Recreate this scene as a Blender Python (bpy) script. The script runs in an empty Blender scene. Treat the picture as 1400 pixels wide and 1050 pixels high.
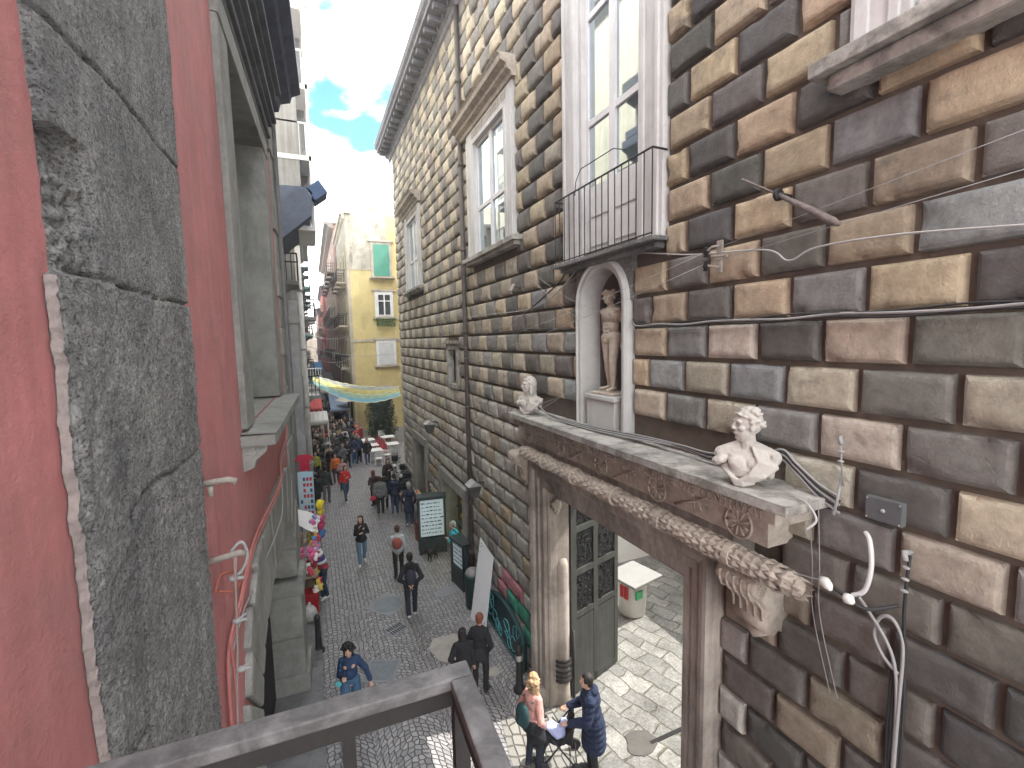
import bpy, bmesh, math, random
import numpy as np
from mathutils import Vector, Matrix, Euler, noise
R_ = math.radians
scene = bpy.context.scene
COL = scene.collection
rnd = random.Random(11)

# ---------------------------------------------------------------- objects
def tag(o, label=None, cat=None, group=None, kind=None):
    if label: o['label'] = label
    if cat: o['category'] = cat
    if group: o['group'] = group
    if kind: o['kind'] = kind
    return o

def empty(name, loc=(0, 0, 0), rz=0.0, label=None, cat=None, group=None):
    o = bpy.data.objects.new(name, None)
    o.empty_display_size = 0.2
    COL.objects.link(o)
    o.location = loc
    o.rotation_euler = (0, 0, rz)
    return tag(o, label, cat, group)

def link(name, me, parent=None):
    o = bpy.data.objects.new(name, me)
    COL.objects.link(o)
    if parent is not None:
        o.parent = parent
    return o

def copy_tree(o, parent=None):
    c = o.copy()
    COL.objects.link(c)
    if parent is not None:
        c.parent = parent
    for ch in list(o.children):
        copy_tree(ch, c)
    return c

class MB:
    """collects faces; build() links them as one mesh object"""
    def __init__(s):
        s.v = []; s.f = []; s.m = []; s.c = []
    def add(s, vs, fs, mi=0, col=None):
        b = len(s.v)
        s.v += [tuple(p) for p in vs]
        for f in fs:
            s.f.append([b + i for i in f]); s.m.append(mi); s.c.append(col)
        return s
    def box(s, x0, x1, y0, y1, z0, z1, mi=0, col=None, bev=0.0):
        if bev > 0:
            return s.bbox(x0, x1, y0, y1, z0, z1, bev, mi, col)
        vs = [(x, y, z) for z in (z0, z1) for y in (y0, y1) for x in (x0, x1)]
        return s.add(vs, [(0, 2, 3, 1), (4, 5, 7, 6), (0, 1, 5, 4), (2, 6, 7, 3), (0, 4, 6, 2), (1, 3, 7, 5)], mi, col)
    def bbox(s, x0, x1, y0, y1, z0, z1, b, mi=0, col=None):
        bm = bmesh.new()
        bmesh.ops.create_cube(bm, size=1)
        for v in bm.verts:
            v.co = Vector((x0 + (v.co.x + .5) * (x1 - x0), y0 + (v.co.y + .5) * (y1 - y0), z0 + (v.co.z + .5) * (z1 - z0)))
        b = min(b, abs(x1 - x0) * .45, abs(y1 - y0) * .45, abs(z1 - z0) * .45)
        bmesh.ops.bevel(bm, geom=list(bm.edges), offset=b, segments=2, affect='EDGES', profile=.6)
        return s.bm(bm, mi, col)
    def bm(s, bm, mi=0, col=None, mtx=None):
        bm.verts.index_update()
        vs = [(mtx @ v.co if mtx else v.co) for v in bm.verts]
        fs = [[v.index for v in f.verts] for f in bm.faces]
        bm.free()
        return s.add(vs, fs, mi, col)
    def obox(s, c, ax, ay, az, mi=0, col=None):
        """box from centre and three half-axis vectors"""
        c, ax, ay, az = map(Vector, (c, ax, ay, az))
        vs = [c + ax * i + ay * j + az * k for k in (-1, 1) for j in (-1, 1) for i in (-1, 1)]
        return s.add(vs, [(0, 2, 3, 1), (4, 5, 7, 6), (0, 1, 5, 4), (2, 6, 7, 3), (0, 4, 6, 2), (1, 3, 7, 5)], mi, col)
    def tube(s, pts, r, n=8, mi=0, col=None, cap=True):
        pts = [Vector(p) for p in pts]
        rs = r if isinstance(r, (list, tuple)) else [r] * len(pts)
        ring = []
        up = Vector((0, 0, 1)); prev = None
        for i, p in enumerate(pts):
            d = (pts[min(i + 1, len(pts) - 1)] - pts[max(i - 1, 0)])
            if d.length < 1e-9: d = Vector((0, 0, 1))
            d.normalize()
            if prev is None:
                a = d.cross(up)
                if a.length < .05: a = d.cross(Vector((1, 0, 0)))
            else:
                a = prev - d * prev.dot(d)
                if a.length < 1e-6: a = d.cross(up)
            a.normalize(); prev = a
            b = d.cross(a)
            ring.append([p + (a * math.cos(t) + b * math.sin(t)) * rs[i] for t in [2 * math.pi * k / n for k in range(n)]])
        vs = [q for rr in ring for q in rr]
        fs = []
        for i in range(len(ring) - 1):
            for k in range(n):
                fs.append((i * n + k, i * n + (k + 1) % n, (i + 1) * n + (k + 1) % n, (i + 1) * n + k))
        if cap:
            fs.append(tuple(reversed(range(n))))
            fs.append(tuple((len(ring) - 1) * n + k for k in range(n)))
        return s.add(vs, fs, mi, col)
    def lathe(s, prof, c=(0, 0, 0), n=20, mi=0, col=None, a0=0.0, a1=2 * math.pi, axis='Z'):
        full = abs(a1 - a0 - 2 * math.pi) < 1e-6
        m = n if full else n + 1
        vs = []
        for (r, z) in prof:
            for k in range(m):
                t = a0 + (a1 - a0) * k / n
                p = (r * math.cos(t), r * math.sin(t), z)
                if axis == 'Y': p = (p[0], z, p[1])
                if axis == 'X': p = (z, p[0], p[1])
                vs.append((c[0] + p[0], c[1] + p[1], c[2] + p[2]))
        fs = []
        for i in range(len(prof) - 1):
            for k in range(n):
                k2 = (k + 1) % m if full else k + 1
                fs.append((i * m + k, i * m + k2, (i + 1) * m + k2, (i + 1) * m + k))
        return s.add(vs, fs, mi, col)
    def prism(s, poly, axis, d0, d1, mi=0, col=None):
        """extrude a 2D polygon; axis 'X': poly=(y,z); 'Y': poly=(x,z); 'Z': poly=(x,y)"""
        def P(a, b, d):
            return (d, a, b) if axis == 'X' else (a, d, b) if axis == 'Y' else (a, b, d)
        n = len(poly)
        vs = [P(a, b, d0) for a, b in poly] + [P(a, b, d1) for a, b in poly]
        fs = [tuple(reversed(range(n))), tuple(range(n, 2 * n))] + [(i, (i + 1) % n, n + (i + 1) % n, n + i) for i in range(n)]
        return s.add(vs, fs, mi, col)
    def sphere(s, c, r, n=10, mi=0, col=None, sc=(1, 1, 1)):
        prof = [(math.sin(math.pi * i / n) + 1e-5, -math.cos(math.pi * i / n)) for i in range(n + 1)]
        b = MB().lathe(prof, n=n + 4)
        vs = [(c[0] + p[0] * r * sc[0], c[1] + p[1] * r * sc[1], c[2] + p[2] * r * sc[2]) for p in b.v]
        return s.add(vs, b.f, mi, col)
    def grid(s, nu, nv, fn, mi=0, col=None):
        vs = [fn(i / (nu - 1), j / (nv - 1)) for j in range(nv) for i in range(nu)]
        fs = [(j * nu + i, j * nu + i + 1, (j + 1) * nu + i + 1, (j + 1) * nu + i) for j in range(nv - 1) for i in range(nu - 1)]
        return s.add(vs, fs, mi, col)
    def mesh(s, name, mats, smooth=False, fix=True):
        me = bpy.data.meshes.new(name)
        me.from_pydata(s.v, [], s.f)
        if not isinstance(mats, (list, tuple)): mats = [mats]
        for m in mats: me.materials.append(m)
        if len(mats) > 1: me.polygons.foreach_set('material_index', s.m)
        if any(c is not None for c in s.c):
            at = me.color_attributes.new('Col', 'FLOAT_COLOR', 'CORNER')
            arr = []
            for f, c in zip(s.f, s.c):
                c = c or (.5, .5, .5)
                arr += [c[0], c[1], c[2], 1.0] * len(f)
            at.data.foreach_set('color', arr)
        if fix:
            bm = bmesh.new(); bm.from_mesh(me)
            bmesh.ops.recalc_face_normals(bm, faces=bm.faces)
            bm.to_mesh(me); bm.free()
        if smooth:
            me.polygons.foreach_set('use_smooth', [True] * len(me.polygons))
        me.update()
        return me
    def build(s, name, mats, parent=None, smooth=False, fix=True):
        return link(name, s.mesh(name, mats, smooth, fix), parent)

def smooth_angle(o, deg=35):
    me = o.data
    me.polygons.foreach_set('use_smooth', [True] * len(me.polygons))
    try:
        me.set_sharp_from_angle(angle=R_(deg))
    except Exception:
        pass
    return o

# ---------------------------------------------------------------- materials
_M = {}
def mat(name, col=(.5, .5, .5), rough=.8, var=.25, vscale=3.0, bump=.3, bscale=25.0, metal=0.0, attr=False,
        streak=0.0, col2=None, c2scale=1.2, c2lo=.45, c2hi=.6, spec=.35, emit=None, estr=0.0, bdist=.01, pits=0.0, trans=0.0, obj=False, dirt=0.0):
    if name in _M: return _M[name]
    m = bpy.data.materials.new(name); m.use_nodes = True
    nt = m.node_tree; N = nt.nodes; L = nt.links
    for n in list(N): N.remove(n)
    out = N.new('ShaderNodeOutputMaterial')
    bs = N.new('ShaderNodeBsdfPrincipled')
    L.new(bs.outputs[0], out.inputs[0])
    bs.inputs['Roughness'].default_value = rough
    bs.inputs['Metallic'].default_value = metal
    bs.inputs['Specular IOR Level'].default_value = spec
    tc = N.new('ShaderNodeTexCoord')
    geo = N.new('ShaderNodeNewGeometry')
    src = tc.outputs['Object'] if obj else geo.outputs['Position']
    if attr:
        a = N.new('ShaderNodeAttribute'); a.attribute_name = 'Col'; base = a.outputs['Color']
    else:
        rgb = N.new('ShaderNodeRGB'); rgb.outputs[0].default_value = (*col, 1); base = rgb.outputs[0]
    def mix(fac, a, b, typ='MIX'):
        x = N.new('ShaderNodeMix'); x.data_type = 'RGBA'; x.blend_type = typ
        if isinstance(fac, (int, float)): x.inputs[0].default_value = fac
        else: L.new(fac, x.inputs[0])
        for k, q in ((6, a), (7, b)):
            if isinstance(q, tuple): x.inputs[k].default_value = (*q, 1)
            else: L.new(q, x.inputs[k])
        return x.outputs[2]
    def nz(scale, det=6, rough=.6, sc=None, dist=0.0):
        t = N.new('ShaderNodeTexNoise'); t.inputs['Scale'].default_value = scale
        t.inputs['Detail'].default_value = det; t.inputs['Roughness'].default_value = rough
        t.inputs['Distortion'].default_value = dist
        s_ = src
        if sc:
            mp = N.new('ShaderNodeMapping'); mp.inputs['Scale'].default_value = sc
            L.new(src, mp.inputs[0]); s_ = mp.outputs[0]
        L.new(s_, t.inputs['Vector'])
        return t.outputs['Fac']
    def rng(v, a, b, c, d):
        r = N.new('ShaderNodeMapRange'); L.new(v, r.inputs[0])
        for k, q in zip((1, 2, 3, 4), (a, b, c, d)): r.inputs[k].default_value = q
        return r.outputs[0]
    def g(v):
        c = N.new('ShaderNodeCombineColor')
        for k in range(3): L.new(v, c.inputs[k])
        return c.outputs[0]
    if col2 is not None:
        f = rng(nz(c2scale, 8, .65, dist=.4), c2lo, c2hi, 0, 1)
        base = mix(f, base, col2)
    if var > 0:
        f = rng(nz(vscale, 8, .7), .28, .72, 1 - var, 1 + var)
        base = mix(1.0, base, g(f), 'MULTIPLY')
    if dirt > 0:
        f = rng(nz(1.1, 9, .75, sc=(1, 1, .55), dist=.6), .48, .68, 1.0, 1 - dirt)
        base = mix(1.0, base, g(f), 'MULTIPLY')
    if streak > 0:
        f = rng(nz(9, 5, .6, sc=(1, 1, .06)), .35, .7, 1 + streak * .3, 1 - streak)
        base = mix(1.0, base, g(f), 'MULTIPLY')
    if pits > 0:
        f = rng(nz(62, 4, .6, sc=(1, 1, 1.3)), .58, .70, 1, 1 - pits)
        base = mix(1.0, base, g(f), 'MULTIPLY')
    L.new(base, bs.inputs['Base Color'])
    if bump > 0:
        h = nz(bscale, 8, .72)
        if pits > 0:
            h2 = rng(nz(62, 4, .6, sc=(1, 1, 1.3)), .54, .70, 1.0, 0.0)
            ad = N.new('ShaderNodeMath'); ad.operation = 'ADD'
            L.new(h, ad.inputs[0]); L.new(h2, ad.inputs[1]); h = ad.outputs[0]
        b = N.new('ShaderNodeBump'); b.inputs['Strength'].default_value = bump
        b.inputs['Distance'].default_value = bdist
        L.new(h, b.inputs['Height']); L.new(b.outputs[0], bs.inputs['Normal'])
    if emit is not None:
        bs.inputs['Emission Color'].default_value = (*emit, 1)
        bs.inputs['Emission Strength'].default_value = estr
    if trans > 0:
        tr = N.new('ShaderNodeBsdfTranslucent'); L.new(base, tr.inputs[0])
        ms = N.new('ShaderNodeMixShader'); ms.inputs[0].default_value = trans
        L.new(bs.outputs[0], ms.inputs[1]); L.new(tr.outputs[0], ms.inputs[2]); L.new(ms.outputs[0], out.inputs[0])
    _M[name] = m
    return m

_CC = {}
def cloth(c, rough=.9):
    k = tuple(round(x, 3) for x in c)
    if k not in _CC:
        _CC[k] = mat('cloth_%02d' % len(_CC), c, rough, .18, 9, .25, 60, obj=True, bdist=.006)
    return _CC[k]

BLOCK = mat('rusticated_stone', attr=True, rough=.9, var=.26, vscale=9, bump=.9, bscale=42, bdist=.016, dirt=.34, col2=(.13, .118, .105), c2scale=3.2, c2lo=.56, c2hi=.80)
MORTAR = mat('recessed_joint_stone', (.125, .102, .083), .95, .3, 4, .4, 20)
PIPERNO = mat('dark_piperno', (.31, .305, .30), .8, .55, 34, 1.0, 60, bdist=.025, pits=.45, col2=(.19, .19, .195), c2scale=2.2, c2lo=.42, c2hi=.66, streak=.22, dirt=.3)
PIPLT = mat('grey_piperno', (.26, .26, .245), .88, .25, 3, .6, 30, bdist=.015, pits=.3, dirt=.4)
PINK = mat('pink_plaster', (.46, .178, .178), .8, .12, 2.6, .6, 12, bdist=.02, col2=(.38, .18, .175), c2scale=1.6, c2lo=.40, c2hi=.7, streak=.12, dirt=.14)
PLEDGE = mat('chipped_plaster_edge', (.26, .22, .21), .95, .25, 8, .6, 50)
PORTAL = mat('brown_marble', (.40, .355, .315), .75, .25, 2.2, .35, 26, streak=.35, col2=(.27, .235, .205), c2scale=.9, dirt=.3)
PORTALD = mat('carved_marble', (.43, .38, .325), .8, .3, 9, .6, 40, dirt=.4)
CORN = mat('grey_cornice_marble', (.42, .41, .38), .8, .3, 5, .5, 35, dirt=.5, col2=(.22, .21, .19), c2scale=3)
MARBLE = mat('white_statue_marble', (.50, .475, .44), .7, .15, 4, .25, 30, col2=(.27, .25, .225), c2scale=5, c2lo=.54, c2hi=.78, obj=True)
STATUE = mat('beige_statue_marble', (.50, .44, .365), .72, .15, 4, .2, 30, col2=(.30, .24, .2), c2scale=5, c2lo=.5, c2hi=.75, obj=True)
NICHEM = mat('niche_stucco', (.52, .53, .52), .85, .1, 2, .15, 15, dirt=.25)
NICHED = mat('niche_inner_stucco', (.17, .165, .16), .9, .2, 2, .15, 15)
WFRAME = mat('white_window_paint', (.70, .70, .71), .6, .08, 3, .12, 20, dirt=.12)
STUCCO = mat('white_stucco_surround', (.58, .575, .57), .8, .1, 2, .2, 20, dirt=.22, streak=.15)
IRON = mat('black_iron', (.028, .026, .028), .55, .3, 20, .3, 60, metal=.3, spec=.5)
RAILM = mat('worn_painted_rail', (.085, .084, .086), .5, .3, 14, .4, 70, metal=.1, spec=.5, col2=(.20, .198, .20), c2scale=11, c2lo=.42, c2hi=.66, bdist=.005, dirt=.3)
RAILD = mat('rail_side_paint', (.022, .021, .020), .6, .3, 14, .3, 70, bdist=.004)
PIPE = mat('painted_drainpipe', (.10, .085, .078), .6, .2, 5, .2, 30)
CABB = mat('black_cable', (.03, .03, .032), .5, .1, 5, 0)
CABG = mat('grey_cable', (.30, .30, .30), .5, .1, 5, 0)
CABW = mat('white_cable', (.42, .42, .41), .45, .05, 5, 0)
CABP = mat('pink_painted_cable', (.45, .17, .155), .6, .1, 5, 0)
CREAM = mat('cream_plaster', (.62, .56, .44), .9, .15, 1.5, .2, 8, streak=.3)
YEL = mat('yellow_plaster', (.58, .48, .23), .9, .16, .5, .15, 8, streak=.05, dirt=.22)
YELD = mat('stained_plaster', (.44, .41, .34), .9, .35, 1.3, .3, 8, streak=.12, dirt=.55)
BEIGE = mat('beige_old_plaster', (.48, .43, .36), .9, .25, 1.0, .2, 8, streak=.15, dirt=.4)
BROWN = mat('brown_pink_plaster', (.36, .235, .21), .9, .2, 1.0, .2, 8, streak=.4)
REDP = mat('red_plaster', (.46, .14, .12), .9, .2, 1.0, .2, 8, streak=.3)
GREYP = mat('grey_plaster', (.30, .30, .30), .9, .2, 1.0, .2, 8, streak=.3)
DKSTONE = mat('dark_cornice_stone', (.10, .10, .11), .85, .25, 4, .4, 20, dirt=.3)
GREEN = mat('green_shutter_paint', (.04, .16, .11), .7, .2, 3, .1, 20)
TEAL = mat('dull_teal_paint', (.05, .12, .13), .6, .2, 3, .1, 20)
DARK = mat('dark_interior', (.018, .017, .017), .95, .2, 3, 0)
WOOD = mat('grey_green_door_wood', (.048, .050, .046), .65, .25, 5, .3, 26, streak=.35)
CARV = mat('carved_black_wood', (.014, .015, .016), .5, .4, 22, .9, 40, bdist=.03)
WHITEW = mat('white_lime_wall', (.80, .80, .79), .9, .05, 1.5, .1, 10)
PLAST = mat('white_plastic', (.72, .72, .70), .45, .05, 3, .05, 20)
def glass_mat(name, tint, rough=.05):
    m = bpy.data.materials.new(name); m.use_nodes = True
    b = m.node_tree.nodes['Principled BSDF']
    b.inputs['Base Color'].default_value = (*tint, 1); b.inputs['Roughness'].default_value = rough
    b.inputs['Metallic'].default_value = .85
    b.inputs['Specular IOR Level'].default_value = .8
    return m
GLASS = glass_mat('reflecting_window_glass', (.50, .57, .60), .03)
GLASSD = glass_mat('dim_window_glass', (.16, .18, .20), .12)
CLX, CLY, CLZ = 3.0, 1.0, 0.0
# ---------------------------------------------------------------- camera
CAMH = 7.3
cam_d = bpy.data.cameras.new('camera'); cam = bpy.data.objects.new('camera', cam_d); COL.objects.link(cam)
cam_d.sensor_width = 36.0; cam_d.lens = 630.0 / 1400.0 * 36.0
cam_d.clip_start = .03; cam_d.clip_end = 3000
_yc = Vector((-276, 55, -630)).normalized()
_dn = Vector((135, -(-(135 * -276) - (-630 * -630)) / -55.0, -630))
_L = (135 * -276 + 630 * 630) / 55.0
_zc = -Vector((135, -_L, -630)).normalized()
_xc = _yc.cross(_zc)
rot = Matrix(((_xc.x, _xc.y, _xc.z), (_yc.x, _yc.y, _yc.z), (_zc.x, _zc.y, _zc.z)))
cam.matrix_world = Matrix.Translation((0, 0, CAMH)) @ rot.to_4x4()
scene.camera = cam
scene.view_settings.view_transform = 'Standard'
scene.view_settings.look = 'None'
scene.view_settings.gamma = 1.0
scene.view_settings.exposure = 2.22
scene.cycles.max_bounces = 7
scene.cycles.diffuse_bounces = 4
scene.cycles.use_denoising = True

# ---------------------------------------------------------------- sky
SUN_EL = R_(52); SUN_DIR = Vector((-1.0, .16, 0)).normalized()      # horizontal travel of the light
w = bpy.data.worlds.new('World'); scene.world = w; w.use_nodes = True
nt = w.node_tree; N = nt.nodes; L = nt.links
for n in list(N): N.remove(n)
out = N.new('ShaderNodeOutputWorld')
sky = N.new('ShaderNodeTexSky'); sky.sky_type = 'NISHITA'; sky.sun_disc = False
sky.sun_elevation = SUN_EL
src_dir = -SUN_DIR
sky.sun_rotation = math.atan2(src_dir.x, src_dir.y)
sky.air_density = 1.3; sky.dust_density = .6; sky.ozone_density = 3.0
bg = N.new('ShaderNodeBackground'); bg.inputs[1].default_value = .06
bgc = N.new('ShaderNodeBackground'); bgc.inputs[0].default_value = (1.0, .985, .96, 1); bgc.inputs[1].default_value = 1.42
hs = N.new('ShaderNodeHueSaturation'); hs.inputs['Saturation'].default_value = 1.3; hs.inputs['Hue'].default_value = .482; hs.inputs['Value'].default_value = 1.25
L.new(sky.outputs[0], hs.inputs['Color']); L.new(hs.outputs[0], bg.inputs[0])
tc = N.new('ShaderNodeTexCoord')
mp = N.new('ShaderNodeMapping'); mp.inputs['Scale'].default_value = (1, 1, 1.7); mp.inputs['Location'].default_value = (CLX, CLY, CLZ)
L.new(tc.outputs['Generated'], mp.inputs[0])
n1 = N.new('ShaderNodeTexNoise'); n1.inputs['Scale'].default_value = 4.6; n1.inputs['Detail'].default_value = 9; n1.inputs['Roughness'].default_value = .55
n1.inputs['Distortion'].default_value = .35
L.new(mp.outputs[0], n1.inputs['Vector'])
mr = N.new('ShaderNodeMapRange'); mr.inputs[1].default_value = .29; mr.inputs[2].default_value = .56
acc = n1.outputs['Fac']
nrmv = N.new('ShaderNodeVectorMath'); nrmv.operation = 'NORMALIZE'; L.new(tc.outputs['Generated'], nrmv.inputs[0])
for (gd, rad, amt) in (((.09, .90, .415), .075, .32), ((.02, .90, .43), .06, .25), ((.17, .87, .45), .05, .22), ((.05, .84, .54), .03, .16), ((-.52, .69, .50), .22, .3), ((.02, .70, .72), .22, .25), ((-.8, .2, .56), .3, .2)):
    gd = Vector(gd).normalized()
    ds = N.new('ShaderNodeVectorMath'); ds.operation = 'DISTANCE'; L.new(nrmv.outputs[0], ds.inputs[0]); ds.inputs[1].default_value = gd
    r1 = N.new('ShaderNodeMapRange'); r1.interpolation_type = 'SMOOTHSTEP'; L.new(ds.outputs['Value'], r1.inputs[0]); r1.inputs[1].default_value = 0; r1.inputs[2].default_value = rad * 1.5; r1.inputs[3].default_value = amt; r1.inputs[4].default_value = 0
    sb = N.new('ShaderNodeMath'); sb.operation = 'SUBTRACT'; L.new(acc, sb.inputs[0]); L.new(r1.outputs[0], sb.inputs[1]); acc = sb.outputs[0]
L.new(acc, mr.inputs[0])
ms = N.new('ShaderNodeMixShader')
L.new(mr.outputs[0], ms.inputs[0]); L.new(bg.outputs[0], ms.inputs[1]); L.new(bgc.outputs[0], ms.inputs[2])
L.new(ms.outputs[0], out.inputs[0])
sd = bpy.data.lights.new('sun', 'SUN'); sun = bpy.data.objects.new('sun', sd); COL.objects.link(sun)
sd.energy = 2.2; sd.angle = R_(.6); sd.color = (1.0, .95, .86)
ldir = Vector((SUN_DIR.x * math.cos(SUN_EL), SUN_DIR.y * math.cos(SUN_EL), -math.sin(SUN_EL)))
sun.rotation_euler = ldir.to_track_quat('-Z', 'Y').to_euler()
sun.location = (30, 0, 40)

# ---------------------------------------------------------------- ground
def cobble_mat(name, scale, c0, c1, joint, rough, bump, fan=True, rand=.5, big=False):
    m = bpy.data.materials.new(name); m.use_nodes = True
    nt = m.node_tree; N = nt.nodes; L = nt.links
    bs = N['Principled BSDF']
    geo = N.new('ShaderNodeNewGeometry')
    sp = N.new('ShaderNodeSeparateXYZ'); L.new(geo.outputs['Position'], sp.inputs[0])
    def M(op, a, b=None, c=None):
        x = N.new('ShaderNodeMath'); x.operation = op
        for k, q in enumerate((a, b, c)):
            if q is None: continue
            if isinstance(q, (int, float)): x.inputs[k].default_value = q
            else: L.new(q, x.inputs[k])
        return x.outputs[0]
    X, Y = sp.outputs[0], sp.outputs[1]
    if fan:
        u = M('SUBTRACT', M('FRACT', M('MULTIPLY', M('ADD', X, 3.07), 1 / 1.25)), .5)
        Yw = M('ADD', Y, M('MULTIPLY', M('MULTIPLY', u, u), 1.9))
        Xw = M('ADD', X, M('MULTIPLY', u, .12))
    else:
        Yw, Xw = Y, X
    cb = N.new('ShaderNodeCombineXYZ'); L.new(Xw, cb.inputs[0]); L.new(Yw, cb.inputs[1])
    mp = N.new('ShaderNodeMapping'); mp.inputs['Scale'].default_value = (scale, scale * (1.15 if fan else .62), scale)
    mp.inputs['Rotation'].default_value = (0, 0, 0 if fan else .25)
    L.new(cb.outputs[0], mp.inputs[0])
    v1 = N.new('ShaderNodeTexVoronoi'); v1.voronoi_dimensions = '2D'; v1.feature = 'DISTANCE_TO_EDGE'; v1.inputs['Scale'].default_value = 1; v1.inputs['Randomness'].default_value = rand
    v2 = N.new('ShaderNodeTexVoronoi'); v2.voronoi_dimensions = '2D'; v2.feature = 'F1'; v2.inputs['Scale'].default_value = 1; v2.inputs['Randomness'].default_value = rand
    L.new(mp.outputs[0], v1.inputs['Vector']); L.new(mp.outputs[0], v2.inputs['Vector'])
    e = N.new('ShaderNodeMapRange'); L.new(v1.outputs['Distance'], e.inputs[0]); e.inputs[1].default_value = .0 if big else .03; e.inputs[2].default_value = .045 if big else .12
    sc = N.new('ShaderNodeSeparateColor'); L.new(v2.outputs['Color'], sc.inputs[0])
    nb = N.new('ShaderNodeTexNoise'); nb.inputs['Scale'].default_value = .7; nb.inputs['Detail'].default_value = 7; nb.inputs['Roughness'].default_value = .7
    L.new(geo.outputs['Position'], nb.inputs['Vector'])
    nf = N.new('ShaderNodeTexNoise'); nf.inputs['Scale'].default_value = 30; nf.inputs['Detail'].default_value = 5
    L.new(geo.outputs['Position'], nf.inputs['Vector'])
    mx = N.new('ShaderNodeMix'); mx.data_type = 'RGBA'; mx.inputs[6].default_value = (*c0, 1); mx.inputs[7].default_value = (*c1, 1)
    f = M('ADD', M('MULTIPLY', sc.outputs[0], .55), M('MULTIPLY', M('SUBTRACT', nb.outputs['Fac'], .3), 1.0))
    fc = N.new('ShaderNodeClamp'); L.new(f, fc.inputs[0]); L.new(fc.outputs[0], mx.inputs[0])
    mj = N.new('ShaderNodeMix'); mj.data_type = 'RGBA'; mj.inputs[6].default_value = (*joint, 1)
    L.new(e.outputs[0], mj.inputs[0]); L.new(mx.outputs[2], mj.inputs[7])
    L.new(mj.outputs[2], bs.inputs['Base Color'])
    rr = N.new('ShaderNodeMapRange'); L.new(nb.outputs['Fac'], rr.inputs[0]); rr.inputs[1].default_value = .35; rr.inputs[2].default_value = .65
    rr.inputs[3].default_value = rough - .12; rr.inputs[4].default_value = rough + .12
    L.new(rr.outputs[0], bs.inputs['Roughness'])
    h = M('ADD', e.outputs[0], M('ADD', M('MULTIPLY', nf.outputs['Fac'], .45), M('MULTIPLY', sc.outputs[1], .35)))
    b = N.new('ShaderNodeBump'); b.inputs['Strength'].default_value = bump; b.inputs['Distance'].default_value = .018
    L.new(h, b.inputs['Height']); L.new(b.outputs[0], bs.inputs['Normal'])
    return m
COB = cobble_mat('basalt_setts', 8.2, (.165, .162, .168), (.40, .39, .395), (.085, .082, .083), .5, .9)
def slab_mat():
    m = bpy.data.materials.new('worn_yard_slabs'); m.use_nodes = True
    nt = m.node_tree; N = nt.nodes; L = nt.links; bs = N['Principled BSDF']
    geo = N.new('ShaderNodeNewGeometry')
    nz = N.new('ShaderNodeTexNoise'); nz.inputs['Scale'].default_value = 1.6; nz.inputs['Detail'].default_value = 5; L.new(geo.outputs['Position'], nz.inputs['Vector'])
    sb = N.new('ShaderNodeVectorMath'); sb.operation = 'MULTIPLY_ADD'; L.new(nz.outputs['Color'], sb.inputs[0]); sb.inputs[1].default_value = (.34, .34, 0); L.new(geo.outputs['Position'], sb.inputs[2])
    mp = N.new('ShaderNodeMapping'); mp.inputs['Rotation'].default_value = (0, 0, 1.25); L.new(sb.outputs[0], mp.inputs[0])
    bk = N.new('ShaderNodeTexBrick'); bk.offset = .43; bk.squash = 1.0; L.new(mp.outputs[0], bk.inputs['Vector'])
    bk.inputs['Scale'].default_value = 1.0; bk.inputs['Brick Width'].default_value = .62; bk.inputs['Row Height'].default_value = .38; bk.inputs['Mortar Size'].default_value = .02; bk.inputs['Mortar Smooth'].default_value = .55; bk.inputs['Bias'].default_value = -.1
    bk.inputs['Color1'].default_value = (.21, .21, .20, 1); bk.inputs['Color2'].default_value = (.33, .325, .305, 1); bk.inputs['Mortar'].default_value = (.17, .155, .125, 1)
    n2 = N.new('ShaderNodeTexNoise'); n2.inputs['Scale'].default_value = 22; n2.inputs['Detail'].default_value = 9; n2.inputs['Roughness'].default_value = .75; L.new(geo.outputs['Position'], n2.inputs['Vector'])
    n3 = N.new('ShaderNodeTexNoise'); n3.inputs['Scale'].default_value = 1.3; n3.inputs['Detail'].default_value = 6; n3.inputs['Roughness'].default_value = .7; L.new(geo.outputs['Position'], n3.inputs['Vector'])
    def rg(v, a, b, c, d):
        r = N.new('ShaderNodeMapRange'); L.new(v, r.inputs[0])
        for k, q in zip((1, 2, 3, 4), (a, b, c, d)): r.inputs[k].default_value = q
        return r.outputs[0]
    a = N.new('ShaderNodeMath'); a.operation = 'MULTIPLY'; L.new(rg(n2.outputs['Fac'], .35, .65, .52, 1.3), a.inputs[0]); L.new(rg(n3.outputs['Fac'], .35, .65, .58, 1.15), a.inputs[1])
    mx = N.new('ShaderNodeMix'); mx.data_type = 'RGBA'; mx.blend_type = 'MULTIPLY'; mx.inputs[0].default_value = 1; L.new(bk.outputs['Color'], mx.inputs[6])
    cc = N.new('ShaderNodeCombineColor')
    for k in range(3): L.new(a.outputs[0], cc.inputs[k])
    L.new(cc.outputs[0], mx.inputs[7]); L.new(mx.outputs[2], bs.inputs['Base Color'])
    bs.inputs['Roughness'].default_value = .55
    h = N.new('ShaderNodeMath'); h.operation = 'SUBTRACT'; L.new(n2.outputs['Fac'], h.inputs[0]); L.new(bk.outputs['Fac'], h.inputs[1])
    b = N.new('ShaderNodeBump'); b.inputs['Strength'].default_value = 1.0; b.inputs['Distance'].default_value = .03; L.new(h.outputs[0], b.inputs['Height']); L.new(b.outputs[0], bs.inputs['Normal'])
    return m
SLAB = slab_mat()
STEPS_M = cobble_mat('pale_gate_setts', 6.6, (.17, .168, .158), (.28, .272, .25), (.10, .094, .083), .7, 1.0, fan=False, rand=.6)
CEMENT = mat('pale_cement', (.36, .34, .31), .9, .25, 3, .4, 30)
WSLAB = mat('blue_grey_slab', (.22, .235, .25), .6, .12, 3, .2, 40)
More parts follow.
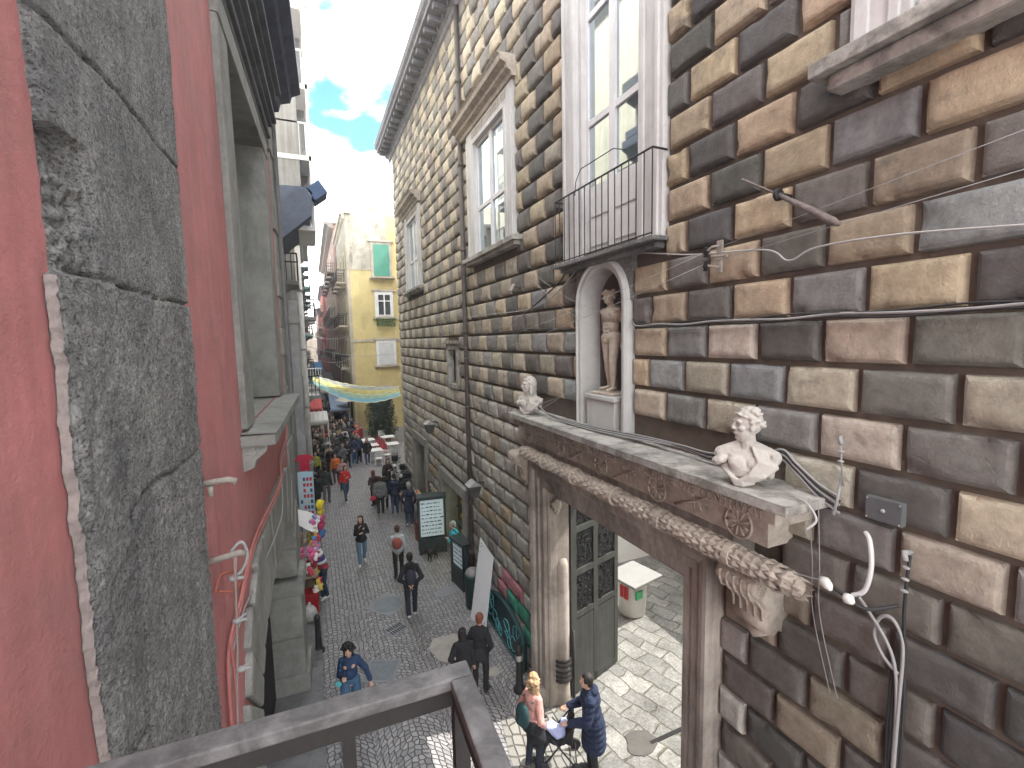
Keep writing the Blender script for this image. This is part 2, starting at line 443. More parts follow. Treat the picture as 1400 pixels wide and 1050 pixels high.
KERBM = mat('kerb_basalt', (.16, .16, .165), .7, .3, 3, .4, 20, dirt=.4)
g = MB()
g.add([(-58, -28, 0), (58, -28, 0), (58, 198, 0), (-58, 198, 0)], [(0, 1, 2, 3)])
tag(g.build('ground', COB), kind='structure')
HZ = bpy.data.materials.new('haze_air'); HZ.use_nodes = True
for n in list(HZ.node_tree.nodes): HZ.node_tree.nodes.remove(n)
_o = HZ.node_tree.nodes.new('ShaderNodeOutputMaterial'); _v = HZ.node_tree.nodes.new('ShaderNodeVolumePrincipled')
_v.inputs['Color'].default_value = (.93, .95, 1, 1); _v.inputs['Density'].default_value = .0020; _v.inputs['Anisotropy'].default_value = .25
HZ.node_tree.links.new(_v.outputs[0], _o.inputs['Volume'])
g = MB(); g.box(-60, 60, -30, 200, -1, 27); tag(g.build('haze', HZ), kind='stuff')
# yard beyond the gate: one sheet just above the street level, starting in the gateway
g = MB()
g.grid(60, 50, lambda u, v: (3.95 + u * 6.85, 2.2 + v * 9.6, .018 + .012 * noise.noise(Vector((u * 9, v * 12, 3)))), 0)
tag(g.build('yard_paving', SLAB, smooth=True), kind='structure')
# (apron) pale setts band in front of the gate
g = MB()
poly = [(2.72, 3.2), (3.95, 3.2), (3.95, 7.52), (2.96, 7.66), (2.80, 6.9), (2.66, 5.6), (2.7, 4.4)]
g.prism(poly, 'Z', -.02, .010)
tag(g.build('gate_apron', STEPS_M), kind='structure')
# cement patches
def patch(name, cx, cy, rx, ry, z, m, seed, rot=0):
    pts = []
    for k in range(40):
        a = 2 * math.pi * k / 40
        r = 1 + .30 * noise.noise(Vector((math.cos(a) * 1.6 + seed, math.sin(a) * 1.6, seed))) + .10 * noise.noise(Vector((math.cos(a) * 7 + seed, math.sin(a) * 7, seed)))
        x = rx * r * math.cos(a); y = ry * r * math.sin(a)
        pts.append((cx + x * math.cos(rot) - y * math.sin(rot), cy + x * math.sin(rot) + y * math.cos(rot)))
    b = MB(); b.prism(pts, 'Z', -.01, z)
    return tag(b.build(name, m), kind='structure')
patch('cement_patch', 2.62, 10.15, .42, .55, .006, CEMENT, 3.1, .2)
patch('cement_patch', 3.3, 8.95, .16, .14, .006, CEMENT, 8.4)
patch('cement_patch', 3.25, 12.6, .30, .26, .006, WSLAB, 5.5)
# left pavement and kerb
g = MB()
for i in range(22):
    y0 = 1.5 + i * 1.15
    xl, xr = -1.2, -.30 + .002 * y0
    g.box(xl, xr - .004, y0, y0 + 1.14, -.05, .10 + .004 * math.sin(i * 7.3), 0)
tag(g.build('pavement', KERBM), kind='structure')
g = MB()
for i in range(24):
    y0 = 1.5 + i * 1.05
    g.box(-.296, -.15, y0, y0 + 1.04, -.05, .085 + .004 * math.sin(i * 3.1), 0, bev=.012)
tag(g.build('kerb', KERBM), kind='structure')
# round-lidded slab, square lid and slotted drain
def slab_lid(cx, cy, hw, rot, label, disc=True):
    r = empty('access_cover', (cx, cy, 0), rot, label, 'access cover')
    b = MB(); b.box(-hw, hw, -hw, hw, -.02, .008, 0); b.build('cover_frame', WSLAB, r)
    b = MB()
    if disc:
        b.lathe([(hw * .82, 0), (hw * .82, .013), (hw * .78, .016), (hw * .3, .016), (.001, .016)], n=36)
    else:
        b.box(-hw * .82, hw * .82, -hw * .82, hw * .82, 0, .014, 0, bev=.004)
        for i in range(5): b.box(-hw * .6, hw * .6, -hw * .6 + i * hw * .3, -hw * .5 + i * hw * .3, .013, .019)
    b.build('lid', mat('blue_grey_lid', (.17, .19, .21), .5, .2, 6, .3, 50), r)
slab_lid(1.58, 12.68, .46, .72, 'blue grey stone slab with a round lid in the middle of the street', True)
slab_lid(1.05, 10.05, .36, 1.15, 'square pale blue metal cover beside the woman in the navy top', False)
r = empty('drain_grate', (1.60, 11.45, 0), .45, 'slotted grey drain grate set in the cobbles', 'drain grate')
b = MB(); b.box(-.24, .24, -.2, .2, -.03, .006); b.build('grate_frame', WSLAB, r)
b = MB()
for i in range(7):
    for j in (-1, 1): b.box(-.2 + i * .062, -.17 + i * .062, j * .09 - .07, j * .09 + .07, .001, .010)
b.build('slots', DARK, r)
# wet stain and channel of the yard
patch('wet_stain', 5.05, 6.15, .30, .24, .034, mat('wet_stone', (.08, .075, .07), .4, .3, 6, .4, 30), 1.3, .3)
g = MB(); g.box(5.2, 7.6, 6.02, 6.09, 0, .036); tag(g.build('yard_channel', DARK), kind='structure')
# ================================================================ the rusticated palace on the right
WX = 4.0            # face of the blocks
CX_ = 4.075         # joint plane
YEND = 22.9; YNEAR = -3.0; ZTOP = 16.0
palace = empty('stone_palace', (WX, 10, 0), 0, 'tall palace faced with tan and dark grey chequered rusticated blocks', 'palace')
def P(mb, name, mats, smooth=False, parent=None):
    o = mb.build(name, mats, None, smooth)
    o.parent = parent or palace
    o.matrix_parent_inverse = Matrix.Identity(4)
    # vertices are written in world space: cancel the parent's place
    par = parent or palace
    off = Vector((0, 0, 0)); q = par
    while q is not None:
        off += Vector(q.location); q = q.parent
    o.location = -off
    return o
OPEN = [(4.5, 6.87, 8.5, 13.3), (5.12, 6.46, 5.9, 8.46), (8.85, 11.75, 9.3, 12.75), (17.5, 20.3, 9.3, 12.75),
        (0.0, 2.42, 9.42, 13.2), (13.15, 14.35, 5.85, 7.2), (2.93, 8.32, 4.86, 5.93), (3.56, 8.04, 0, 4.9),
        (17.75, 20.35, 0, 3.3), (12.5, 15.95, 0, 2.75)]
HOLE = [(4.95, 6.42, 8.62, 12.9), (5.15, 6.43, 5.92, 8.44), (9.3, 11.0, 9.45, 12.1), (17.95, 19.6, 9.45, 12.1), (0.4, 1.98, 9.6, 12.9),
        (13.3, 14.2, 6.0, 7.05), (4.1, 8.2, 0, 4.4), (17.95, 20.1, 0, 3.1), (12.9, 15.6, 0, 2.55)]
ys = sorted({YNEAR, YEND, *[h[0] for h in HOLE], *[h[1] for h in HOLE]}); zs = sorted({0.0, ZTOP, *[h[2] for h in HOLE], *[h[3] for h in HOLE]})
core = MB(); XB = 4.95
def inhole(y, z): return any(h[0] < y < h[1] and h[2] < z < h[3] for h in HOLE)
for a, b in zip(ys, ys[1:]):
    for c, d in zip(zs, zs[1:]):
        if not inhole((a + b) / 2, (c + d) / 2):
            core.add([(CX_, a, c), (CX_, b, c), (CX_, b, d), (CX_, a, d)], [(0, 1, 2, 3)])
            core.add([(XB, a, c), (XB, b, c), (XB, b, d), (XB, a, d)], [(3, 2, 1, 0)])
for (a, b, c, d) in HOLE:
    core.add([(CX_, a, c), (CX_, a, d), (XB, a, d), (XB, a, c)], [(0, 1, 2, 3)])
    core.add([(CX_, b, c), (CX_, b, d), (XB, b, d), (XB, b, c)], [(3, 2, 1, 0)])
    core.add([(CX_, a, d), (CX_, b, d), (XB, b, d), (XB, a, d)], [(0, 1, 2, 3)])
    if c > 0: core.add([(CX_, a, c), (CX_, b, c), (XB, b, c), (XB, a, c)], [(3, 2, 1, 0)])
core.box(CX_, 13.0, YEND, YEND + .02, 0, ZTOP)
P(core, 'wall', MORTAR).data.materials[0] = MORTAR
bk = MB(); bk.box(XB + .003, 13, 12.3, YEND - .01, 0, ZTOP); bk.box(XB + .003, 13, YNEAR, 1.9, 0, ZTOP)
P(bk, 'rear_wing', CREAM)

TAN = [(.45, .37, .262), (.42, .345, .245), (.48, .40, .29), (.39, .32, .235)]
DRK = [(.125, .119, .110), (.165, .156, .143), (.11, .107, .102), (.19, .175, .16)]
LTN = [(.45, .395, .325), (.48, .43, .36), (.41, .365, .30), (.43, .365, .285)]
BGR = [(.27, .28, .29), (.23, .235, .24), (.32, .325, .325), (.215, .21, .205)]
LOW = [(.125, .118, .11), (.10, .097, .093), (.14, .13, .12), (.085, .083, .082), (.16, .145, .13)]
FAR_ = [(.46, .43, .385), (.38, .365, .335), (.50, .475, .43), (.30, .29, .275), (.42, .405, .37)]  # lower far blocks: the wall's extra brightness there is put into these colours
def jit(c, r, k=.12):
    f = 1 + r.uniform(-k, k)
    return tuple(max(.01, x * f * (1 + r.uniform(-.03, .03))) for x in c)
tan_c = {0: 4.785, 1: 4.46, -1: 3.85, -2: 4.785, 2: 4.79}
def tan_centre(r):
    if r in tan_c: return tan_c[r]
    rr = random.Random(r * 77 + 5)
    base = tan_centre(r - 1) if r > 0 else tan_centre(r + 1)
    v = base + rr.choice((.315, -.315)) if rr.random() < .8 else base + .945
    tan_c[r] = v
    return v
H0 = .405; Z0 = 7.03
blocks = MB(); RINGS = []
rb = random.Random(4)
def heightfield(y0, y1, z0, z1, col, near):
    iy, iz = (9, 6) if near > 1 else (4, 3) if near else (1, 1)
    def samp(a, b, n):
        m1, m2 = .010, .036
        if b - a < .16: m1, m2 = (b - a) * .14, (b - a) * .3
        inner = [a + m2 + (b - a - 2 * m2) * k / n for k in range(n + 1)]
        return [a, a + m1] + inner + [b - m1, b], m1, m2
    Y, m1, m2 = samp(y0, y1, iy); Z, q1, q2 = samp(z0, z1, iz)
    vs = []
    seed = rb.uniform(0, 50)
    tilt = rb.uniform(-.006, .006); full = rb.uniform(.064, .078)
    for j, z in enumerate(Z):
        for i, y in enumerate(Y):
            dy = min(i, len(Y) - 1 - i); dz = min(j, len(Z) - 1 - j)
            d = min(dy, dz)
            h = 0 if d == 0 else .046 if d == 1 else full
            if dy == 2 and dz == 2: h -= .004
            yy, zz = y, z
            if near:
                if d >= 1:
                    n_ = noise.noise(Vector((y * 9, z * 11, seed))) * .003 + noise.noise(Vector((y * 30, z * 30, seed))) * .002
                    chip = max(0, noise.noise(Vector((y * 5, z * 5, seed + 9))) - .30) * .12 * (1.0 if d <= 2 else .35)
                    h += n_ - chip
                    yy += noise.noise(Vector((y * 7, z * 7, seed + 3))) * .004; zz += noise.noise(Vector((y * 7, z * 7, seed + 5))) * .004
            h += tilt * ((y - y0) / (y1 - y0) - .5) if d else 0
            vs.append((CX_ - h, yy, zz))
    n = len(Y)
    fs = [(j * n + i, (j + 1) * n + i, (j + 1) * n + i + 1, j * n + i + 1) for j in range(len(Z) - 1) for i in range(n - 1)]
    RINGS.extend([2 <= j < len(Z) - 3 and 2 <= i < n - 3 for j in range(len(Z) - 1) for i in range(n - 1)])
    blocks.add(vs, fs, 0, col)
def subtract(a, b, z0, z1):
    iv = [(a, b)]
    for (o0, o1, oz0, oz1) in OPEN:
        if oz0 < z1 - .10 and oz1 > z0 + .10:
            new = []
            for (p, q) in iv:
                if o1 <= p or o0 >= q: new.append((p, q)); continue
                if p < o0: new.append((p, o0 - .004))
                if q > o1: new.append((o1 + .004, q))
            iv = new
    return [(p, q) for p, q in iv if q - p > .07]
for r in range(-18, 23):
    z0 = Z0 + r * H0; z1 = z0 + H0
    if z1 > ZTOP + .05 or z0 < -.3: continue
    zz0 = max(z0, .02); zz1 = min(z1, ZTOP)
    c = tan_centre(r)
    k0 = int((YNEAR - c) / .63) - 1
    k = k0
    while True:
        yc = c + k * .63
        if yc - .32 > YEND: break
        a = max(yc - .315 + .022, YNEAR); b = min(yc + .315 - .022, YEND - .01)
        tan = (k % 2 == 0)
        k += 1
        if b - a < .08: continue
        r_ = rb.random()
        if z0 > 7.35:
            col = jit(rb.choice(TAN if tan else DRK), rb)
            if r_ < .06: col = jit(rb.choice(LTN if tan else BGR), rb)
            if r_ > .95: col = jit(rb.choice(DRK), rb)
        elif z0 > 5.75:
            col = jit(rb.choice(LTN if tan else BGR), rb)
            if not tan and r_ < .35: col = jit(rb.choice(DRK), rb)
            if tan and r_ > .8: col = jit(rb.choice(TAN), rb)
        elif yc < 3.5:
            col = jit(rb.choice(LOW), rb)
            if z0 > 5.3 and tan: col = jit((.36, .32, .265), rb)
            elif z0 > 5.3: col = jit((.23, .22, .21), rb)
            elif r_ < .10: col = jit((.27, .23, .18), rb)
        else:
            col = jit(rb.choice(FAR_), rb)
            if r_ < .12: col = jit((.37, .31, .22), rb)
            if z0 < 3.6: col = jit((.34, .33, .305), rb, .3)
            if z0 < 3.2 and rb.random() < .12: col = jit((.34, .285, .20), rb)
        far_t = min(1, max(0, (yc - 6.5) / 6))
        if z0 > 3.5 and far_t > 0:      # sky light and haze painted into the block colours towards the far corner
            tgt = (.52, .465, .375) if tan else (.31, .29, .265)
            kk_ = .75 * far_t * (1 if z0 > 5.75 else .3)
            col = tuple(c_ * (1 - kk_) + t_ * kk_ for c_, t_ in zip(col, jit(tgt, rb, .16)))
        if 8.9 < yc < 10.3 and 1.1 < z0 + .2 < 1.75 and rb.random() < .45: col = (.42, .19, .22)
        if 8.5 < yc < 9.6 and .7 < z0 + .2 < 1.2 and rb.random() < .5: col = (.05, .27, .19)
        near = 2 if yc < 6.5 and z0 > 2.5 and z0 < 12 else 1 if yc < 12 else 0
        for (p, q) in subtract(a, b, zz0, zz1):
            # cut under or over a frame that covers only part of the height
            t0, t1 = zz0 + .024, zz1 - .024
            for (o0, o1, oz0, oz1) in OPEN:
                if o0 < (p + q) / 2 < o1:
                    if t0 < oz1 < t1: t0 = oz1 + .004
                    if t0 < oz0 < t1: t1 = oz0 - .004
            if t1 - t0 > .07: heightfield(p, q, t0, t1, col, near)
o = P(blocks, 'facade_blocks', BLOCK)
o.data.polygons.foreach_set('use_smooth', RINGS)

# --- crowning cornice with modillions
cn = MB()
prof = [(4.02, 15.86), (3.95, 15.9), (3.93, 16.02), (3.86, 16.06), (3.84, 16.2), (3.42, 16.24), (3.42, 16.36), (3.34, 16.42), (3.30, 16.58), (4.02, 16.60)]
cn.prism([(x, z) for x, z in prof], 'Y', YNEAR, YEND + .55)
cor = P(cn, 'roof_cornice', mat('blue_grey_cornice', (.20, .20, .22), .85, .3, 5, .4, 30, dirt=.4))
cm = MB()
y = YNEAR + .1
while y < YEND + .4:
    cm.box(3.48, 3.86, y, y + .17, 16.08, 16.236, bev=.02)
    cm.box(3.80, 3.93, y + .26, y + .38, 16.06, 16.19)
    y += .52
P(cm, 'modillions', mat('blue_grey_cornice', (.2, .2, .22)), parent=cor)
b = MB(); b.prism([(3.36, 16.603), (4.9, 16.603), (8.5, 18.2), (8.5, 18.1)], 'Y', 12.3, YEND + .4)
P(b, 'roof', mat('clay_tiles', (.30, .16, .10), .9, .3, 6, .6, 20))

# --- windows
def casement(parent, y0, y1, z0, z1, x, cols=2, rails=(.5,), panel=0.0, m=WFRAME, glass=GLASS):
    fr = MB(); t = .075
    fr.box(x, x + .07, y0, y0 + t, z0, z1); fr.box(x, x + .07, y1 - t, y1, z0, z1)
    fr.box(x, x + .07, y0 + t, y1 - t, z0, z0 + t); fr.box(x, x + .07, y0 + t, y1 - t, z1 - t, z1)
    zr = [z0 + t]
    if panel > 0:
        fr.box(x - .004, x + .066, y0 + t, y1 - t, z0 + t, z0 + panel)
        w2 = (y1 - y0 - 2 * t) / cols
        for c in range(cols):
            a = y0 + t + c * w2
            for q in range(2):
                za = z0 + .1 + q * (panel - .12) * .5; zb = za + (panel - .2) * .42
                fr.box(x - .018, x - .004, a + .08, a + w2 - .08, za, zb, bev=.006)
    zl = z0 + (panel if panel > 0 else t)
    for q in rails:
        zq = zl + (z1 - t - zl) * q
        fr.box(x - .002, x + .068, y0 + t, y1 - t, zq - .045, zq + .045)
    w2 = (y1 - y0) / cols
    for c in range(1, cols):
        yy = y0 + c * w2
        fr.box(x - .012, x + .072, yy - .065, yy + .065, z0 + .01, z1 - .01)
    f = P(fr, 'casement', m, parent=parent)
    gl = MB(); gl.box(x + .03, x + .036, y0 + t, y1 - t, zl, z1 - t)
    P(gl, 'pane', glass, parent=parent)
    return f
def label_part(o, l):
    o['label'] = l; return o
# tall marble windows with a cornice
def marble_window(yo0, yo1, zi0, zi1):
    y0, y1 = yo0 + .40, yo1 - .52
    root = MB()
    for (a, b) in ((yo0, y0), (y1, yo1)):
        s = 1 if a == yo0 else -1
        root.box(3.955, 4.18, a, b, zi0 - .05, zi1 + .36, bev=.01)
        e0, e1 = (b - .10, b + .02) if s > 0 else (a - .02, a + .10)
        root.box(3.93, 4.20, e0, e1, zi0, zi1 + .02, bev=.012)
        o0, o1 = (a + .02, a + .10) if s > 0 else (b - .10, b - .02)
        root.box(3.925, 3.96, o0, o1, zi0, zi1 + .2, bev=.01)
    root.box(3.955, 4.18, y0 + .003, y1 - .003, zi1 + .02, zi1 + .36)
    root.box(3.93, 4.2, y0 + .02, y1 - .02, zi1, zi1 + .10, bev=.01)
    fr = P(root, 'window_frame', STUCCO)
    s = MB()
    s.box(3.80, 4.18, yo0 - .28, yo1 + .18, zi0 - .16, zi0 - .055, bev=.015)
    s.box(3.86, 4.05, yo0 - .2, yo1 + .1, zi0 - .24, zi0 - .162, bev=.01)
    P(s, 'sill', CORN, parent=fr)
    c = MB()
    zc = zi1 + .37
    c.prism([(4.06, zc), (3.92, zc), (3.90, zc + .08), (3.82, zc + .12), (3.80, zc + .2), (3.68, zc + .25), (3.66, zc + .34), (3.62, zc + .38), (4.06, zc + .40)], 'Y', yo0 - .12, yo1 + .48)
    k = yo0 - .08
    while k < yo1 + .42:
        c.box(3.80, 3.86, k, k + .06, zc + .125, zc + .2); k += .115
    P(c, 'cornice', PORTALD, parent=fr)
    t = MB(); k = y0 - .1
    while k < y1 + .1:
        t.box(3.940, 3.956, k, k + .035, zi1 + .14, zi1 + .30); k += .10
    P(t, 'fluted_frieze', PORTALD, parent=fr)
    casement(fr, y0 + .01, y1 - .01, zi0 - .05, zi1 + .0, 4.03, 2, (.42,))
    return fr
label_part(marble_window(8.85, 11.75, 9.45, 12.1), 'nearer white marble framed window beside the drainpipe')
label_part(marble_window(17.5, 20.3, 9.45, 12.1), 'farther white marble framed window near the corner')
# large balcony door
b = MB()
b.box(3.965, 4.25, 4.5, 4.92, 8.5, 13.3, bev=.012); b.box(3.965, 4.25, 6.45, 6.87, 8.5, 13.3, bev=.012)
for (a, c) in ((4.56, 4.62), (4.82, 4.915), (6.455, 6.55), (6.75, 6.81)): b.box(3.93, 3.97, a, c, 8.52, 13.2, bev=.01)
b.box(4.02, 4.3, 4.92, 5.0, 8.5, 12.9, bev=.01); b.box(4.02, 4.3, 6.37, 6.45, 8.5, 12.9, bev=.01)
b.box(3.965, 4.25, 4.925, 6.445, 12.85, 13.3); b.box(3.93, 3.97, 4.8, 6.57, 12.87, 12.95)
bd = label_part(P(b, 'balcony_door_frame', STUCCO), 'tall white stucco surround of the balcony door')
casement(bd, 4.99, 6.38, 8.6, 12.85, 4.10, 2, (.30, .78), 1.0, WFRAME)
b = MB(); b.box(3.755, 4.06, 4.42, 6.86, 8.445, 8.50, bev=.008); b.box(3.86, 4.03, 4.50, 6.80, 8.37, 8.443, bev=.02)
P(b, 'balcony_slab', PIPERNO, parent=bd)
b = MB()
b.tube([(3.78, 4.46, 9.50), (3.78, 6.8, 9.50)], .013, 6); b.tube([(3.78, 4.46, 8.53), (3.78, 6.8, 8.53)], .010, 6)
for yy in (4.46, 6.8): b.tube([(3.78, yy, 9.50), (4.0, yy, 9.50)], .013, 6)
yy = 4.46
while yy < 6.81:
    b.tube([(3.78, yy, 8.5), (3.78, yy, 9.50)], .008, 6); yy += .146
b.tube([(3.9, 5.1, 9.72), (3.84, 5.3, 9.80), (3.83, 6.1, 9.80), (3.9, 6.35, 9.70), (3.9, 6.38, 9.5)], .007, 6)
P(b, 'balcony_railing', IRON, parent=bd)
# window at the near end, high up
b = MB()
b.box(3.95, 4.2, 2.02, 2.42, 9.42, 13.2, bev=.012); b.box(3.92, 3.955, 2.08, 2.15, 9.44, 13.2, bev=.01); b.box(3.92, 3.955, 2.28, 2.38, 9.44, 13.2, bev=.01)
b.box(3.95, 4.2, 0, .38, 9.42, 13.2)
b.box(3.98, 4.2, .4, 2.0, 9.45, 9.6, bev=.02)
b.box(4.02, 4.14, .45, 1.98, 9.62, 10.8, bev=.01); b.box(4.0, 4.03, .62, 1.82, 9.72, 10.6, bev=.012)
fr = label_part(P(b, 'window_frame', STUCCO), 'grey white window surround at the top right corner')
b = MB(); b.box(3.74, 4.06, -.1, 2.60, 9.30, 9.415, bev=.012); b.box(3.82, 4.05, 0, 2.50, 9.18, 9.298, bev=.03)
P(b, 'sill', CORN, parent=fr)
casement(fr, .45, 1.98, 10.8, 12.9, 4.1, 2, (.5,))
# small blind window
b = MB()
b.box(3.965, 4.16, 13.15, 13.32, 5.85, 7.2, bev=.01); b.box(3.965, 4.16, 14.18, 14.35, 5.85, 7.2, bev=.01)
b.box(3.965, 4.16, 13.325, 14.175, 7.03, 7.2); b.box(3.965, 4.16, 13.325, 14.175, 5.85, 5.98)
b.box(3.91, 4.05, 13.0, 14.5, 7.203, 7.30, bev=.015)
fr = label_part(P(b, 'window_frame', CORN), 'small grey framed window behind the drainpipe')
casement(fr, 13.32, 14.18, 5.98, 7.03, 4.2, 2, (.55,), 0, mat('grey_old_shutter', (.26, .25, .24), .8, .2, 5, .2), GLASSD)

# --- shops at street level
def shop(y0, y1, zt, jm, lit):
    b = MB()
    b.box(3.93, 4.5, y0 - .2, y0 + .16, 0, zt - .01, bev=.02); b.box(3.93, 4.5, y1 - .16, y1 + .22, 0, zt - .01, bev=.02)
    n = 5; w_ = (y1 - y0 + .42) / n
    for k in range(n): b.box(3.92, 4.5, y0 - .2 + k * w_ + .004, y0 - .2 + (k + 1) * w_ - .004, zt, zt + .34, bev=.02)
    fr = P(b, 'shop_surround', PIPLT)
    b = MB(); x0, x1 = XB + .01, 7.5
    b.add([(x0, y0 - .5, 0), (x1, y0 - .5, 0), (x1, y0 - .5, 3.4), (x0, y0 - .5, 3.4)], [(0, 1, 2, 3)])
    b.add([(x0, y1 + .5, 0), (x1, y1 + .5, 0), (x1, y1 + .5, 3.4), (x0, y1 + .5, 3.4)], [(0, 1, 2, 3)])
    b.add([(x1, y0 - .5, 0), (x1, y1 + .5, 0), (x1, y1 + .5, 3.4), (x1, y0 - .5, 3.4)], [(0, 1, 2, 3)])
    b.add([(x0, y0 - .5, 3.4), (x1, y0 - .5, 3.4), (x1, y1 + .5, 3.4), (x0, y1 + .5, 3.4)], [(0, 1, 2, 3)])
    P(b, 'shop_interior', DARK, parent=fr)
    return fr
s1 = label_part(shop(17.95, 20.1, 3.1, PIPLT, False), 'stone framed doorway of the farther shop')
s2 = label_part(shop(12.9, 15.6, 2.55, PIPLT, True), 'stone framed doorway of the nearer lit shop')
bk.v and None
# --- drainpipe
b = MB(); b.tube([(3.93, 12.2, .05), (3.93, 12.2, 15.9)], .062, 12)
for z in (1.2, 3.3, 5.4, 7.5, 9.7, 11.9, 14.0): b.tube([(3.93, 12.2, z), (3.93, 12.2, z + .09)], .078, 12)
label_part(P(b, 'drainpipe', PIPE, True), 'dark drainpipe running the full height of the facade')

# ================================================================ niche
b = MB()
yc, rz, rO, rI = 5.79, 7.80, .64, .52
N_ = 24
def arch_pts(r, zb):
    return [(yc - r, zb)] + [(yc - r * math.cos(math.pi * k / N_), rz + r * math.sin(math.pi * k / N_)) for k in range(N_ + 1)] + [(yc + r, zb)]
def ring(r0, x0, r1, x1, mb, zb=5.93):
    A = arch_pts(r0, zb); B = arch_pts(r1, zb)
    vs = [(x0, y, z) for y, z in A] + [(x1, y, z) for y, z in B]; n = len(A)
    mb.add(vs, [(i, i + 1, n + i + 1, n + i) for i in range(n - 1)])
for (r0, x0, r1, x1) in ((.66, 4.08, .66, 3.94), (.66, 3.94, .62, 3.915), (.62, 3.915, .60, 3.915), (.60, 3.915, .585, 3.94), (.585, 3.94, .53, 3.945), (.53, 3.945, .515, 3.96), (.515, 3.96, .50, 4.3)):
    ring(r0, x0, r1, x1, b)
nf = label_part(P(b, 'niche', NICHEM, True), 'round headed grey niche holding the statue'); smooth_angle(nf, 40)
b = MB()   # spandrels between the arch and the blocks
for s in (-1, 1):
    pts = [(yc + s * .645 * math.cos(t), rz + .645 * math.sin(t)) for t in [math.pi / 2 * k / 10 for k in range(11)]]
    pts += [(yc, 8.52), (yc + s * .70, 8.52), (yc + s * .70, rz)]
    b.prism(pts, 'X', 3.99, 4.08)
P(b, 'niche_spandrel', PIPERNO, parent=nf)
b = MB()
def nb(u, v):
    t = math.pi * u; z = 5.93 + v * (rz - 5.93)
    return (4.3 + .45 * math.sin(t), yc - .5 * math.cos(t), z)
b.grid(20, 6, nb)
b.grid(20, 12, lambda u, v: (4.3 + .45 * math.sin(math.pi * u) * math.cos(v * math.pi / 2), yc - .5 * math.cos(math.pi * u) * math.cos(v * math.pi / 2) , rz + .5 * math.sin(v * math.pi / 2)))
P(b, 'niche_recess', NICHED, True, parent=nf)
b = MB(); b.box(3.96, 4.7, yc - .5, yc + .5, 5.90, 5.935); P(b, 'niche_floor', CORN, parent=nf)

# ================================================================ portal
b = MB()
def jamb_profile(s):      # (x, offset outward from the opening)
    return [(4.42, .03), (4.40, 0), (4.0, 0), (3.965, .02), (3.955, .06), (3.90, .09), (3.90, .22), (3.88, .245), (3.865, .25), (3.865, .36), (3.82, .40), (3.80, .47), (3.80, .52), (4.08, .52)]
O0, O1, OT = 4.08, 7.52, 4.40
pr = jamb_profile(1)
def rail(points):
    # sweep the moulding round the opening with mitred corners
    path = [(O0, 0.0, -1, 0), (O0, OT, -1, 1), (O1, OT, 1, 1), (O1, 0.0, 1, 0)]
    vs = []
    for (y, z, sy, sz) in path:
        for (x, o) in pr: vs.append((x, y + sy * o, z + sz * o))
    n = len(pr); b.add(vs, [(k * n + i, k * n + i + 1, (k + 1) * n + i + 1, (k + 1) * n + i) for k in range(3) for i in range(n - 1)])
rail(None)
portal = label_part(P(b, 'portal', PORTAL), 'moulded brown marble portal around the open gate')
b = MB(); b.box(3.76, 4.1, 3.50, 4.0, 0, .35, bev=.02); b.box(3.76, 4.1, 7.62, 8.12, 0, .35, bev=.02)
P(b, 'plinth', PORTAL, parent=portal)
b = MB(); b.box(3.78, 4.2, 3.2, 8.3, OT + .53, 5.34, bev=.01)
P(b, 'architrave', PORTAL, parent=portal)
b = MB(); b.box(3.74, 4.2, 2.80, 8.34, 5.343, 5.64, bev=.008)
fz = P(b, 'frieze', PORTALD, parent=portal)
b = MB()
cyz = [7.86, 6.66, 5.46, 4.28, 3.12]
for cy in cyz:
    for (r0, r1) in ((.155, .018),):
        pts = [(3.733, cy + .150 * math.cos(t), 5.475 + .150 * math.sin(t)) for t in [2 * math.pi * k / 28 for k in range(29)]]
        b.tube(pts, .014, 6)
    for k in range(9):
        t = 2 * math.pi * k / 9
        b.tube([(3.735, cy + .03 * math.cos(t), 5.475 + .03 * math.sin(t)), (3.733, cy + .13 * math.cos(t), 5.475 + .13 * math.sin(t))], [.006, .016], 5)
for ca, cb in zip(cyz, cyz[1:]):
    m_ = (ca + cb) / 2
    b.tube([(3.733, m_ + .28, 5.39), (3.729, m_ + .05, 5.48), (3.733, m_ - .12, 5.56), (3.733, m_ - .26, 5.64)], [.014, .018, .014, .01], 6)
    for (dy, dz) in ((-.02, -.13), (-.12, -.12), (.12, .1), (-.2, -.02), (.02, .1)):
        b.tube([(3.733, m_ + dy * .4, 5.55), (3.730, m_ + dy, 5.55 + dz)], [.014, .007], 5)
P(b, 'relief_carving', PORTALD, True, parent=portal)
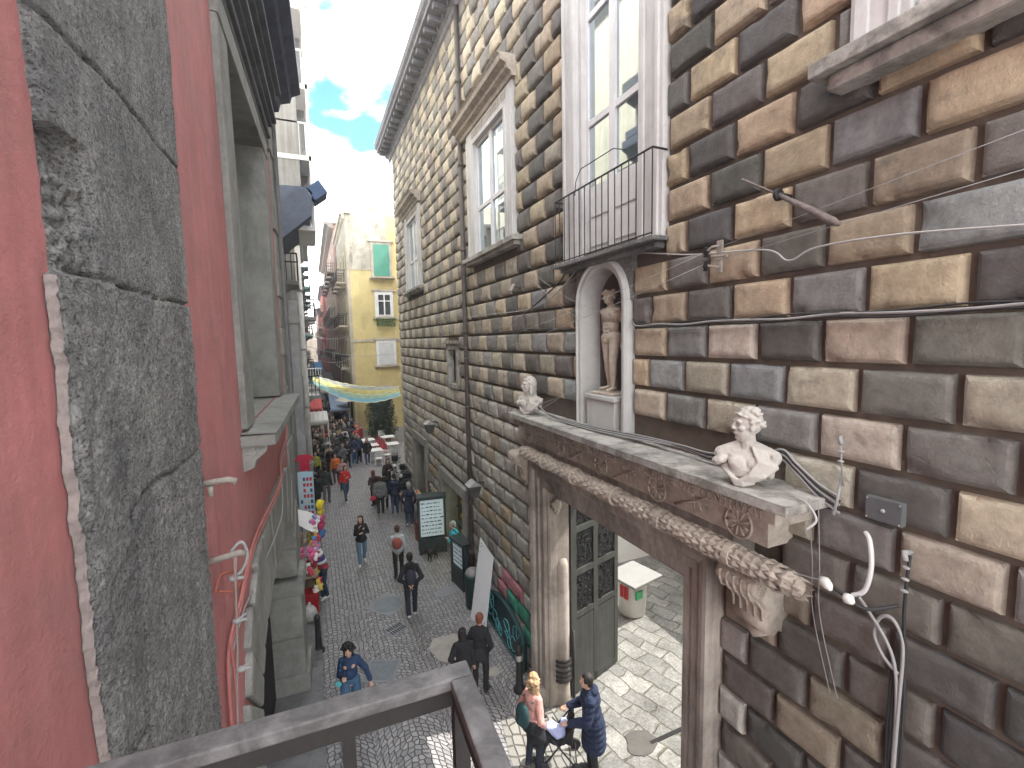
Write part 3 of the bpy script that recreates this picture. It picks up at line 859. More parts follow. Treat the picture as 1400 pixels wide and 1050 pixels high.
# garland of overlapping laurel leaves
b = MB()
g0, g1, gx, gz = 2.44, 7.80, 3.62, 5.19
rr = random.Random(9)
nl = 56
leafprof = [(0.0, .0), (.35, .9), (.7, 1.0), (1.0, .0)]
def grad(t):
    e = min(t, 1 - t) * (g1 - g0)
    return .122 * min(1, .6 + e * 1.6) * (1 + .06 * math.sin(t * 40))
b.tube([(gx, g0 + (g1 - g0) * k / 30, gz) for k in range(31)], [grad(k / 30) * .82 for k in range(31)], 14)
b.sphere((gx, g0 + .03, gz), .092, 10)
for i in range(nl):
    t = (i + .5) / nl; y = g0 + (g1 - g0) * t; R = grad(t) * .9
    s = -1 if t < .47 else 1
    for k in range(9):
        a = 2 * math.pi * (k + .5 * (i % 2)) / 9 + rr.uniform(-.06, .06)
        rad = Vector((math.cos(a), 0, math.sin(a))); tg = Vector((-math.sin(a), 0, math.cos(a))); ax = Vector((0, s, 0))
        base = Vector((gx, y, gz)) + rad * (R * .86)
        Lf = .155; wdt = .046
        tip = base + ax * Lf + rad * .016
        mid = base + ax * Lf * .5 + rad * .026
        vs = [base - ax * .01, mid + tg * wdt - rad * .020, mid + rad * .006, mid - tg * wdt - rad * .020, tip]
        b.add(vs, [(0, 1, 2), (0, 2, 3), (1, 4, 2), (2, 4, 3)])
for t in (.12, .30, .47, .66, .84):
    y = g0 + (g1 - g0) * t
    b.tube([(gx, y - .035, gz), (gx, y + .035, gz)], grad(t) * 1.06, 14)
gl = P(b, 'laurel_garland', PORTALD, parent=portal)
# volute brackets under the garland ends
def bracket(y0):
    b = MB()
    pts = []
    for k in range(40):
        t = k / 39; a = -math.pi * .5 + t * math.pi * 2.2
    prof = [(4.08, 5.06), (3.66, 5.06), (3.615, 5.02), (3.58, 4.93), (3.60, 4.87), (3.66, 4.84), (3.73, 4.80), (3.775, 4.72), (3.78, 4.62), (3.76, 4.57), (3.78, 4.50), (3.83, 4.45), (3.9, 4.44), (3.95, 4.47), (4.08, 4.42)]
    b.prism(prof, 'Y', y0, y0 + .40)
    for k in range(5):
        yy = y0 + .04 + k * .08
        b.tube([(3.578, yy, 5.02), (3.575, yy, 4.92), (3.60, yy, 4.86), (3.68, yy, 4.82), (3.765, yy, 4.72), (3.775, yy, 4.6)], .014, 6)
    b.lathe([(.001, y0 - .02), (.085, y0 - .02), (.095, y0), (.095, y0 + .4), (.085, y0 + .42), (.001, y0 + .42)], (3.66, 0, 4.965), 16, axis='Y')
    for rr_ in (.03, .06):
        b.tube([(3.66 + rr_ * math.cos(t), y0 - .022, 4.965 + rr_ * math.sin(t)) for t in [2 * math.pi * k / 12 for k in range(13)]], .007, 5)
    b.tube([(3.9, y0 + .06, 4.44), (3.9, y0 + .2, 4.36), (3.92, y0 + .34, 4.42)], [.03, .06, .03], 8)
    P(b, 'volute_bracket', PORTALD, True, parent=portal)
    smooth_angle(bpy.context.scene.objects[-1], 40) if False else None
bracket(2.82); bracket(8.12)
# top cornice
b = MB()
b.prism([(4.08, 5.643), (3.70, 5.643), (3.68, 5.655), (3.57, 5.66), (3.55, 5.67), (3.55, 5.815), (4.08, 5.815)], 'Y', 2.60, 8.2)
cb_ = P(b, 'cornice_band', PORTALD, parent=portal)
b = MB()
b.grid(8, 90, lambda u, v: (3.44 + .65 * u, 2.43 + 5.77 * v, 5.905 + .006 * noise.noise(Vector((u * 4, v * 40, 1))) + .03 * u * 0))
b.box(3.44, 4.09, 2.43, 8.20, 5.818, 5.900, bev=.006)
P(b, 'cornice_shelf', CORN, parent=portal)
# worn carved capitals on the band: letters
fc = bpy.data.curves.new('letters', 'FONT'); fc.body = 'IN HONOREM OPTIMI REGIS  NOBILISSIMAE  VEL IN LAVDEM GENERIS  ANTIQVE  QVE  CONSTRVXIT'
fc.size = .12; fc.extrude = .004; fc.align_x = 'LEFT'; fc.space_character = 1.15
fo = bpy.data.objects.new('tmp_text', fc); COL.objects.link(fo)
bpy.context.view_layer.update()
tm = bpy.data.meshes.new_from_object(fo.evaluated_get(bpy.context.evaluated_depsgraph_get()))
bpy.data.objects.remove(fo)
xs = [v.co.x for v in tm.vertices]; sx = 5.55 / max(xs)
for v in tm.vertices:
    v.co = Vector((3.5475 - v.co.z, 8.1 - v.co.x * sx * .97, 5.680 + v.co.y * 1.1))
tm.materials.append(mat('dark_carved_letters', (.26, .225, .19), .85, .3, 9, .4, 40))
to = link('inscription', tm, portal); to.location = -Vector(palace.location) - Vector(portal.location)
# inside of the gate: round shaft guard with iron bands on the left reveal
b = MB()
b.lathe([(.17, 0.0), (.18, .05), (.165, .35), (.155, 1.2), (.15, 2.9), (.12, 3.02), (.001, 3.10)], (4.26, 7.60, 0), 20)
sh = P(b, 'round_shaft', PORTAL, True, parent=portal)
b = MB()
for z in (.52, .62, .72, .84, .93): b.lathe([(.195, z), (.20, z + .01), (.20, z + .06), (.19, z + .07)], (4.26, 7.60, 0), 20)
b.tube([(4.48, 7.50, 0), (4.48, 7.50, 1.5)], .03, 8)
P(b, 'iron_bands', IRON, True, parent=portal)
# carved head above the left reveal and volute on the right one
b = MB()
b.sphere((4.1, 7.45, 4.16), .1, 10, sc=(1, .9, 1.2))
for k in range(14):
    a = k * .9; b.sphere((4.07 + .07 * math.cos(a), 7.40 + .04 * math.sin(k * 2.1), 4.16 + .12 * math.sin(a)), .035, 6)
P(b, 'carved_head', PORTALD, True, parent=portal)
b = MB()
pts = []
for k in range(60):
    t = k / 59; a = t * 2.6 * 2 * math.pi; r = .25 * (1 - t * .82)
    pts.append((4.95 + r * math.cos(a), 4.05, 3.35 + r * math.sin(a)))
b.tube(pts, [.045 * (1 - .6 * k / 59) for k in range(60)], 6)
b.lathe([(.001, 4.0), (.24, 4.0), (.27, 4.06), (.27, 4.16)], (4.95, 0, 3.35), 24, axis='Y')
b.tube([(5.15, 4.05, 3.2), (5.2, 4.05, 2.9), (5.08, 4.05, 2.6), (5.0, 4.05, 2.4)], [.09, .08, .08, .06], 8)
for k in range(5): b.sphere((5.14 - .03 * k, 4.10, 2.95 - .14 * k), .06, 7)
P(b, 'scroll_carving', PORTALD, True, parent=portal)
# door leaf, opened inwards
dl = MB()
hx, hy = 4.46, 7.60; ex, ey = 5.92, 8.06
d = Vector((ex - hx, ey - hy, 0)); W = d.length; d.normalize(); n = Vector((d.y, -d.x, 0))   # n faces the camera side
def dp(u, off, z): return Vector((hx, hy, 0)) + d * u + n * off + Vector((0, 0, z))
def dbox(mb, u0, u1, o0, o1, z0, z1, mi=0):
    c = dp((u0 + u1) / 2, (o0 + o1) / 2, (z0 + z1) / 2)
    mb.obox(c, d * (u1 - u0) / 2, n * (o1 - o0) / 2, Vector((0, 0, (z1 - z0) / 2)), mi)
dbox(dl, 0, W, -.05, 0, .04, 4.32)
for (u0, u1) in ((0, .16), (W / 2 - .07, W / 2 + .07), (W - .12, W)): dbox(dl, u0, u1, .001, .045, .05, 4.3)
dbox(dl, .16, W - .12, .001, .045, .05, .2)
dbox(dl, .16, W - .12, .002, .040, .2, 1.62)
for z in (1.65, 2.55, 3.45, 4.15): dbox(dl, .16, W - .12, .001, .043, z, z + .12)
dl_o = label_part(P(dl, 'gate_leaf', WOOD), 'tall grey green wooden gate leaf with carved black upper panels')
b = MB()
rr = random.Random(3)
for (u0, u1) in ((.17, W / 2 - .08), (W / 2 + .08, W - .13)):
    for z in (1.78, 2.68, 3.58):
        h = .76 if z < 3.5 else .55
        dbox(b, u0, u1, .002, .010, z, z + h)
        for k in range(70):
            u = rr.uniform(u0 + .03, u1 - .03); zz = rr.uniform(z + .03, z + h - .03)
            a = rr.uniform(0, 6.28); l = rr.uniform(.03, .07)
            p = dp(u, .016, zz); q = dp(u + l * math.cos(a), .032, zz + l * math.sin(a)); r2 = dp(u + l * math.cos(a + .9) * 1.3, .016, zz + l * math.sin(a + .9) * 1.3)
            b.tube([p, q, r2], [.006, .012, .005], 5)
P(b, 'carved_panel', CARV, parent=dl_o)
# yard walls
def own(mb, name, m, label, cat, smooth=False):
    return tag(mb.build(name, m, None, smooth), label, cat)
b = MB(); b.box(10.8, 11.1, 1.9, 12.3, 0, 3.9); b.box(10.74, 11.16, 1.9, 12.3, 3.903, 4.0)
own(b, 'yard_wall', WHITEW, 'white lime washed yard wall seen through the open gate', 'wall')
b = MB(); b.box(4.96, 10.8, 11.8, 12.1, 0, 5.5)
own(b, 'yard_wall', WHITEW, 'white side wall of the yard behind the gate leaf', 'wall')
# ================================================================ pink building on the left (built in its own frame: x out, y along the street)
pb = empty('pink_building', (-.9, 0, 0), -math.atan(.0355), 'pink plastered building with grey piperno stonework and a deep stone framed window', 'building')
def LP(mb, name, mats, smooth=False, parent=None, label=None):
    o = mb.build(name, mats, parent or pb, smooth)
    if label: o['label'] = label
    return o
b = MB()
# pink wall plane with holes for the window and the arch
HW = (5.98, 8.78, 6.42, 10.50)
A0, A1, AZ = 5.1, 10.1, 4.6
def quad(x, y0, y1, z0, z1): b.add([(x, y0, z0), (x, y1, z0), (x, y1, z1), (x, y0, z1)], [(0, 1, 2, 3)])
for (y0, y1, z0, z1) in ((-3, 2.0, 0, 14.2), (3.58, A0, 0, 6.42), (A0, A1, AZ, 6.42), (A1, 11.0, 0, 6.42), (3.58, HW[0], 6.42, 10.5), (HW[1], 11.0, 6.42, 10.5), (3.58, 11.0, 10.5, 14.2)):
    quad(0, y0, y1, z0, z1)
LP(b, 'wall', PINK)
b = MB(); b.box(-8, -.9, 0, 10.99, 0, 14.1); b.box(-.9, -.002, 10.7, 11.0, 0, 14.2); b.box(-.9, -.002, -3, 11.0, 14.1, 14.2)
LP(b, 'building_core', GREYP)
# big worn stone pilaster: a displaced grid with its joints and cracks
def poly_d(p, pl):
    best = 9
    for (a, c) in zip(pl, pl[1:]):
        ax, ay = a; bx, by = c; dx, dy = bx - ax, by - ay
        t = max(0, min(1, ((p[0] - ax) * dx + (p[1] - ay) * dy) / (dx * dx + dy * dy)))
        best = min(best, math.hypot(p[0] - ax - t * dx, p[1] - ay - t * dy))
    return best
CR = [[(2.0, 8.44), (2.43, 8.46), (2.66, 8.48), (3.39, 8.46), (3.9, 8.45)], [(2.0, 7.56), (2.42, 7.585), (2.88, 7.56), (3.8, 7.575)],
      [(2.5, 6.58), (2.74, 6.63), (3.2, 6.60), (3.8, 6.62)], [(2.47, 6.58), (2.50, 6.38), (2.48, 5.91), (2.46, 5.49), (2.45, 4.8)], [(2.0, 5.6), (2.45, 5.61)],
      [(2.45, 5.05), (3.0, 5.03), (3.8, 5.04)], [(2.0, 9.6), (3.0, 9.62), (3.9, 9.6)]]
def ledge(z): return 2.12 + .03 * noise.noise(Vector((z * 1.7, 3, 0))) + .016 * noise.fractal(Vector((z * 11, 5, 0)), .8, 2.0, 5) - (.02 if z < 7.56 else -.03)
def redge(z): return 3.62 + max(0, (z - 5) * .045) + .02 * noise.noise(Vector((z * 3, 8, 0))) + .008 * noise.noise(Vector((z * 20, 8, 0)))
NU, NV = 150, 560
def pilf(u, v):
    z = 3.2 + v * 8.2
    y = ledge(z) + (redge(z) - ledge(z)) * u
    h = .045
    h += .004 * noise.noise(Vector((y * 3, z * 3, 1))) + (.0035 if z > 7.56 else .006) * noise.fractal(Vector((y * 22, z * 20, 2)), .7, 2.0, 5)
    pit = noise.noise(Vector((y * 16, z * 9, 4))); h -= .05 * max(0, pit - .52)
    dmin = min(poly_d((y + .012 * noise.noise(Vector((z * 8, y * 8, 2))), z + .02 * noise.noise(Vector((y * 7, z * 5, 7)))), c) for c in CR) if any(abs(c[0][1] - z) < 2.2 for c in CR) else 9
    wd = .007
    if dmin < .03: h -= .032 * math.exp(-(dmin / wd) ** 2)
    # broken, hacked-out edge between z 7.6 and 8.1
    e = y - ledge(z)
    if 7.58 < z < 8.08:
        k = max(0, 1 - e / (.30 + .10 * noise.noise(Vector((z * 5, 2, 2)))))
        h -= (.075 if z > 8.0 else .05) * min(1, k * 2.5) - .026 * noise.fractal(Vector((y * 9, z * 15, 3)), .7, 2, 4) * min(1, k * 3)
    # rounded bottom blocks, rougher tooling low down
    if z < 7.56: h += .008 + .006 * noise.fractal(Vector((y * 12, z * 12, 6)), .8, 2.0, 4)
    if e < .06: h -= .02 * (1 - e / .06)
    e2 = redge(z) - y
    if e2 < .05: h -= .02 * (1 - e2 / .05) ** 2
    if u == 0: h = min(h, -.01)
    if u == 1: h = -.02
    return (h, y, z)
b = MB(); b.grid(NU, NV, pilf)
LP(b, 'stone_pilaster', PIPERNO, True, label='tall rough dark stone pilaster with cracks and a broken edge')
# chipped plaster lip along the pilaster's left side
b = MB()
def lip(u, v):
    z = 3.2 + v * 4.36
    w0 = .006 + .040 * abs(noise.fractal(Vector((z * 7, 4, 0)), .7, 2, 5))
    y = ledge(z) - .02 + w0 * u + .008 * noise.noise(Vector((z * 30, u * 3, 0)))
    return (.012 + .026 * math.sqrt(u) + .002 * noise.fractal(Vector((z * 22, u * 3, 2)), .7, 2, 4), y, z)
b.grid(5, 500, lip)
LP(b, 'plaster_lip', PLEDGE, True)
b = MB()   # pink plaster stands a little proud left of it
b.grid(4, 300, lambda u, v: (.016 * (1 if u > .01 else 0) * (1 if u < .99 else 0.2), -3 + (ledge(3.2 + v * 8.2) + 3 - .004) * u, 3.2 + v * 8.2))
LP(b, 'plaster_coat', PINK, True)
# window surround
b = MB()
y0, y1, z0, z1 = HW
b.box(-.75, .06, y0 - .50, y0, z0, z1 + .0, bev=.015)
b.box(-.75, .06, y1, y1 + .58, z0 + .002, z1, bev=.015)
b.box(-.75, .075, y0 - .50, y1 + .58, z1 + .003, z1 + .30, bev=.015)
fr = LP(b, 'window_surround', PIPLT, label='grey stone surround of the deep window')
b = MB(); zt = z1 + .31
for (d0, za, zb) in ((.08, 0, .10), (.13, .103, .16), (.11, .163, .30), (.17, .303, .36), (.24, .363, .44), (.15, .443, .75), (.26, .753, .84), (.34, .843, .93)):
    b.box(-.05, d0, y0 - .62, y1 + .72, zt + za, zt + zb, bev=.012)
LP(b, 'lintel_moulding', mat('weathered_grey_moulding', (.125, .13, .14), .8, .3, 5, .4, 30, dirt=.3), parent=fr)
b = MB()
b.grid(14, 30, lambda u, v: (-.7 + u * 1.03, (y0 - .62) + v * (y1 - y0 + 1.34), 6.425 - .05 * u + .006 * noise.noise(Vector((u * 6, v * 20, 1)))))
b.box(-.7, .325, y0 - .61, y1 + .71, 6.25, 6.37, bev=.02)
b.prism([(0, 6.248), (.24, 6.248), (.22, 6.18), (.12, 6.10), (.10, 6.02), (0, 5.98)], 'Y', y0 - .56, y1 + .66)
LP(b, 'window_sill', PIPLT, parent=fr)
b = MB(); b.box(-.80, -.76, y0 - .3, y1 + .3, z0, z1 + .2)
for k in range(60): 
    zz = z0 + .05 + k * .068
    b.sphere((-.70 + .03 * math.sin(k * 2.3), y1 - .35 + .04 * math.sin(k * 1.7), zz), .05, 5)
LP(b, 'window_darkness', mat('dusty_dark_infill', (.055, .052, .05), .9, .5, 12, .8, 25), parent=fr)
# stone quoin strip right of the window
b = MB()
zz = 0.0; k = 0
rq = random.Random(2)
while zz < 14:
    h = rq.uniform(.5, .75)
    if zz + h > 5.4 or True:
        b.box(-.3, .03 + .02 * (k % 2), 10.30 - .10 * (k % 2), 11.02, max(zz, 5.35) if zz < 5.35 < zz + h else zz, zz + h - .012, bev=.02)
    zz += h; k += 1
LP(b, 'corner_quoins', PIPLT)
# arch with stepped voussoirs
b = MB()
yc_, zc_ = 7.50, 2.55
def sup(a, A_, B_, n_=3.4):
    c, q = math.cos(a), math.sin(a)
    return (yc_ + A_ * math.copysign(abs(c) ** (2 / n_), c), zc_ + B_ * max(0, q) ** (2 / n_))
nv = 15
for k in range(nv):
    a0 = math.pi - math.pi * k / nv - .007; a1 = math.pi - math.pi * (k + 1) / nv + .007
    ex_ = .10 if k % 2 else 0
    ins = [sup(a0 + (a1 - a0) * t / 4, 2.46, 1.66) for t in range(5)]
    outs = [sup(a0 + (a1 - a0) * t / 4, 3.04 + ex_, 2.56 + ex_ * .6) for t in range(5)]
    dd = .065 + .012 * math.sin(k * 3.1)
    bm = bmesh.new()
    ring = ins + outs[::-1]; m_ = len(ring)
    v0 = [bm.verts.new((-.75, *p_)) for p_ in ring]; v1 = [bm.verts.new((dd, *p_)) for p_ in ring]
    bm.faces.new(v0[::-1]); bm.faces.new(v1)
    for i in range(m_): bm.faces.new([v0[i], v0[(i + 1) % m_], v1[(i + 1) % m_], v1[i]])
    bmesh.ops.recalc_face_normals(bm, faces=bm.faces)
    bmesh.ops.bevel(bm, geom=[e_ for e_ in bm.edges if e_.calc_face_angle(0) > .5], offset=.035, segments=2, affect='EDGES', profile=.6)
    b.bm(bm)
ar = LP(b, 'stone_arch', PIPLT, label='grey stone arch of stepped voussoirs below the window')
b = MB()
for (ya, yb) in ((4.50, 5.02), (9.98, 10.9)):
    b = MB()
    for (za, zb, dd) in ((0, .5, .16), (.503, 1.3, .09), (1.303, 2.2, .09)): b.box(-.75, dd, ya, yb, za, zb, bev=.03)
    b.box(-.75, .15, ya - .06, yb + .04, 2.203, 2.54, bev=.06)
    LP(b, 'arch_pier', PIPLT, parent=ar)
b = MB()
b.box(-.3, .055, 10.92, 11.03, 0, 1.4, bev=.02)
b.box(-.3, .05, 10.92, 11.03, 1.41, 3.2, bev=.02); b.box(-.3, .045, 10.0, 11.03, 2.6, 5.34, bev=.03)
LP(b, 'wall_base_stones', PIPLT, parent=ar)
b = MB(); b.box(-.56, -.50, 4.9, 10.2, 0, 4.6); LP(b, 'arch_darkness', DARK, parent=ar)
# eaves, seen from below
b = MB()
b.prism([(0, 11.95), (.20, 12.0), (.24, 12.15), (.42, 12.2), (.46, 12.32), (.62, 12.4), (.62, 12.62), (0, 12.7)], 'Y', 4.2, 10.9)
b.box(0, .50, 4.3, 10.9, 12.72, 12.9)
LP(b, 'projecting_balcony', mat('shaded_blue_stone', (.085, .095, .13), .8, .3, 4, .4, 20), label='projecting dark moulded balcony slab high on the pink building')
b = MB(); b.prism([(0, 13.7), (.3, 13.8), (.45, 14.0), (.45, 14.25), (0, 14.3)], 'Y', -3, 11.1)
LP(b, 'roof_cornice', DKSTONE)
b = MB()
b.tube([(.07, 10.9, 5.4), (.07, 10.9, 13.4)], .05, 8)
LP(b, 'drainpipe', mat('grey_wall_pipe', (.16, .16, .16), .6, .2, 5, .2, 30))

# --- hooks and cables on the pink wall (things of their own, in the wall's frame)
def wl(d, s, z):
    return pb.matrix_world @ Vector((d, s, z))
bpy.context.view_layer.update()
def wire(name, pts, r, m, label, cat='cable', n=6, smooth=True, group=None):
    b = MB(); b.tube(pts, r, n)
    return tag(b.build(name, m, None, smooth), label, cat, group)
def catmull(pts, n=8):
    pts = [Vector(p) for p in pts]; P_ = [pts[0]] + pts + [pts[-1]]; out = []
    for i in range(len(P_) - 3):
        for k in range(n):
            t = k / n
            a, b_, c, d_ = P_[i:i + 4]
            out.append(.5 * ((2 * b_) + (c - a) * t + (2 * a - 5 * b_ + 4 * c - d_) * t * t + (3 * b_ - a - 3 * c + d_) * t ** 3))
    return out + [pts[-1]]
CABBR = mat('rusty_hook', (.30, .27, .24), .7, .3, 20, .4, 50)
for (s, z, lab) in ((3.78, 6.33, 'short grey iron hook sticking out of the pink wall, the higher one'),):
    r = empty('wall_hook', wl(0, s, z), pb.rotation_euler.z, lab, 'hook')
    b = MB(); b.tube([(-.02, 0, 0), (.17, .02, .01), (.21, .03, -.005), (.20, .03, -.03)], [.022, .022, .024, .016], 8); b.build('bar', CABBR, r, True)
    b = MB(); b.tube([(.06, 0, -.02), (.06, .0, -.09)], .02, 6); b.build('peg', CABBR, r, True)
r = empty('wall_hook', wl(0, 3.82, 5.74), pb.rotation_euler.z, 'grey iron bracket carrying the knotted cable bundle, the lower one', 'hook')
b = MB(); b.tube([(-.02, 0, 0), (.20, .02, .03), (.23, .03, .01)], .024, 8); b.build('bar', CABBR, r, True)
b = MB(); b.tube(catmull([(.14, .02, .05), (.21, .04, .10), (.24, .05, .0), (.21, .04, -.10), (.17, .03, -.14)]), .012, 6); b.build('loop', CABG, r, True)
r = empty('cable_bundle', wl(0, 3.82, 4.0), pb.rotation_euler.z, 'thin grey cable bundle tied with three knots hanging down the pink wall', 'cable')
for k in range(3):
    b = MB(); b.tube(catmull([(.16 + .008 * k, .02, 1.78), (.155, .01 * k, 1.5), (.13, .02 + .01 * k, 1.0), (.10, .0, .5), (.08, .02 * k, -.6)]), .009, 6); b.build('cable', mat('greyish_pink_cable', (.27, .20, .19), .6, .1, 4, 0), r, True)
for z in (1.58, 1.25, .86):
    b = MB(); b.sphere((.145, .02, z), .028, 7, sc=(1.2, 1, .8)); b.tube([(.15, .02, z), (.21, .03, z - .01)], .014, 6); b.tube([(.15, .03, z), (.2, .06, z + .02)], .01, 6); b.build('knot', CABG, r, True)
wire('coiled_cable', catmull([wl(.05, 3.80, 5.52), wl(.15, 3.86, 5.48), wl(.17, 3.95, 5.56), wl(.06, 3.9, 5.6), wl(.03, 3.8, 5.52)]), .010, mat('red_brown_cable', (.30, .09, .06), .6, .1, 4, 0), 'red brown cable coil below the lower hook')
for k, (o, lab, m, r_) in enumerate(((0, 'pink painted cable climbing the pink wall along the arch, uppermost', CABP, .014), (.07, 'second pink painted cable just below the uppermost', CABP, .010), (.16, 'thin grey cable sagging under the pink cables beside the arch', CABG, .008))):
    sag = .3 if k == 2 else 0
    wire('wall_cable', catmull([wl(.03, 3.95, 4.0 - o), wl(.03, 4.02, 4.85 - o), wl(.03, 4.6, 5.02 - o), wl(.035, 5.6, 5.22 - o - sag), wl(.14, 7.2, 5.35 - o - sag), wl(.035, 8.4, 5.42 - o), wl(.03, 9.4, 5.48 - o)]), r_, m, lab)
wire('wall_cable', catmull([wl(.03, 9.4, 5.46), wl(.03, 9.9, 5.6), wl(.03, 10.1, 6.3)]), .012, CABP, 'short pink cable rising to the right of the window sill')
wire('wall_cable', catmull([wl(.06, 3.98, 5.0), wl(.05, 4.08, 4.6), wl(.05, 4.0, 4.1), wl(.05, 4.05, 3.4)]), .011, CABP, 'pink painted cable dropping beside the knotted bundle')
# foreground railing of the balcony the picture is taken from
rz_ = pb.rotation_euler.z
rail = empty('balcony_railing', (0.30, 1.07, 6.45), rz_, 'worn dark iron balcony railing with chipped paint in the foreground', 'railing')
b = MB()
b.box(-1.25, .028, -.028, .028, -.016, .016, bev=.005)
b.box(-.028, .028, -1.1, -.030, -.0155, .0155, bev=.005)
hr = b.build('handrail', RAILM, rail)
b = MB(); b.box(-1.25, .022, -.022, .022, -.06, -.017); b.box(-.022, .022, -1.1, -.023, -.06, -.0175)
b.build('under_rail', RAILD, rail)
for i, (x, y) in enumerate([(0, 0), (-.27, 0), (-.54, 0), (-.81, 0), (-1.08, 0), (0, -.30), (0, -.60), (0, -.9)]):
    b = MB(); s = .019 if i == 0 else .015
    b.box(x - s, x + s, y - s, y + s, -.95, -.061); b.build('baluster', RAILD, rail)
b = MB()
for (x, y, s) in ((-.86, .002, .018), (-.815, -.004, .010), (-.79, .004, .007)):
    pts = [(x + s * (1.4 + .4 * noise.noise(Vector((k * .9, s * 90, 1)))) * math.cos(2 * math.pi * k / 16), y + s * .8 * (1 + .3 * noise.noise(Vector((k * .7, 3, 1)))) * math.sin(2 * math.pi * k / 16)) for k in range(16)]
    b.prism(pts, 'Z', .0155, .0172)
b.build('chipped_paint', mat('salmon_undercoat', (.60, .33, .25), .7, .15, 20, .2, 60), rail)
b = MB(); b.box(-1.2, .05, -1.2, .05, -1.10, -.96); b.build('balcony_floor', PIPLT, rail)
# ================================================================ figures: limbs fused by a voxel remesh into one continuous surface
def fuse(name, prims, voxel, mats, parent=None, facemat=None, disp=None, smooth_it=2, link_it=True):
    """prims: ('c', p0, r0, p1, r1) tapered capsule | ('e', centre, (rx,ry,rz), euler) ellipsoid"""
    b = MB()
    for p in prims:
        if p[0] == 'c':
            p0, r0, p1, r1 = Vector(p[1]), p[2], Vector(p[3]), p[4]
            n = 12 if max(r0, r1) > .02 else 8
            d = (p1 - p0); l = max(d.length, 1e-5)
            k = 4; pts = []; rs = []
            dn = d / l
            for i in range(k):
                a = math.pi / 2 * (1 - i / k); pts.append(p0 - dn * r0 * math.sin(a)); rs.append(max(1e-4, r0 * math.cos(a)))
            for i in range(k + 1):
                a = math.pi / 2 * i / k; pts.append(p1 + dn * r1 * math.sin(a)); rs.append(max(1e-4, r1 * math.cos(a)))
            # axis offsets are irregular, so make the frame once
            up = Vector((0, 0, 1)) if abs(dn.z) < .9 else Vector((1, 0, 0))
            a_ = dn.cross(up).normalized(); b_ = dn.cross(a_)
            vs = [q + (a_ * math.cos(2 * math.pi * j / n) + b_ * math.sin(2 * math.pi * j / n)) * r for q, r in zip(pts, rs) for j in range(n)]
            m = len(pts)
            fs = [(i * n + j, i * n + (j + 1) % n, (i + 1) * n + (j + 1) % n, (i + 1) * n + j) for i in range(m - 1) for j in range(n)]
            fs += [tuple(reversed(range(n))), tuple((m - 1) * n + j for j in range(n))]
            b.add(vs, fs)
        else:
            c, r, e = p[1], p[2], (p[3] if len(p) > 3 else (0, 0, 0))
            M_ = Matrix.Translation(c) @ Euler(e).to_matrix().to_4x4() @ Matrix.Diagonal((r[0], r[1], r[2], 1))
            n = 10
            q = MB().sphere((0, 0, 0), 1, n)
            b.add([M_ @ Vector(v) for v in q.v], q.f)
    me = b.mesh(name + '_src', [], fix=True)
    o = bpy.data.objects.new('tmp', me); COL.objects.link(o)
    md = o.modifiers.new('r', 'REMESH'); md.mode = 'VOXEL'; md.voxel_size = voxel; md.use_smooth_shade = True
    if smooth_it:
        ms_ = o.modifiers.new('s', 'SMOOTH'); ms_.factor = .5; ms_.iterations = smooth_it
    dg = bpy.context.evaluated_depsgraph_get()
    out = bpy.data.meshes.new_from_object(o.evaluated_get(dg))
    out.name = name
    bpy.data.objects.remove(o); bpy.data.meshes.remove(me)
    out.materials.clear()
    for m in (mats if isinstance(mats, (list, tuple)) else [mats]): out.materials.append(m)
    if disp:
        out.calc_loop_triangles()
        nrm = [v.normal.copy() for v in out.vertices]
        for v, n_ in zip(out.vertices, nrm): v.co += n_ * disp(v.co)
    if facemat:
        for p in out.polygons: p.material_index = facemat(p.center)
    out.polygons.foreach_set('use_smooth', [True] * len(out.polygons))
    out.update()
    if not link_it: return out
    return link(name, out, parent)

def V(*a): return Vector(a)

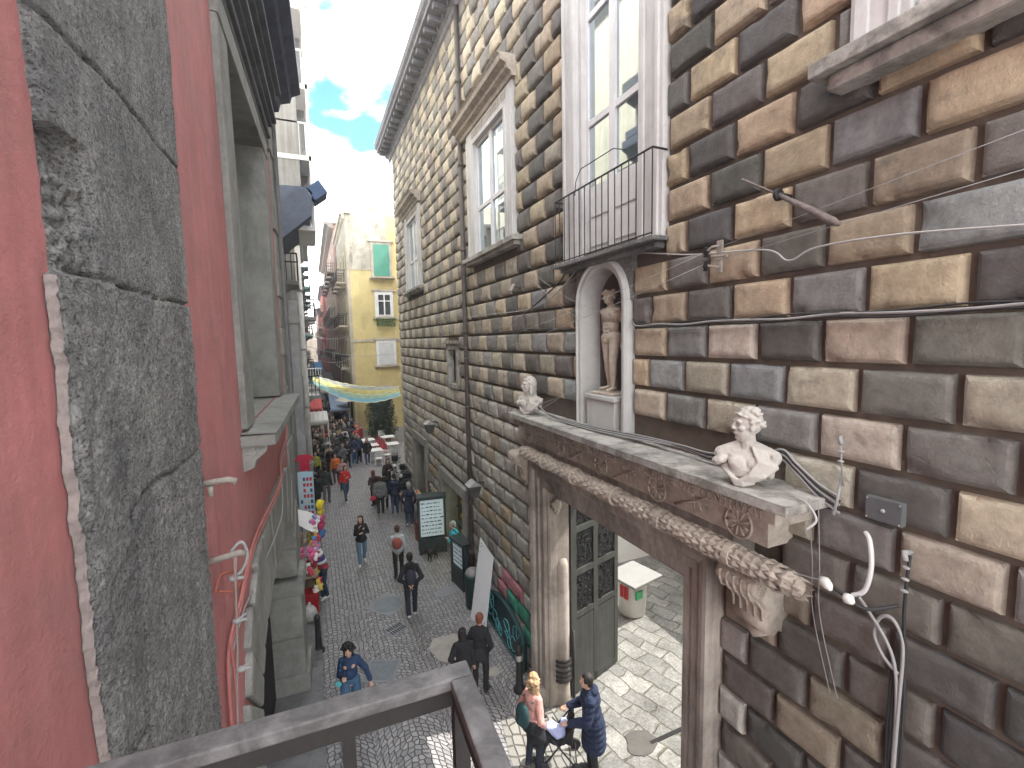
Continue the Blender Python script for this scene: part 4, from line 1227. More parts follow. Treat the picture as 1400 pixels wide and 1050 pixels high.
def skeleton(h=1.7, stride=0.0, arms=('down', 'down'), lean=0.0, turn=0.0, bulk=1.0, female=False, head=(0, 0), sway=0.0):
    """joints of a standing or walking figure, facing +Y; z=0 at the soles"""
    k = h / 1.75
    J = {}
    hip = V(sway * .05, 0, .93) * k
    J['hip'] = hip
    ln = V(0, math.sin(lean), math.cos(lean))
    J['waist'] = hip + ln * .17 * k
    J['chest'] = hip + ln * .38 * k + V(-sway * .02, 0, 0)
    J['neck'] = hip + ln * .53 * k + V(0, .01, 0)
    hd = head
    J['head'] = J['neck'] + V(0, .035 + .10 * math.sin(hd[0]), .155 - .03 * abs(hd[0])) * k
    sw = (.142 if female else .162) * k; hw = (.098 if female else .09) * k
    for s, nm in ((-1, 'L'), (1, 'R')):
        st = stride * (1 if s > 0 else -1)
        J['hipj' + nm] = hip + V(s * hw, 0, -.02 * k)
        ft = V(s * (.085 + (.03 if stride == 0 else 0)) * k, st * .34 * k, .075 * k + (.07 * k if st < 0 else 0))
        J['ankle' + nm] = ft
        m_ = (J['hipj' + nm] + ft) * .5
        J['knee' + nm] = m_ + V(s * .01, (.035 + .10 * abs(st) * (1 if st < 0 else .4)) * k, .02 * k)
        J['toe' + nm] = ft + V(s * .03, .15 * k, -.045 * k - (.05 * k if st < 0 else 0))
        J['sh' + nm] = J['neck'] + V(s * sw, -.01, -.092 * k)
        S = J['sh' + nm]; a = arms[0 if s < 0 else 1]
        if a == 'down': E, W = V(s * .06, -.03 - st * .10, -.28), V(s * .085, .04 - st * .24, -.52)
        elif a == 'phone': E, W = V(s * .05, .02, -.27), V(-s * .03, .26, -.18)
        elif a == 'chest': E, W = V(s * .09, -.02, -.26), V(-s * .10, .17, -.20)
        elif a == 'face': E, W = V(s * .06, .10, -.24), V(-s * .06, .20, .0)
        elif a == 'push': E, W = V(s * .07, .06, -.27), V(s * .02, .32, -.34)
        elif a == 'pocket': E, W = V(s * .12, -.07, -.26), V(s * .03, .06, -.46)
        elif a == 'back': E, W = V(s * .12, -.12, -.25), V(-s * .09, -.17, -.40)
        elif a == 'out': E, W = V(s * .10, .10, -.24), V(s * .06, .34, -.22)
        elif a == 'wide': E, W = V(s * .16, .0, -.24), V(s * .24, .05, -.48)
        elif a == 'up': E, W = V(s * .12, .16, -.10), V(s * .02, .26, .14)
        J['el' + nm] = S + E * k; J['wr' + nm] = S + W * k
    J['k'] = k; J['bulk'] = bulk; J['female'] = female; J['hd'] = hd
    return J

def head_prims(c, k, yaw=0.0, pitch=0.0):
    M_ = Matrix.Translation(c) @ Euler((pitch, 0, yaw)).to_matrix().to_4x4()
    T = lambda x, y, z: M_ @ V(x * k, y * k, z * k)
    e = (pitch, 0, yaw)
    P_ = [('e', T(0, -.010, .025), (.074 * k, .094 * k, .095 * k), e), ('e', T(0, .025, -.04), (.056 * k, .062 * k, .075 * k), e),
          ('e', T(0, .055, -.085), (.026 * k, .026 * k, .022 * k), e),
          ('c', T(0, .083, .022), .009 * k, T(0, .100, -.014), .012 * k), ('e', T(0, .094, -.018), (.016 * k, .011 * k, .009 * k), e),
          ('e', T(0, .080, -.052), (.024 * k, .014 * k, .011 * k), e),
          ('e', T(.03, .074, .034), (.026 * k, .014 * k, .010 * k), e), ('e', T(-.03, .074, .034), (.026 * k, .014 * k, .010 * k), e),
          ('e', T(.045, .055, -.015), (.022 * k, .022 * k, .022 * k), e), ('e', T(-.045, .055, -.015), (.022 * k, .022 * k, .022 * k), e),
          ('e', T(.077, -.005, -.005), (.010 * k, .018 * k, .030 * k), e), ('e', T(-.077, -.005, -.005), (.010 * k, .018 * k, .030 * k), e)]
    return P_, T

def hand_prims(w, d, side, k, r, curl=.5):
    """palm, four fingers and a thumb leaving the palm's side; w wrist, d direction"""
    d = Vector(d).normalized()
    x = d.cross(V(0, 0, 1))
    if x.length < .2: x = V(0, 1, 0) * 1.0
    x.normalize(); n_ = x.cross(d).normalized()
    P_ = [('c', w, .026 * k, w + d * .05 * k, .028 * k), ('c', w + d * .05 * k + x * .022 * k, .016 * k, w + d * .085 * k + x * .026 * k, .012 * k), ('c', w + d * .05 * k - x * .022 * k, .016 * k, w + d * .085 * k - x * .026 * k, .012 * k)]
    for i, (o, l) in enumerate(((-.033, .060), (-.011, .075), (.011, .080), (.033, .068))):
        a = w + d * .09 * k + x * o * k
        m_ = a + d * l * .5 * k - n_ * curl * .012 * k
        e = m_ + (d * (1 - curl * .6) - n_ * curl).normalized() * l * .5 * k
        P_ += [('c', a, r, m_, r * .95), ('c', m_, r * .95, e, r * .85)]
    a = w + d * .03 * k + x * .03 * k * side
    P_ += [('c', a, r * 1.3, a + (d * .03 + x * side * .022) * k, r * 1.15), ('c', a + (d * .03 + x * side * .022) * k, r * 1.15, a + (d * .062 + x * side * .026 - n_ * .01) * k, r)]
    return P_

def body_prims(J, f=1.0, fr=.0095):
    k = J['k']; b = J['bulk']; P_ = []
    hip, wa, ch, ne = J['hip'], J['waist'], J['chest'], J['neck']
    fem = J['female']
    P_ += [('e', hip + V(0, -.01, .0), (.155 * k * b * (1.04 if fem else 1), .115 * k * b, .13 * k)), ('e', wa, (.128 * k * b * (.92 if fem else 1), .098 * k * b, .16 * k)),
           ('e', ch, (.158 * k * b * (.92 if fem else 1), .112 * k * b, .17 * k)), ('c', ch + V(0, 0, .05 * k), .09 * k, ne + V(0, 0, -.04 * k), .07 * k),
           ('c', J['shL'] + V(.03, 0, 0), .058 * k * b, J['shR'] + V(-.03, 0, 0), .058 * k * b), ('c', ne + V(0, 0, -.05 * k), .052 * k, J['head'] + V(0, -.015, -.05) * 1.0, .048 * k)]
    if fem: P_ += [('e', ch + V(s * .065 * k, .085 * k, -.02 * k), (.055 * k, .05 * k, .055 * k)) for s in (-1, 1)]
    for s, nm in ((-1, 'L'), (1, 'R')):
        P_ += [('c', J['sh' + nm], .052 * k * b, J['el' + nm], .038 * k * b), ('c', J['el' + nm], .039 * k * b, J['wr' + nm], .026 * k),
               ('c', J['hipj' + nm], .088 * k * b, J['knee' + nm], .055 * k), ('c', J['knee' + nm], .054 * k, J['knee' + nm] * .62 + J['ankle' + nm] * .38, .056 * k), ('c', J['knee' + nm] * .62 + J['ankle' + nm] * .38, .055 * k, J['ankle' + nm], .034 * k),
               ('c', J['ankle' + nm] + V(0, -.02, -.02) * k, .035 * k, J['toe' + nm], .026 * k)]
        P_ += hand_prims(J['wr' + nm], J['wr' + nm] - J['el' + nm], -s, k, fr)
    return P_

SKIN = mat('skin_light', (.50, .31, .235), .6, .08, 9, .08, 60, obj=True)
SKIND = mat('skin_tan', (.36, .21, .15), .6, .08, 9, .08, 60, obj=True)
EYEM = mat('dark_eye', (.02, .015, .012), .3, 0, 1, 0)
LIPM = mat('lip', (.36, .13, .115), .5, 0, 1, 0)
HAIR = {'black': (.016, .013, .012), 'brown': (.055, .032, .02), 'blond': (.34, .23, .13), 'grey': (.30, .29, .28), 'red': (.16, .055, .03), 'white': (.55, .54, .52)}
def hairm(c): return mat('hair_' + c, HAIR[c], .65, .35, 30, .6, 90, obj=True, bdist=.004)
_proto = {}
def person(loc, face, label, top, legs, hair='brown', h=1.7, stride=0.0, arms=('down', 'down'), detail=1, coat=0.0, lean=.03, bulk=1.0, female=False,
           shoes=(.05, .05, .055), hairlen=0, hat=None, headyaw=0.0, headpitch=0.0, hood=False, puffy=False, group=None, skin=None, crop=False, skirt=False, baggy=1.0, curly=False):
    """face = direction the figure looks along, as an angle from +Y turning towards -X"""
    vox = {2: .0095, 1: .017, 0: .026}[detail]
    key = (round(h, 2), stride, arms, detail, coat, lean, bulk, female, hairlen, hat is not None, headyaw, headpitch, hood, puffy, crop, skirt, baggy, curly)
    fr = {2: .0095, 1: .011, 0: .013}[detail]
    if key not in _proto:
        J = skeleton(h, stride, arms, lean, bulk=bulk, female=female, head=(headpitch, headyaw)); k = J['k']
        meshes = {}
        hp, T = head_prims(J['head'], k, headyaw, -headpitch)
        e1, e2, mo = T(.031, .083, .018), T(-.031, .083, .018), T(0, .093, -.052)
        def fm(c):
            if (c - e1).length < .0125 * k or (c - e2).length < .0125 * k: return 1
            if detail == 2 and abs((c - mo).z) < .009 * k and (c - mo).length < .024 * k: return 2
            return 0
        meshes['person'] = fuse('person', body_prims(J, 1, fr) + hp, vox, [SKIN, EYEM, LIPM], facemat=fm, link_it=False, smooth_it=1)
        # jacket or top
        infl = (.035 if puffy else .016) + vox * .35
        hip, wa, ch, ne = J['hip'], J['waist'], J['chest'], J['neck']; B = bulk
        P_ = [('e', ch, (.152 * k * B + infl, .118 * k * B + infl, .18 * k + infl * .4)), ('e', wa, (.142 * k * B * (.95 if female else 1) + infl, .11 * k * B + infl, .17 * k)),
              ('c', J['shL'] + V(.02, 0, 0), .052 * k * B + infl, J['neck'] + V(0, 0, -.05) * k, .062 * k * B + infl * .7), ('c', J['shR'] + V(-.02, 0, 0), .052 * k * B + infl, J['neck'] + V(0, 0, -.05) * k, .062 * k * B + infl * .7), ('c', ch + V(0, 0, .08 * k), .085 * k + infl, ne + V(0, -.005, -.055 * k), .055 * k + infl * .6)]
        if not crop: P_ += [('e', hip + V(0, -.01, .03), (.158 * k * B + infl, .122 * k * B + infl, .10 * k + infl))]
        if coat > 0:
            n_ = 4
            for i in range(n_):
                z = hip.z - coat * k * (i + 1) / n_
                P_.append(('e', V(hip.x, hip.y - .01, z + .04), (.165 * k * B + infl + .006 * i, .135 * k * B + infl + .006 * i + abs(stride) * .05, .12 * k)))
        for nm in 'LR':
            P_ += [('c', J['sh' + nm], .056 * k * B + infl, J['el' + nm], .044 * k * B + infl), ('c', J['el' + nm], .044 * k * B + infl, J['wr' + nm] * .93 + J['el' + nm] * .07, .032 * k + infl * .8)]
        if hood: P_ += [('e', ne + V(0, -.085, -.0) * k, (.115 * k, .075 * k, .085 * k)), ('c', ne + V(-.07, .0, -.01) * k, .04 * k, ne + V(.07, 0, -.01) * k, .04 * k)]
        wr = (lambda c: .007 * noise.noise(c * 11) + .004 * noise.noise(c * 27)) if not puffy else (lambda c: .012 * abs(math.sin(c.z * 34)) - .006 + .004 * noise.noise(c * 16))
        meshes['jacket'] = fuse('jacket', P_, vox, [cloth(top)], disp=wr, link_it=False)
        P_ = [('e', hip + V(0, -.01, .02), (.158 * k * B + .010, .122 * k * B + .010, .12 * k))]
        for nm in 'LR':
            P_ += [('c', J['hipj' + nm] + V(0, 0, .02), .092 * k * B + .01, J['knee' + nm], (.064 * k + .010) * baggy), ('c', J['knee' + nm], (.064 * k + .01) * baggy, J['ankle' + nm] + V(0, 0, .01), (.050 * k + .008) * baggy)]
        if skirt: P_ += [('c', hip + V(0, 0, -.05), .16 * k, hip + V(0, 0, -.36 * k), .20 * k)]
        meshes['trousers'] = fuse('trousers', P_, vox, [cloth(legs)], disp=lambda c: .006 * noise.noise(V(c.x * 12, c.y * 12, c.z * 20)), link_it=False)
        for nm in 'LR':
            a, t = J['ankle' + nm], J['toe' + nm]
            meshes['shoe' + nm] = fuse('shoe', [('c', a + V(0, -.03, -.03) * k, .044 * k, t, .036 * k), ('c', a + V(0, -.035, -.045) * k, .040 * k, t + V(0, .01, -.008) * k, .034 * k)], max(vox * .8, .012), [cloth(shoes)], link_it=False)
        hc = J['head']
        P_ = [('e', T(0, -.022, .040), (.090 * k, .098 * k, .098 * k), (-headpitch, 0, headyaw)), ('e', T(0, -.055, -.01), (.078 * k, .060 * k, .085 * k), (-headpitch, 0, headyaw))]
        if hairlen >= 1: P_ += [('e', T(s * .062, -.02, -.05), (.034 * k, .055 * k, .10 * k)) for s in (-1, 1)] + [('e', T(0, -.07, -.08), (.085 * k, .05 * k, .12 * k))]
        if hairlen >= 2: P_ += [('e', T(0, -.075, -.16), (.095 * k, .045 * k, .13 * k)), ('e', T(.075, -.03, -.13), (.035 * k, .045 * k, .11 * k)), ('e', T(-.075, -.03, -.13), (.035 * k, .045 * k, .11 * k))]
        if curly:
            rc_ = random.Random(3)
            for q_ in range(34):
                a_, e_ = rc_.uniform(0, 6.28), rc_.uniform(-.9, 1.4)
                x_, y_, z_ = .105 * math.cos(a_) * math.cos(e_), -.03 + .11 * math.sin(a_) * math.cos(e_), .03 + .11 * math.sin(e_)
                if y_ > .04 and z_ < .07: continue
                P_.append(('e', T(x_, y_, z_), (.04 * k, .04 * k, .04 * k)))
        if hairlen == -1: P_ += [('e', T(0, -.10, .06), (.045 * k, .045 * k, .045 * k))]
        hm = fuse('hair', P_, max(vox, .012), [hairm(hair)], disp=lambda c: (.016 if hairlen >= 1 else .006) * noise.noise(c * 26) + .006 * noise.noise(c * 60), link_it=False, smooth_it=1)
        # clear the face
        Mi = (Matrix.Translation(hc) @ Euler((-headpitch, 0, headyaw)).to_matrix().to_4x4()).inverted()
        bm = bmesh.new(); bm.from_mesh(hm)
        kill = [v for v in bm.verts if (lambda q: q.y > .045 * k and q.z < .075 * k and abs(q.x) < .068 * k)(Mi @ v.co)]
        bmesh.ops.delete(bm, geom=kill, context='VERTS'); bm.to_mesh(hm); bm.free()
        meshes['hair'] = hm
        if hat is not None:
            meshes['hat'] = fuse('hat', [('e', T(0, -.012, .066), (.094 * k, .104 * k, .075 * k)), ('e', T(0, -.02, .04), (.097 * k, .105 * k, .035 * k))], max(vox, .012), [cloth(hat)], link_it=False)
        _proto[key] = meshes
    ms = _proto[key]
    def inst(nm, src, m):
        me = src
        if src.materials[0] != m or True:
            me = src.copy(); me.materials[0] = m
        return me
    body = link('person', inst('person', ms['person'], skin or SKIN))
    body.location = loc; body.rotation_euler = (0, 0, face)
    tag(body, label, 'person', group)
    for nm, key_, m in (('jacket', 'jacket', cloth(top)), ('trousers', 'trousers', cloth(legs)), ('shoe', 'shoeL', cloth(shoes, .6)), ('shoe', 'shoeR', cloth(shoes, .6))):
        link(nm, inst(nm, ms[key_], m), body)
    if hat is not None: link('hat', inst('hat', ms['hat'], cloth(hat)), body)
    link('hair', inst('hair', ms['hair'], hairm(hair)), body)
    body['_k'] = 0
    del body['_k']
    return body
def worn(p, name, prims, m, label, cat, vox=.014, disp=None):
    """a bag or similar, in the wearer's frame but standing as a thing of its own"""
    o = fuse(name, prims, vox, [m], disp=disp)
    o.location = p.location; o.rotation_euler = p.rotation_euler
    return tag(o, label, cat)

# ---------------------------------------------------------------- statue and busts
STONE_S = STATUE
k = 1.50 / 1.86
def statue():
    J = skeleton(1.86, 0, ('down', 'down'), -.02, bulk=1.14, sway=.9)
    J['ankleL'] = V(-.10, .08, .075); J['toeL'] = V(-.15, .22, .03); J['kneeL'] = V(-.12, .10, .53)
    J['ankleR'] = V(.10, -.02, .075); J['toeR'] = V(.15, .12, .03); J['kneeR'] = V(.105, .02, .54)
    J['elL'] = J['shL'] + V(-.11, -.05, -.28); J['wrL'] = J['elL'] + V(-.02, .06, -.26)
    J['elR'] = J['shR'] + V(.14, -.10, -.24); J['wrR'] = J['elR'] + V(-.02, -.02, -.12)
    kk = J['k']
    hp, T = head_prims(J['head'], kk * 1.08, .45, .08)
    P_ = body_prims(J, 1, .011) + hp
    ch, wa, hip = J['chest'], J['waist'], J['hip']
    P_ += [('e', ch + V(s * .075, .085, .04), (.082, .045, .062)) for s in (-1, 1)]
    P_ += [('e', wa + V(s * .035, .098, z), (.032, .022, .034)) for s in (-1, 1) for z in (.06, -.01, -.08)]
    P_ += [('e', J['shL'] + V(-.01, 0, .01), (.07, .065, .07)), ('e', J['shR'] + V(.01, 0, .01), (.07, .065, .07))]
    P_ += [('e', hip + V(s * .07, -.085, -.02), (.085, .07, .09)) for s in (-1, 1)]
    P_ += [('e', hip + V(0, .105, -.06), (.035, .035, .05))]
    P_ += [('e', T(.03 * math.cos(a * 1.3) * 2.4, -.02 + .07 * math.sin(a * 2.1), .075 + .03 * math.cos(a * 1.7)), (.032, .032, .028)) for a in range(16)]
    # tree stump behind the right leg with drapery
    P_ += [('c', V(.20, -.14, 0), .085, V(.21, -.15, .50), .075), ('c', V(.21, -.15, .50), .075, V(.22, -.10, .98), .05), ('c', V(.24, -.10, .95), .055, V(.26, -.12, .55), .03)]
    return fuse('statue', P_, .0085, [STATUE], smooth_it=1, disp=lambda c: .003 * noise.noise(c * 30)), J
st, _J = statue()
st.scale = (1.0, 1.0, .815)
st.location = (4.20, 5.80, 6.50); st.rotation_euler = (0, 0, R_(92))
tag(st, 'weathered beige marble nude male statue standing in the wall niche', 'statue')
for q in (st,): q.data.materials[0] = STATUE
b = MB(); b.box(-.27, .27, -.24, .24, 0, .045, bev=.012)
base = b.build('plinth', STATUE, st); base.location = (0, 0, -.055 / .815)
ped = empty('pedestal', (4.22, 5.79, 5.936), 0, 'plain grey block pedestal inside the niche', 'pedestal')
b = MB(); b.box(-.27, .30, -.36, .36, 0, .43, bev=.015); b.build('block', NICHEM, ped)
b = MB(); b.box(-.30, .33, -.385, .385, .432, .505, bev=.015); b.build('top_slab', NICHEM, ped)

def bust(loc, rz, yaw, s, label, veil=False):
    hc = V(0, .02, .50)
    hp, T = head_prims(hc, 1.26, yaw, .02)
    P_ = hp + [('c', V(0, -.02, .26), .085, V(0, .005, .43), .064), ('e', V(0, -.02, .20), (.20, .11, .12)), ('e', V(0, .005, .10), (.165, .105, .12)), ('e', V(0, .0, .02), (.09, .075, .06))]
    P_ += [('c', V(sx * .04, -.02, .31), .06, V(sx * .20, -.03, .215), .075) for sx in (-1, 1)]
    P_ += [('e', V(sx * .07, .072, .165), (.08, .045, .07)) for sx in (-1, 1)]
    r_ = random.Random(7 if veil else 5)
    mark_ = len(P_)
    # a heavy mantle sweeps from one shoulder down across the chest
    for i in range(8):
        t = i / 7
        pts = [V(.05 + .17 * t, .075 - .09 * t, .315 - .075 * t), V(.10 + .13 * t, .115 - .05 * t, .20 - .05 * t), V(.03 + .11 * t, .128 - .02 * t, .075 - .005 * t), V(-.05 + .07 * t, .115 - .02 * t, .01 - .01 * t)]
        for q0, q1 in zip(pts, pts[1:]): P_.append(('c', q0, .017 + .006 * (i % 2), q1, .019))
    for i in range(5):
        pts = [V(-.20 + .012 * i, .02, .10 + .012 * i), V(-.12 + .01 * i, .10, .05 - .018 * i), V(-.02, .118, .0 - .006 * i), V(.06, .10, .0)]
        for q0, q1 in zip(pts, pts[1:]): P_.append(('c', q0, .017, q1, .017))
    for i in range(9):
        a = i * .7; P_.append(('e', V(-.215 + .035 * math.cos(a), -.01 + .06 * math.sin(a), .20 - .012 * i), (.042, .05, .036)))
    for i in range(4):
        P_.append(('c', V(.21 + .008 * i, .05 - .045 * i, .24), .026, V(.19, .03 - .035 * i, .07), .030))
    P_[mark_:] = [('c', V(-q[1].x, q[1].y, q[1].z), q[2], V(-q[3].x, q[3].y, q[3].z), q[4]) if q[0] == 'c' else ('e', V(-q[1].x, q[1].y, q[1].z), q[2]) for q in P_[mark_:]]
    for i in range(70):       # curls
        a = r_.uniform(0, 6.28); e = r_.uniform(-.5, 1.5)
        x = .080 * math.cos(a) * math.cos(e); y = -.018 + .092 * math.sin(a) * math.cos(e); z = .035 + .088 * math.sin(e)
        if y > .02 and z < .075: continue
        P_.append(('e', T(x, y, z), (.024, .024, .020)))
    if veil:
        P_ += [('e', T(0, -.04, .03), (.120, .122, .14)), ('c', T(0, -.06, -.05), .10, V(0, -.07, .30), .11), ('e', T(.085, -.02, -.08), (.035, .06, .10)), ('e', T(-.085, -.02, -.08), (.035, .06, .10))]
    else:
        P_ += [('c', T(-.07, .02, .06), .010, T(-.03, .075, .085), .012), ('c', T(-.03, .075, .085), .012, T(.03, .075, .085), .012), ('c', T(.03, .075, .085), .012, T(.07, .02, .06), .010)]
    o = fuse('bust', P_, .007, [MARBLE], smooth_it=1, disp=lambda c: .003 * noise.noise(c * 34))
    o.location = loc; o.rotation_euler = (0, 0, rz); o.scale = (s, s, s)
    return tag(o, label, 'bust')
bust((3.68, 3.0, 5.945), R_(126), R_(-66), 1.04, 'pale marble bust with curly hair and draped shoulders, nearer end of the portal cornice')
bust((3.68, 7.70, 5.945), R_(118), R_(-30), 1.0, 'worn marble bust with a covered head, far end of the portal cornice', True)
# ================================================================ people in the street
BLACK = (.018, .018, .022); NAVY = (.02, .026, .055); DKG = (.05, .05, .055); JEAN = (.06, .10, .17); GREYC = (.16, .16, .165); WHT = (.6, .6, .6)
def A(deg): return R_(deg)
p = person((0.34, 8.85, 0), A(172), 'woman in a cropped navy top and blue jeans with dark curly hair', (.022, .045, .105), (.05, .11, .20), 'black', 1.66, .75, ('wide', 'phone'), 2, female=True, hairlen=1, shoes=WHT, crop=True, baggy=1.35, headpitch=.35, curly=True)
worn(p, 'shoulder_bag', [('e', V(.20, .16, .95), (.07, .03, .06)), ('c', V(.19, .13, 1.0), .008, V(.14, .06, 1.38), .008)], cloth((.10, .42, .45)), 'small turquoise bag on the arm of the woman in the navy top', 'bag')
worn(p, 'phone', [('e', V(.12, .30, 1.20), (.022, .045, .035))], cloth((.02, .02, .02)), 'dark phone in the hand of the woman in the navy top', 'phone')
p = person((2.08, 11.8, 0), A(-8), 'person in a black hooded jacket with a dark backpack, seen from behind', BLACK, (.022, .024, .04), 'black', 1.76, .35, ('back', 'back'), 2, coat=.08, hood=True, shoes=WHT, baggy=1.05)
worn(p, 'backpack', [('e', V(0, -.20, 1.22), (.14, .08, .20)), ('e', V(0, -.25, 1.12), (.11, .05, .10))], cloth((.035, .035, .055)), 'dark blue grey backpack on the hooded walker', 'backpack')
p = person((2.12, 14.0, 0), A(-12), 'person in a pale top with a red and brown backpack just beyond the hooded walker', (.38, .40, .42), BLACK, 'brown', 1.68, .3, ('phone', 'down'), 2, hairlen=-1)
worn(p, 'backpack', [('e', V(0, -.20, 1.20), (.15, .085, .19))], cloth((.30, .085, .07)), 'red brown backpack of the person in the pale top', 'backpack')
person((1.18, 15.5, 0), A(180), 'long haired woman in a black jacket and jeans walking towards the viewer, arms raised', BLACK, (.09, .16, .24), 'brown', 1.66, .45, ('chest', 'face'), 2, female=True, hairlen=2, shoes=WHT, coat=.08, headyaw=-.3)
p = person((3.22, 17.9, 0), A(-18), 'grey haired person in a long navy coat looking at the goods table', NAVY, (.05, .075, .12), 'grey', 1.78, .1, ('pocket', 'pocket'), 2, coat=.32, shoes=WHT, puffy=False, bulk=1.08)
p = person((-0.02, 13.75, 0), A(95), 'person in a red white and blue striped jacket bending to the toy stall', (.27, .035, .06), (.02, .035, .06), 'blond', 1.72, .15, ('out', 'out'), 2, lean=.35, shoes=WHT, hairlen=1, headpitch=.2)
for i, (z, c) in enumerate(((1.30, (.55, .55, .58)), (1.18, (.04, .05, .2)), (1.08, (.55, .55, .58)))):
    pass
p = person((2.86, 8.55, 0), A(-35), 'red haired person in a black coat standing near the pale cement patch', BLACK, BLACK, 'red', 1.70, .0, ('pocket', 'pocket'), 2, coat=.14, hairlen=0, bulk=1.05, female=True)
person((2.46, 8.42, 0), A(-10), 'dark haired companion in black half hidden behind the railing corner', BLACK, BLACK, 'black', 1.56, .0, ('pocket', 'down'), 1, coat=.1, hairlen=1)
p = person((3.08, 6.50, 0), A(-75), 'blond curly haired woman in a pink jumper standing by the gate', (.52, .27, .24), (.02, .025, .04), 'blond', 1.70, .12, ('pocket', 'pocket'), 2, female=True, hairlen=2, skirt=False, curly=True)
worn(p, 'backpack', [('e', V(0, -.22, 1.12), (.15, .09, .22)), ('e', V(-.02, -.28, 1.05), (.09, .05, .08)), ('c', V(-.11, -.12, 1.35), .014, V(-.12, .10, 1.30), .014), ('c', V(.11, -.12, 1.35), .014, V(.12, .10, 1.30), .014)], cloth((.018, .05, .055)), 'dark teal backpack of the woman in the pink jumper', 'backpack')
worn(p, 'tied_coat', [('e', V(.0, -.02, .86), (.22, .17, .16)), ('e', V(.04, .03, .66), (.19, .15, .20)), ('c', V(-.1, .16, .98), .03, V(.12, .17, .96), .03)], cloth((.014, .014, .018)), 'black coat tied round the waist of the woman in pink', 'coat', disp=lambda c: .02 * noise.noise(c * 12))
p = person((3.96, 6.02, 0), A(62), 'man in a long puffy navy coat seen from behind, bending over a pushchair', (.012, .02, .048), BLACK, 'black', 1.80, .1, ('push', 'push'), 2, coat=.42, hood=True, puffy=True, lean=.12, bulk=1.1)
p = person((3.78, 13.45, 0), A(60), 'man in a turquoise jacket and brown trousers in front of the lit shop', (.05, .34, .42), (.10, .06, .04), 'grey', 1.74, .15, ('chest', 'pocket'), 2, shoes=(.3, .3, .32))
# middle distance
MID = [
 ((2.34, 19.6), -5, 'person in a grey quilted jacket carrying a red bag', (.14, .145, .15), BLACK, 'brown', 1.70, .2, ('down', 'down'), dict(puffy=True, hairlen=0, bulk=1.12, shoes=(.3, .3, .3))),
 ((2.25, 20.9), 20, 'person with light hair in a dark brown coat beside the grey quilted jacket', (.06, .04, .04), BLACK, 'red', 1.64, .2, ('phone', 'down'), dict(coat=.1, hairlen=1)),
 ((2.62, 20.3), -8, 'person in a long black coat, left of a pair walking away', BLACK, BLACK, 'black', 1.70, .25, ('down', 'down'), dict(coat=.28, bulk=1.08)),
 ((2.92, 19.5), -12, 'man in a navy jacket and jeans, right of the pair walking away', NAVY, (.05, .07, .13), 'black', 1.76, .3, ('down', 'pocket'), dict(coat=.08)),
 ((1.12, 22.2), -160, 'woman in a bright red jacket and jeans striding to the left', (.55, .035, .03), (.045, .075, .12), 'brown', 1.70, .7, ('chest', 'down'), dict(female=True, hairlen=1, shoes=WHT)),
 ((1.12, 24.0), 175, 'woman in a pink shawl behind the red jacket', (.50, .30, .32), (.04, .06, .10), 'brown', 1.62, .2, ('down', 'chest'), dict(female=True, hairlen=1)),
 ((0.86, 25.3), 170, 'person in an orange jacket left of the red jacket', (.62, .17, .04), (.09, .05, .05), 'brown', 1.60, .2, ('chest', 'down'), dict(hairlen=1)),
 ((0.30, 22.2), -10, 'man in a dark olive jacket and grey trousers walking away on the left', (.03, .035, .033), (.10, .10, .105), 'black', 1.76, .3, ('down', 'down'), dict()),
 ((-0.12, 21.4), 10, 'person in a long black coat and grey cap on the left', (.014, .015, .02), (.016, .018, .03), 'black', 1.72, .2, ('chest', 'down'), dict(coat=.3, hat=(.12, .13, .13))),
 ((2.75, 28.2), 175, 'woman in a black jacket and jeans near the white chairs', BLACK, (.035, .06, .13), 'red', 1.66, .3, ('pocket', 'down'), dict(female=True, hairlen=1, shoes=WHT, coat=.08)),
 ((2.05, 28.6), -5, 'person in a navy sweater and light blue jeans with hands behind the back', (.02, .035, .075), (.08, .15, .26), 'black', 1.74, .1, ('back', 'back'), dict(bulk=1.05, shoes=WHT)),
 ((1.35, 27.2), 30, 'person in a grey cardigan and pink scarf carrying a child', (.12, .12, .14), (.05, .06, .09), 'grey', 1.66, .1, ('chest', 'chest'), dict()),
 ((-0.10, 26.0), 185, 'person in a yellow green jacket by the left stall', (.30, .33, .05), BLACK, 'brown', 1.66, .1, ('down', 'chest'), dict(hairlen=1)),
 ((2.42, 32.2), 10, 'person in a scarlet coat in the crowd by the cafe tables', (.48, .03, .04), GREYC, 'black', 1.68, .2, ('down', 'down'), dict(coat=.1)),
 ((2.6, 34.5), 185, 'person in a patterned orange scarf beyond the scarlet coat', (.45, .20, .10), BLACK, 'brown', 1.70, .1, ('chest', 'down'), dict()),
 ((1.45, 31.6), 5, 'person with big fair hair in a dark navy dress in the crowd', (.022, .028, .065), (.02, .03, .06), 'blond', 1.72, .1, ('down', 'down'), dict(hairlen=2, coat=.3, female=True)),
 ((1.05, 30.2), -5, 'person in a dark grey coat and white cap in the crowd', (.07, .065, .07), BLACK, 'white', 1.76, .1, ('down', 'down'), dict(coat=.15, hat=(.5, .5, .5))),
]
for (xy, f, lab, top, legs, hair, h, st_, ar_, kw) in MID:
    d_ = 1 if xy[1] < 24 else 0
    person((xy[0], xy[1], 0), A(f), lab, top, legs, hair, h, st_, ar_, d_, **kw)
worn(bpy.context.scene.objects['person'], 'x', [('e', V(0, 0, 0), (.1, .1, .1))], cloth(BLACK), 'x', 'x') if False else None
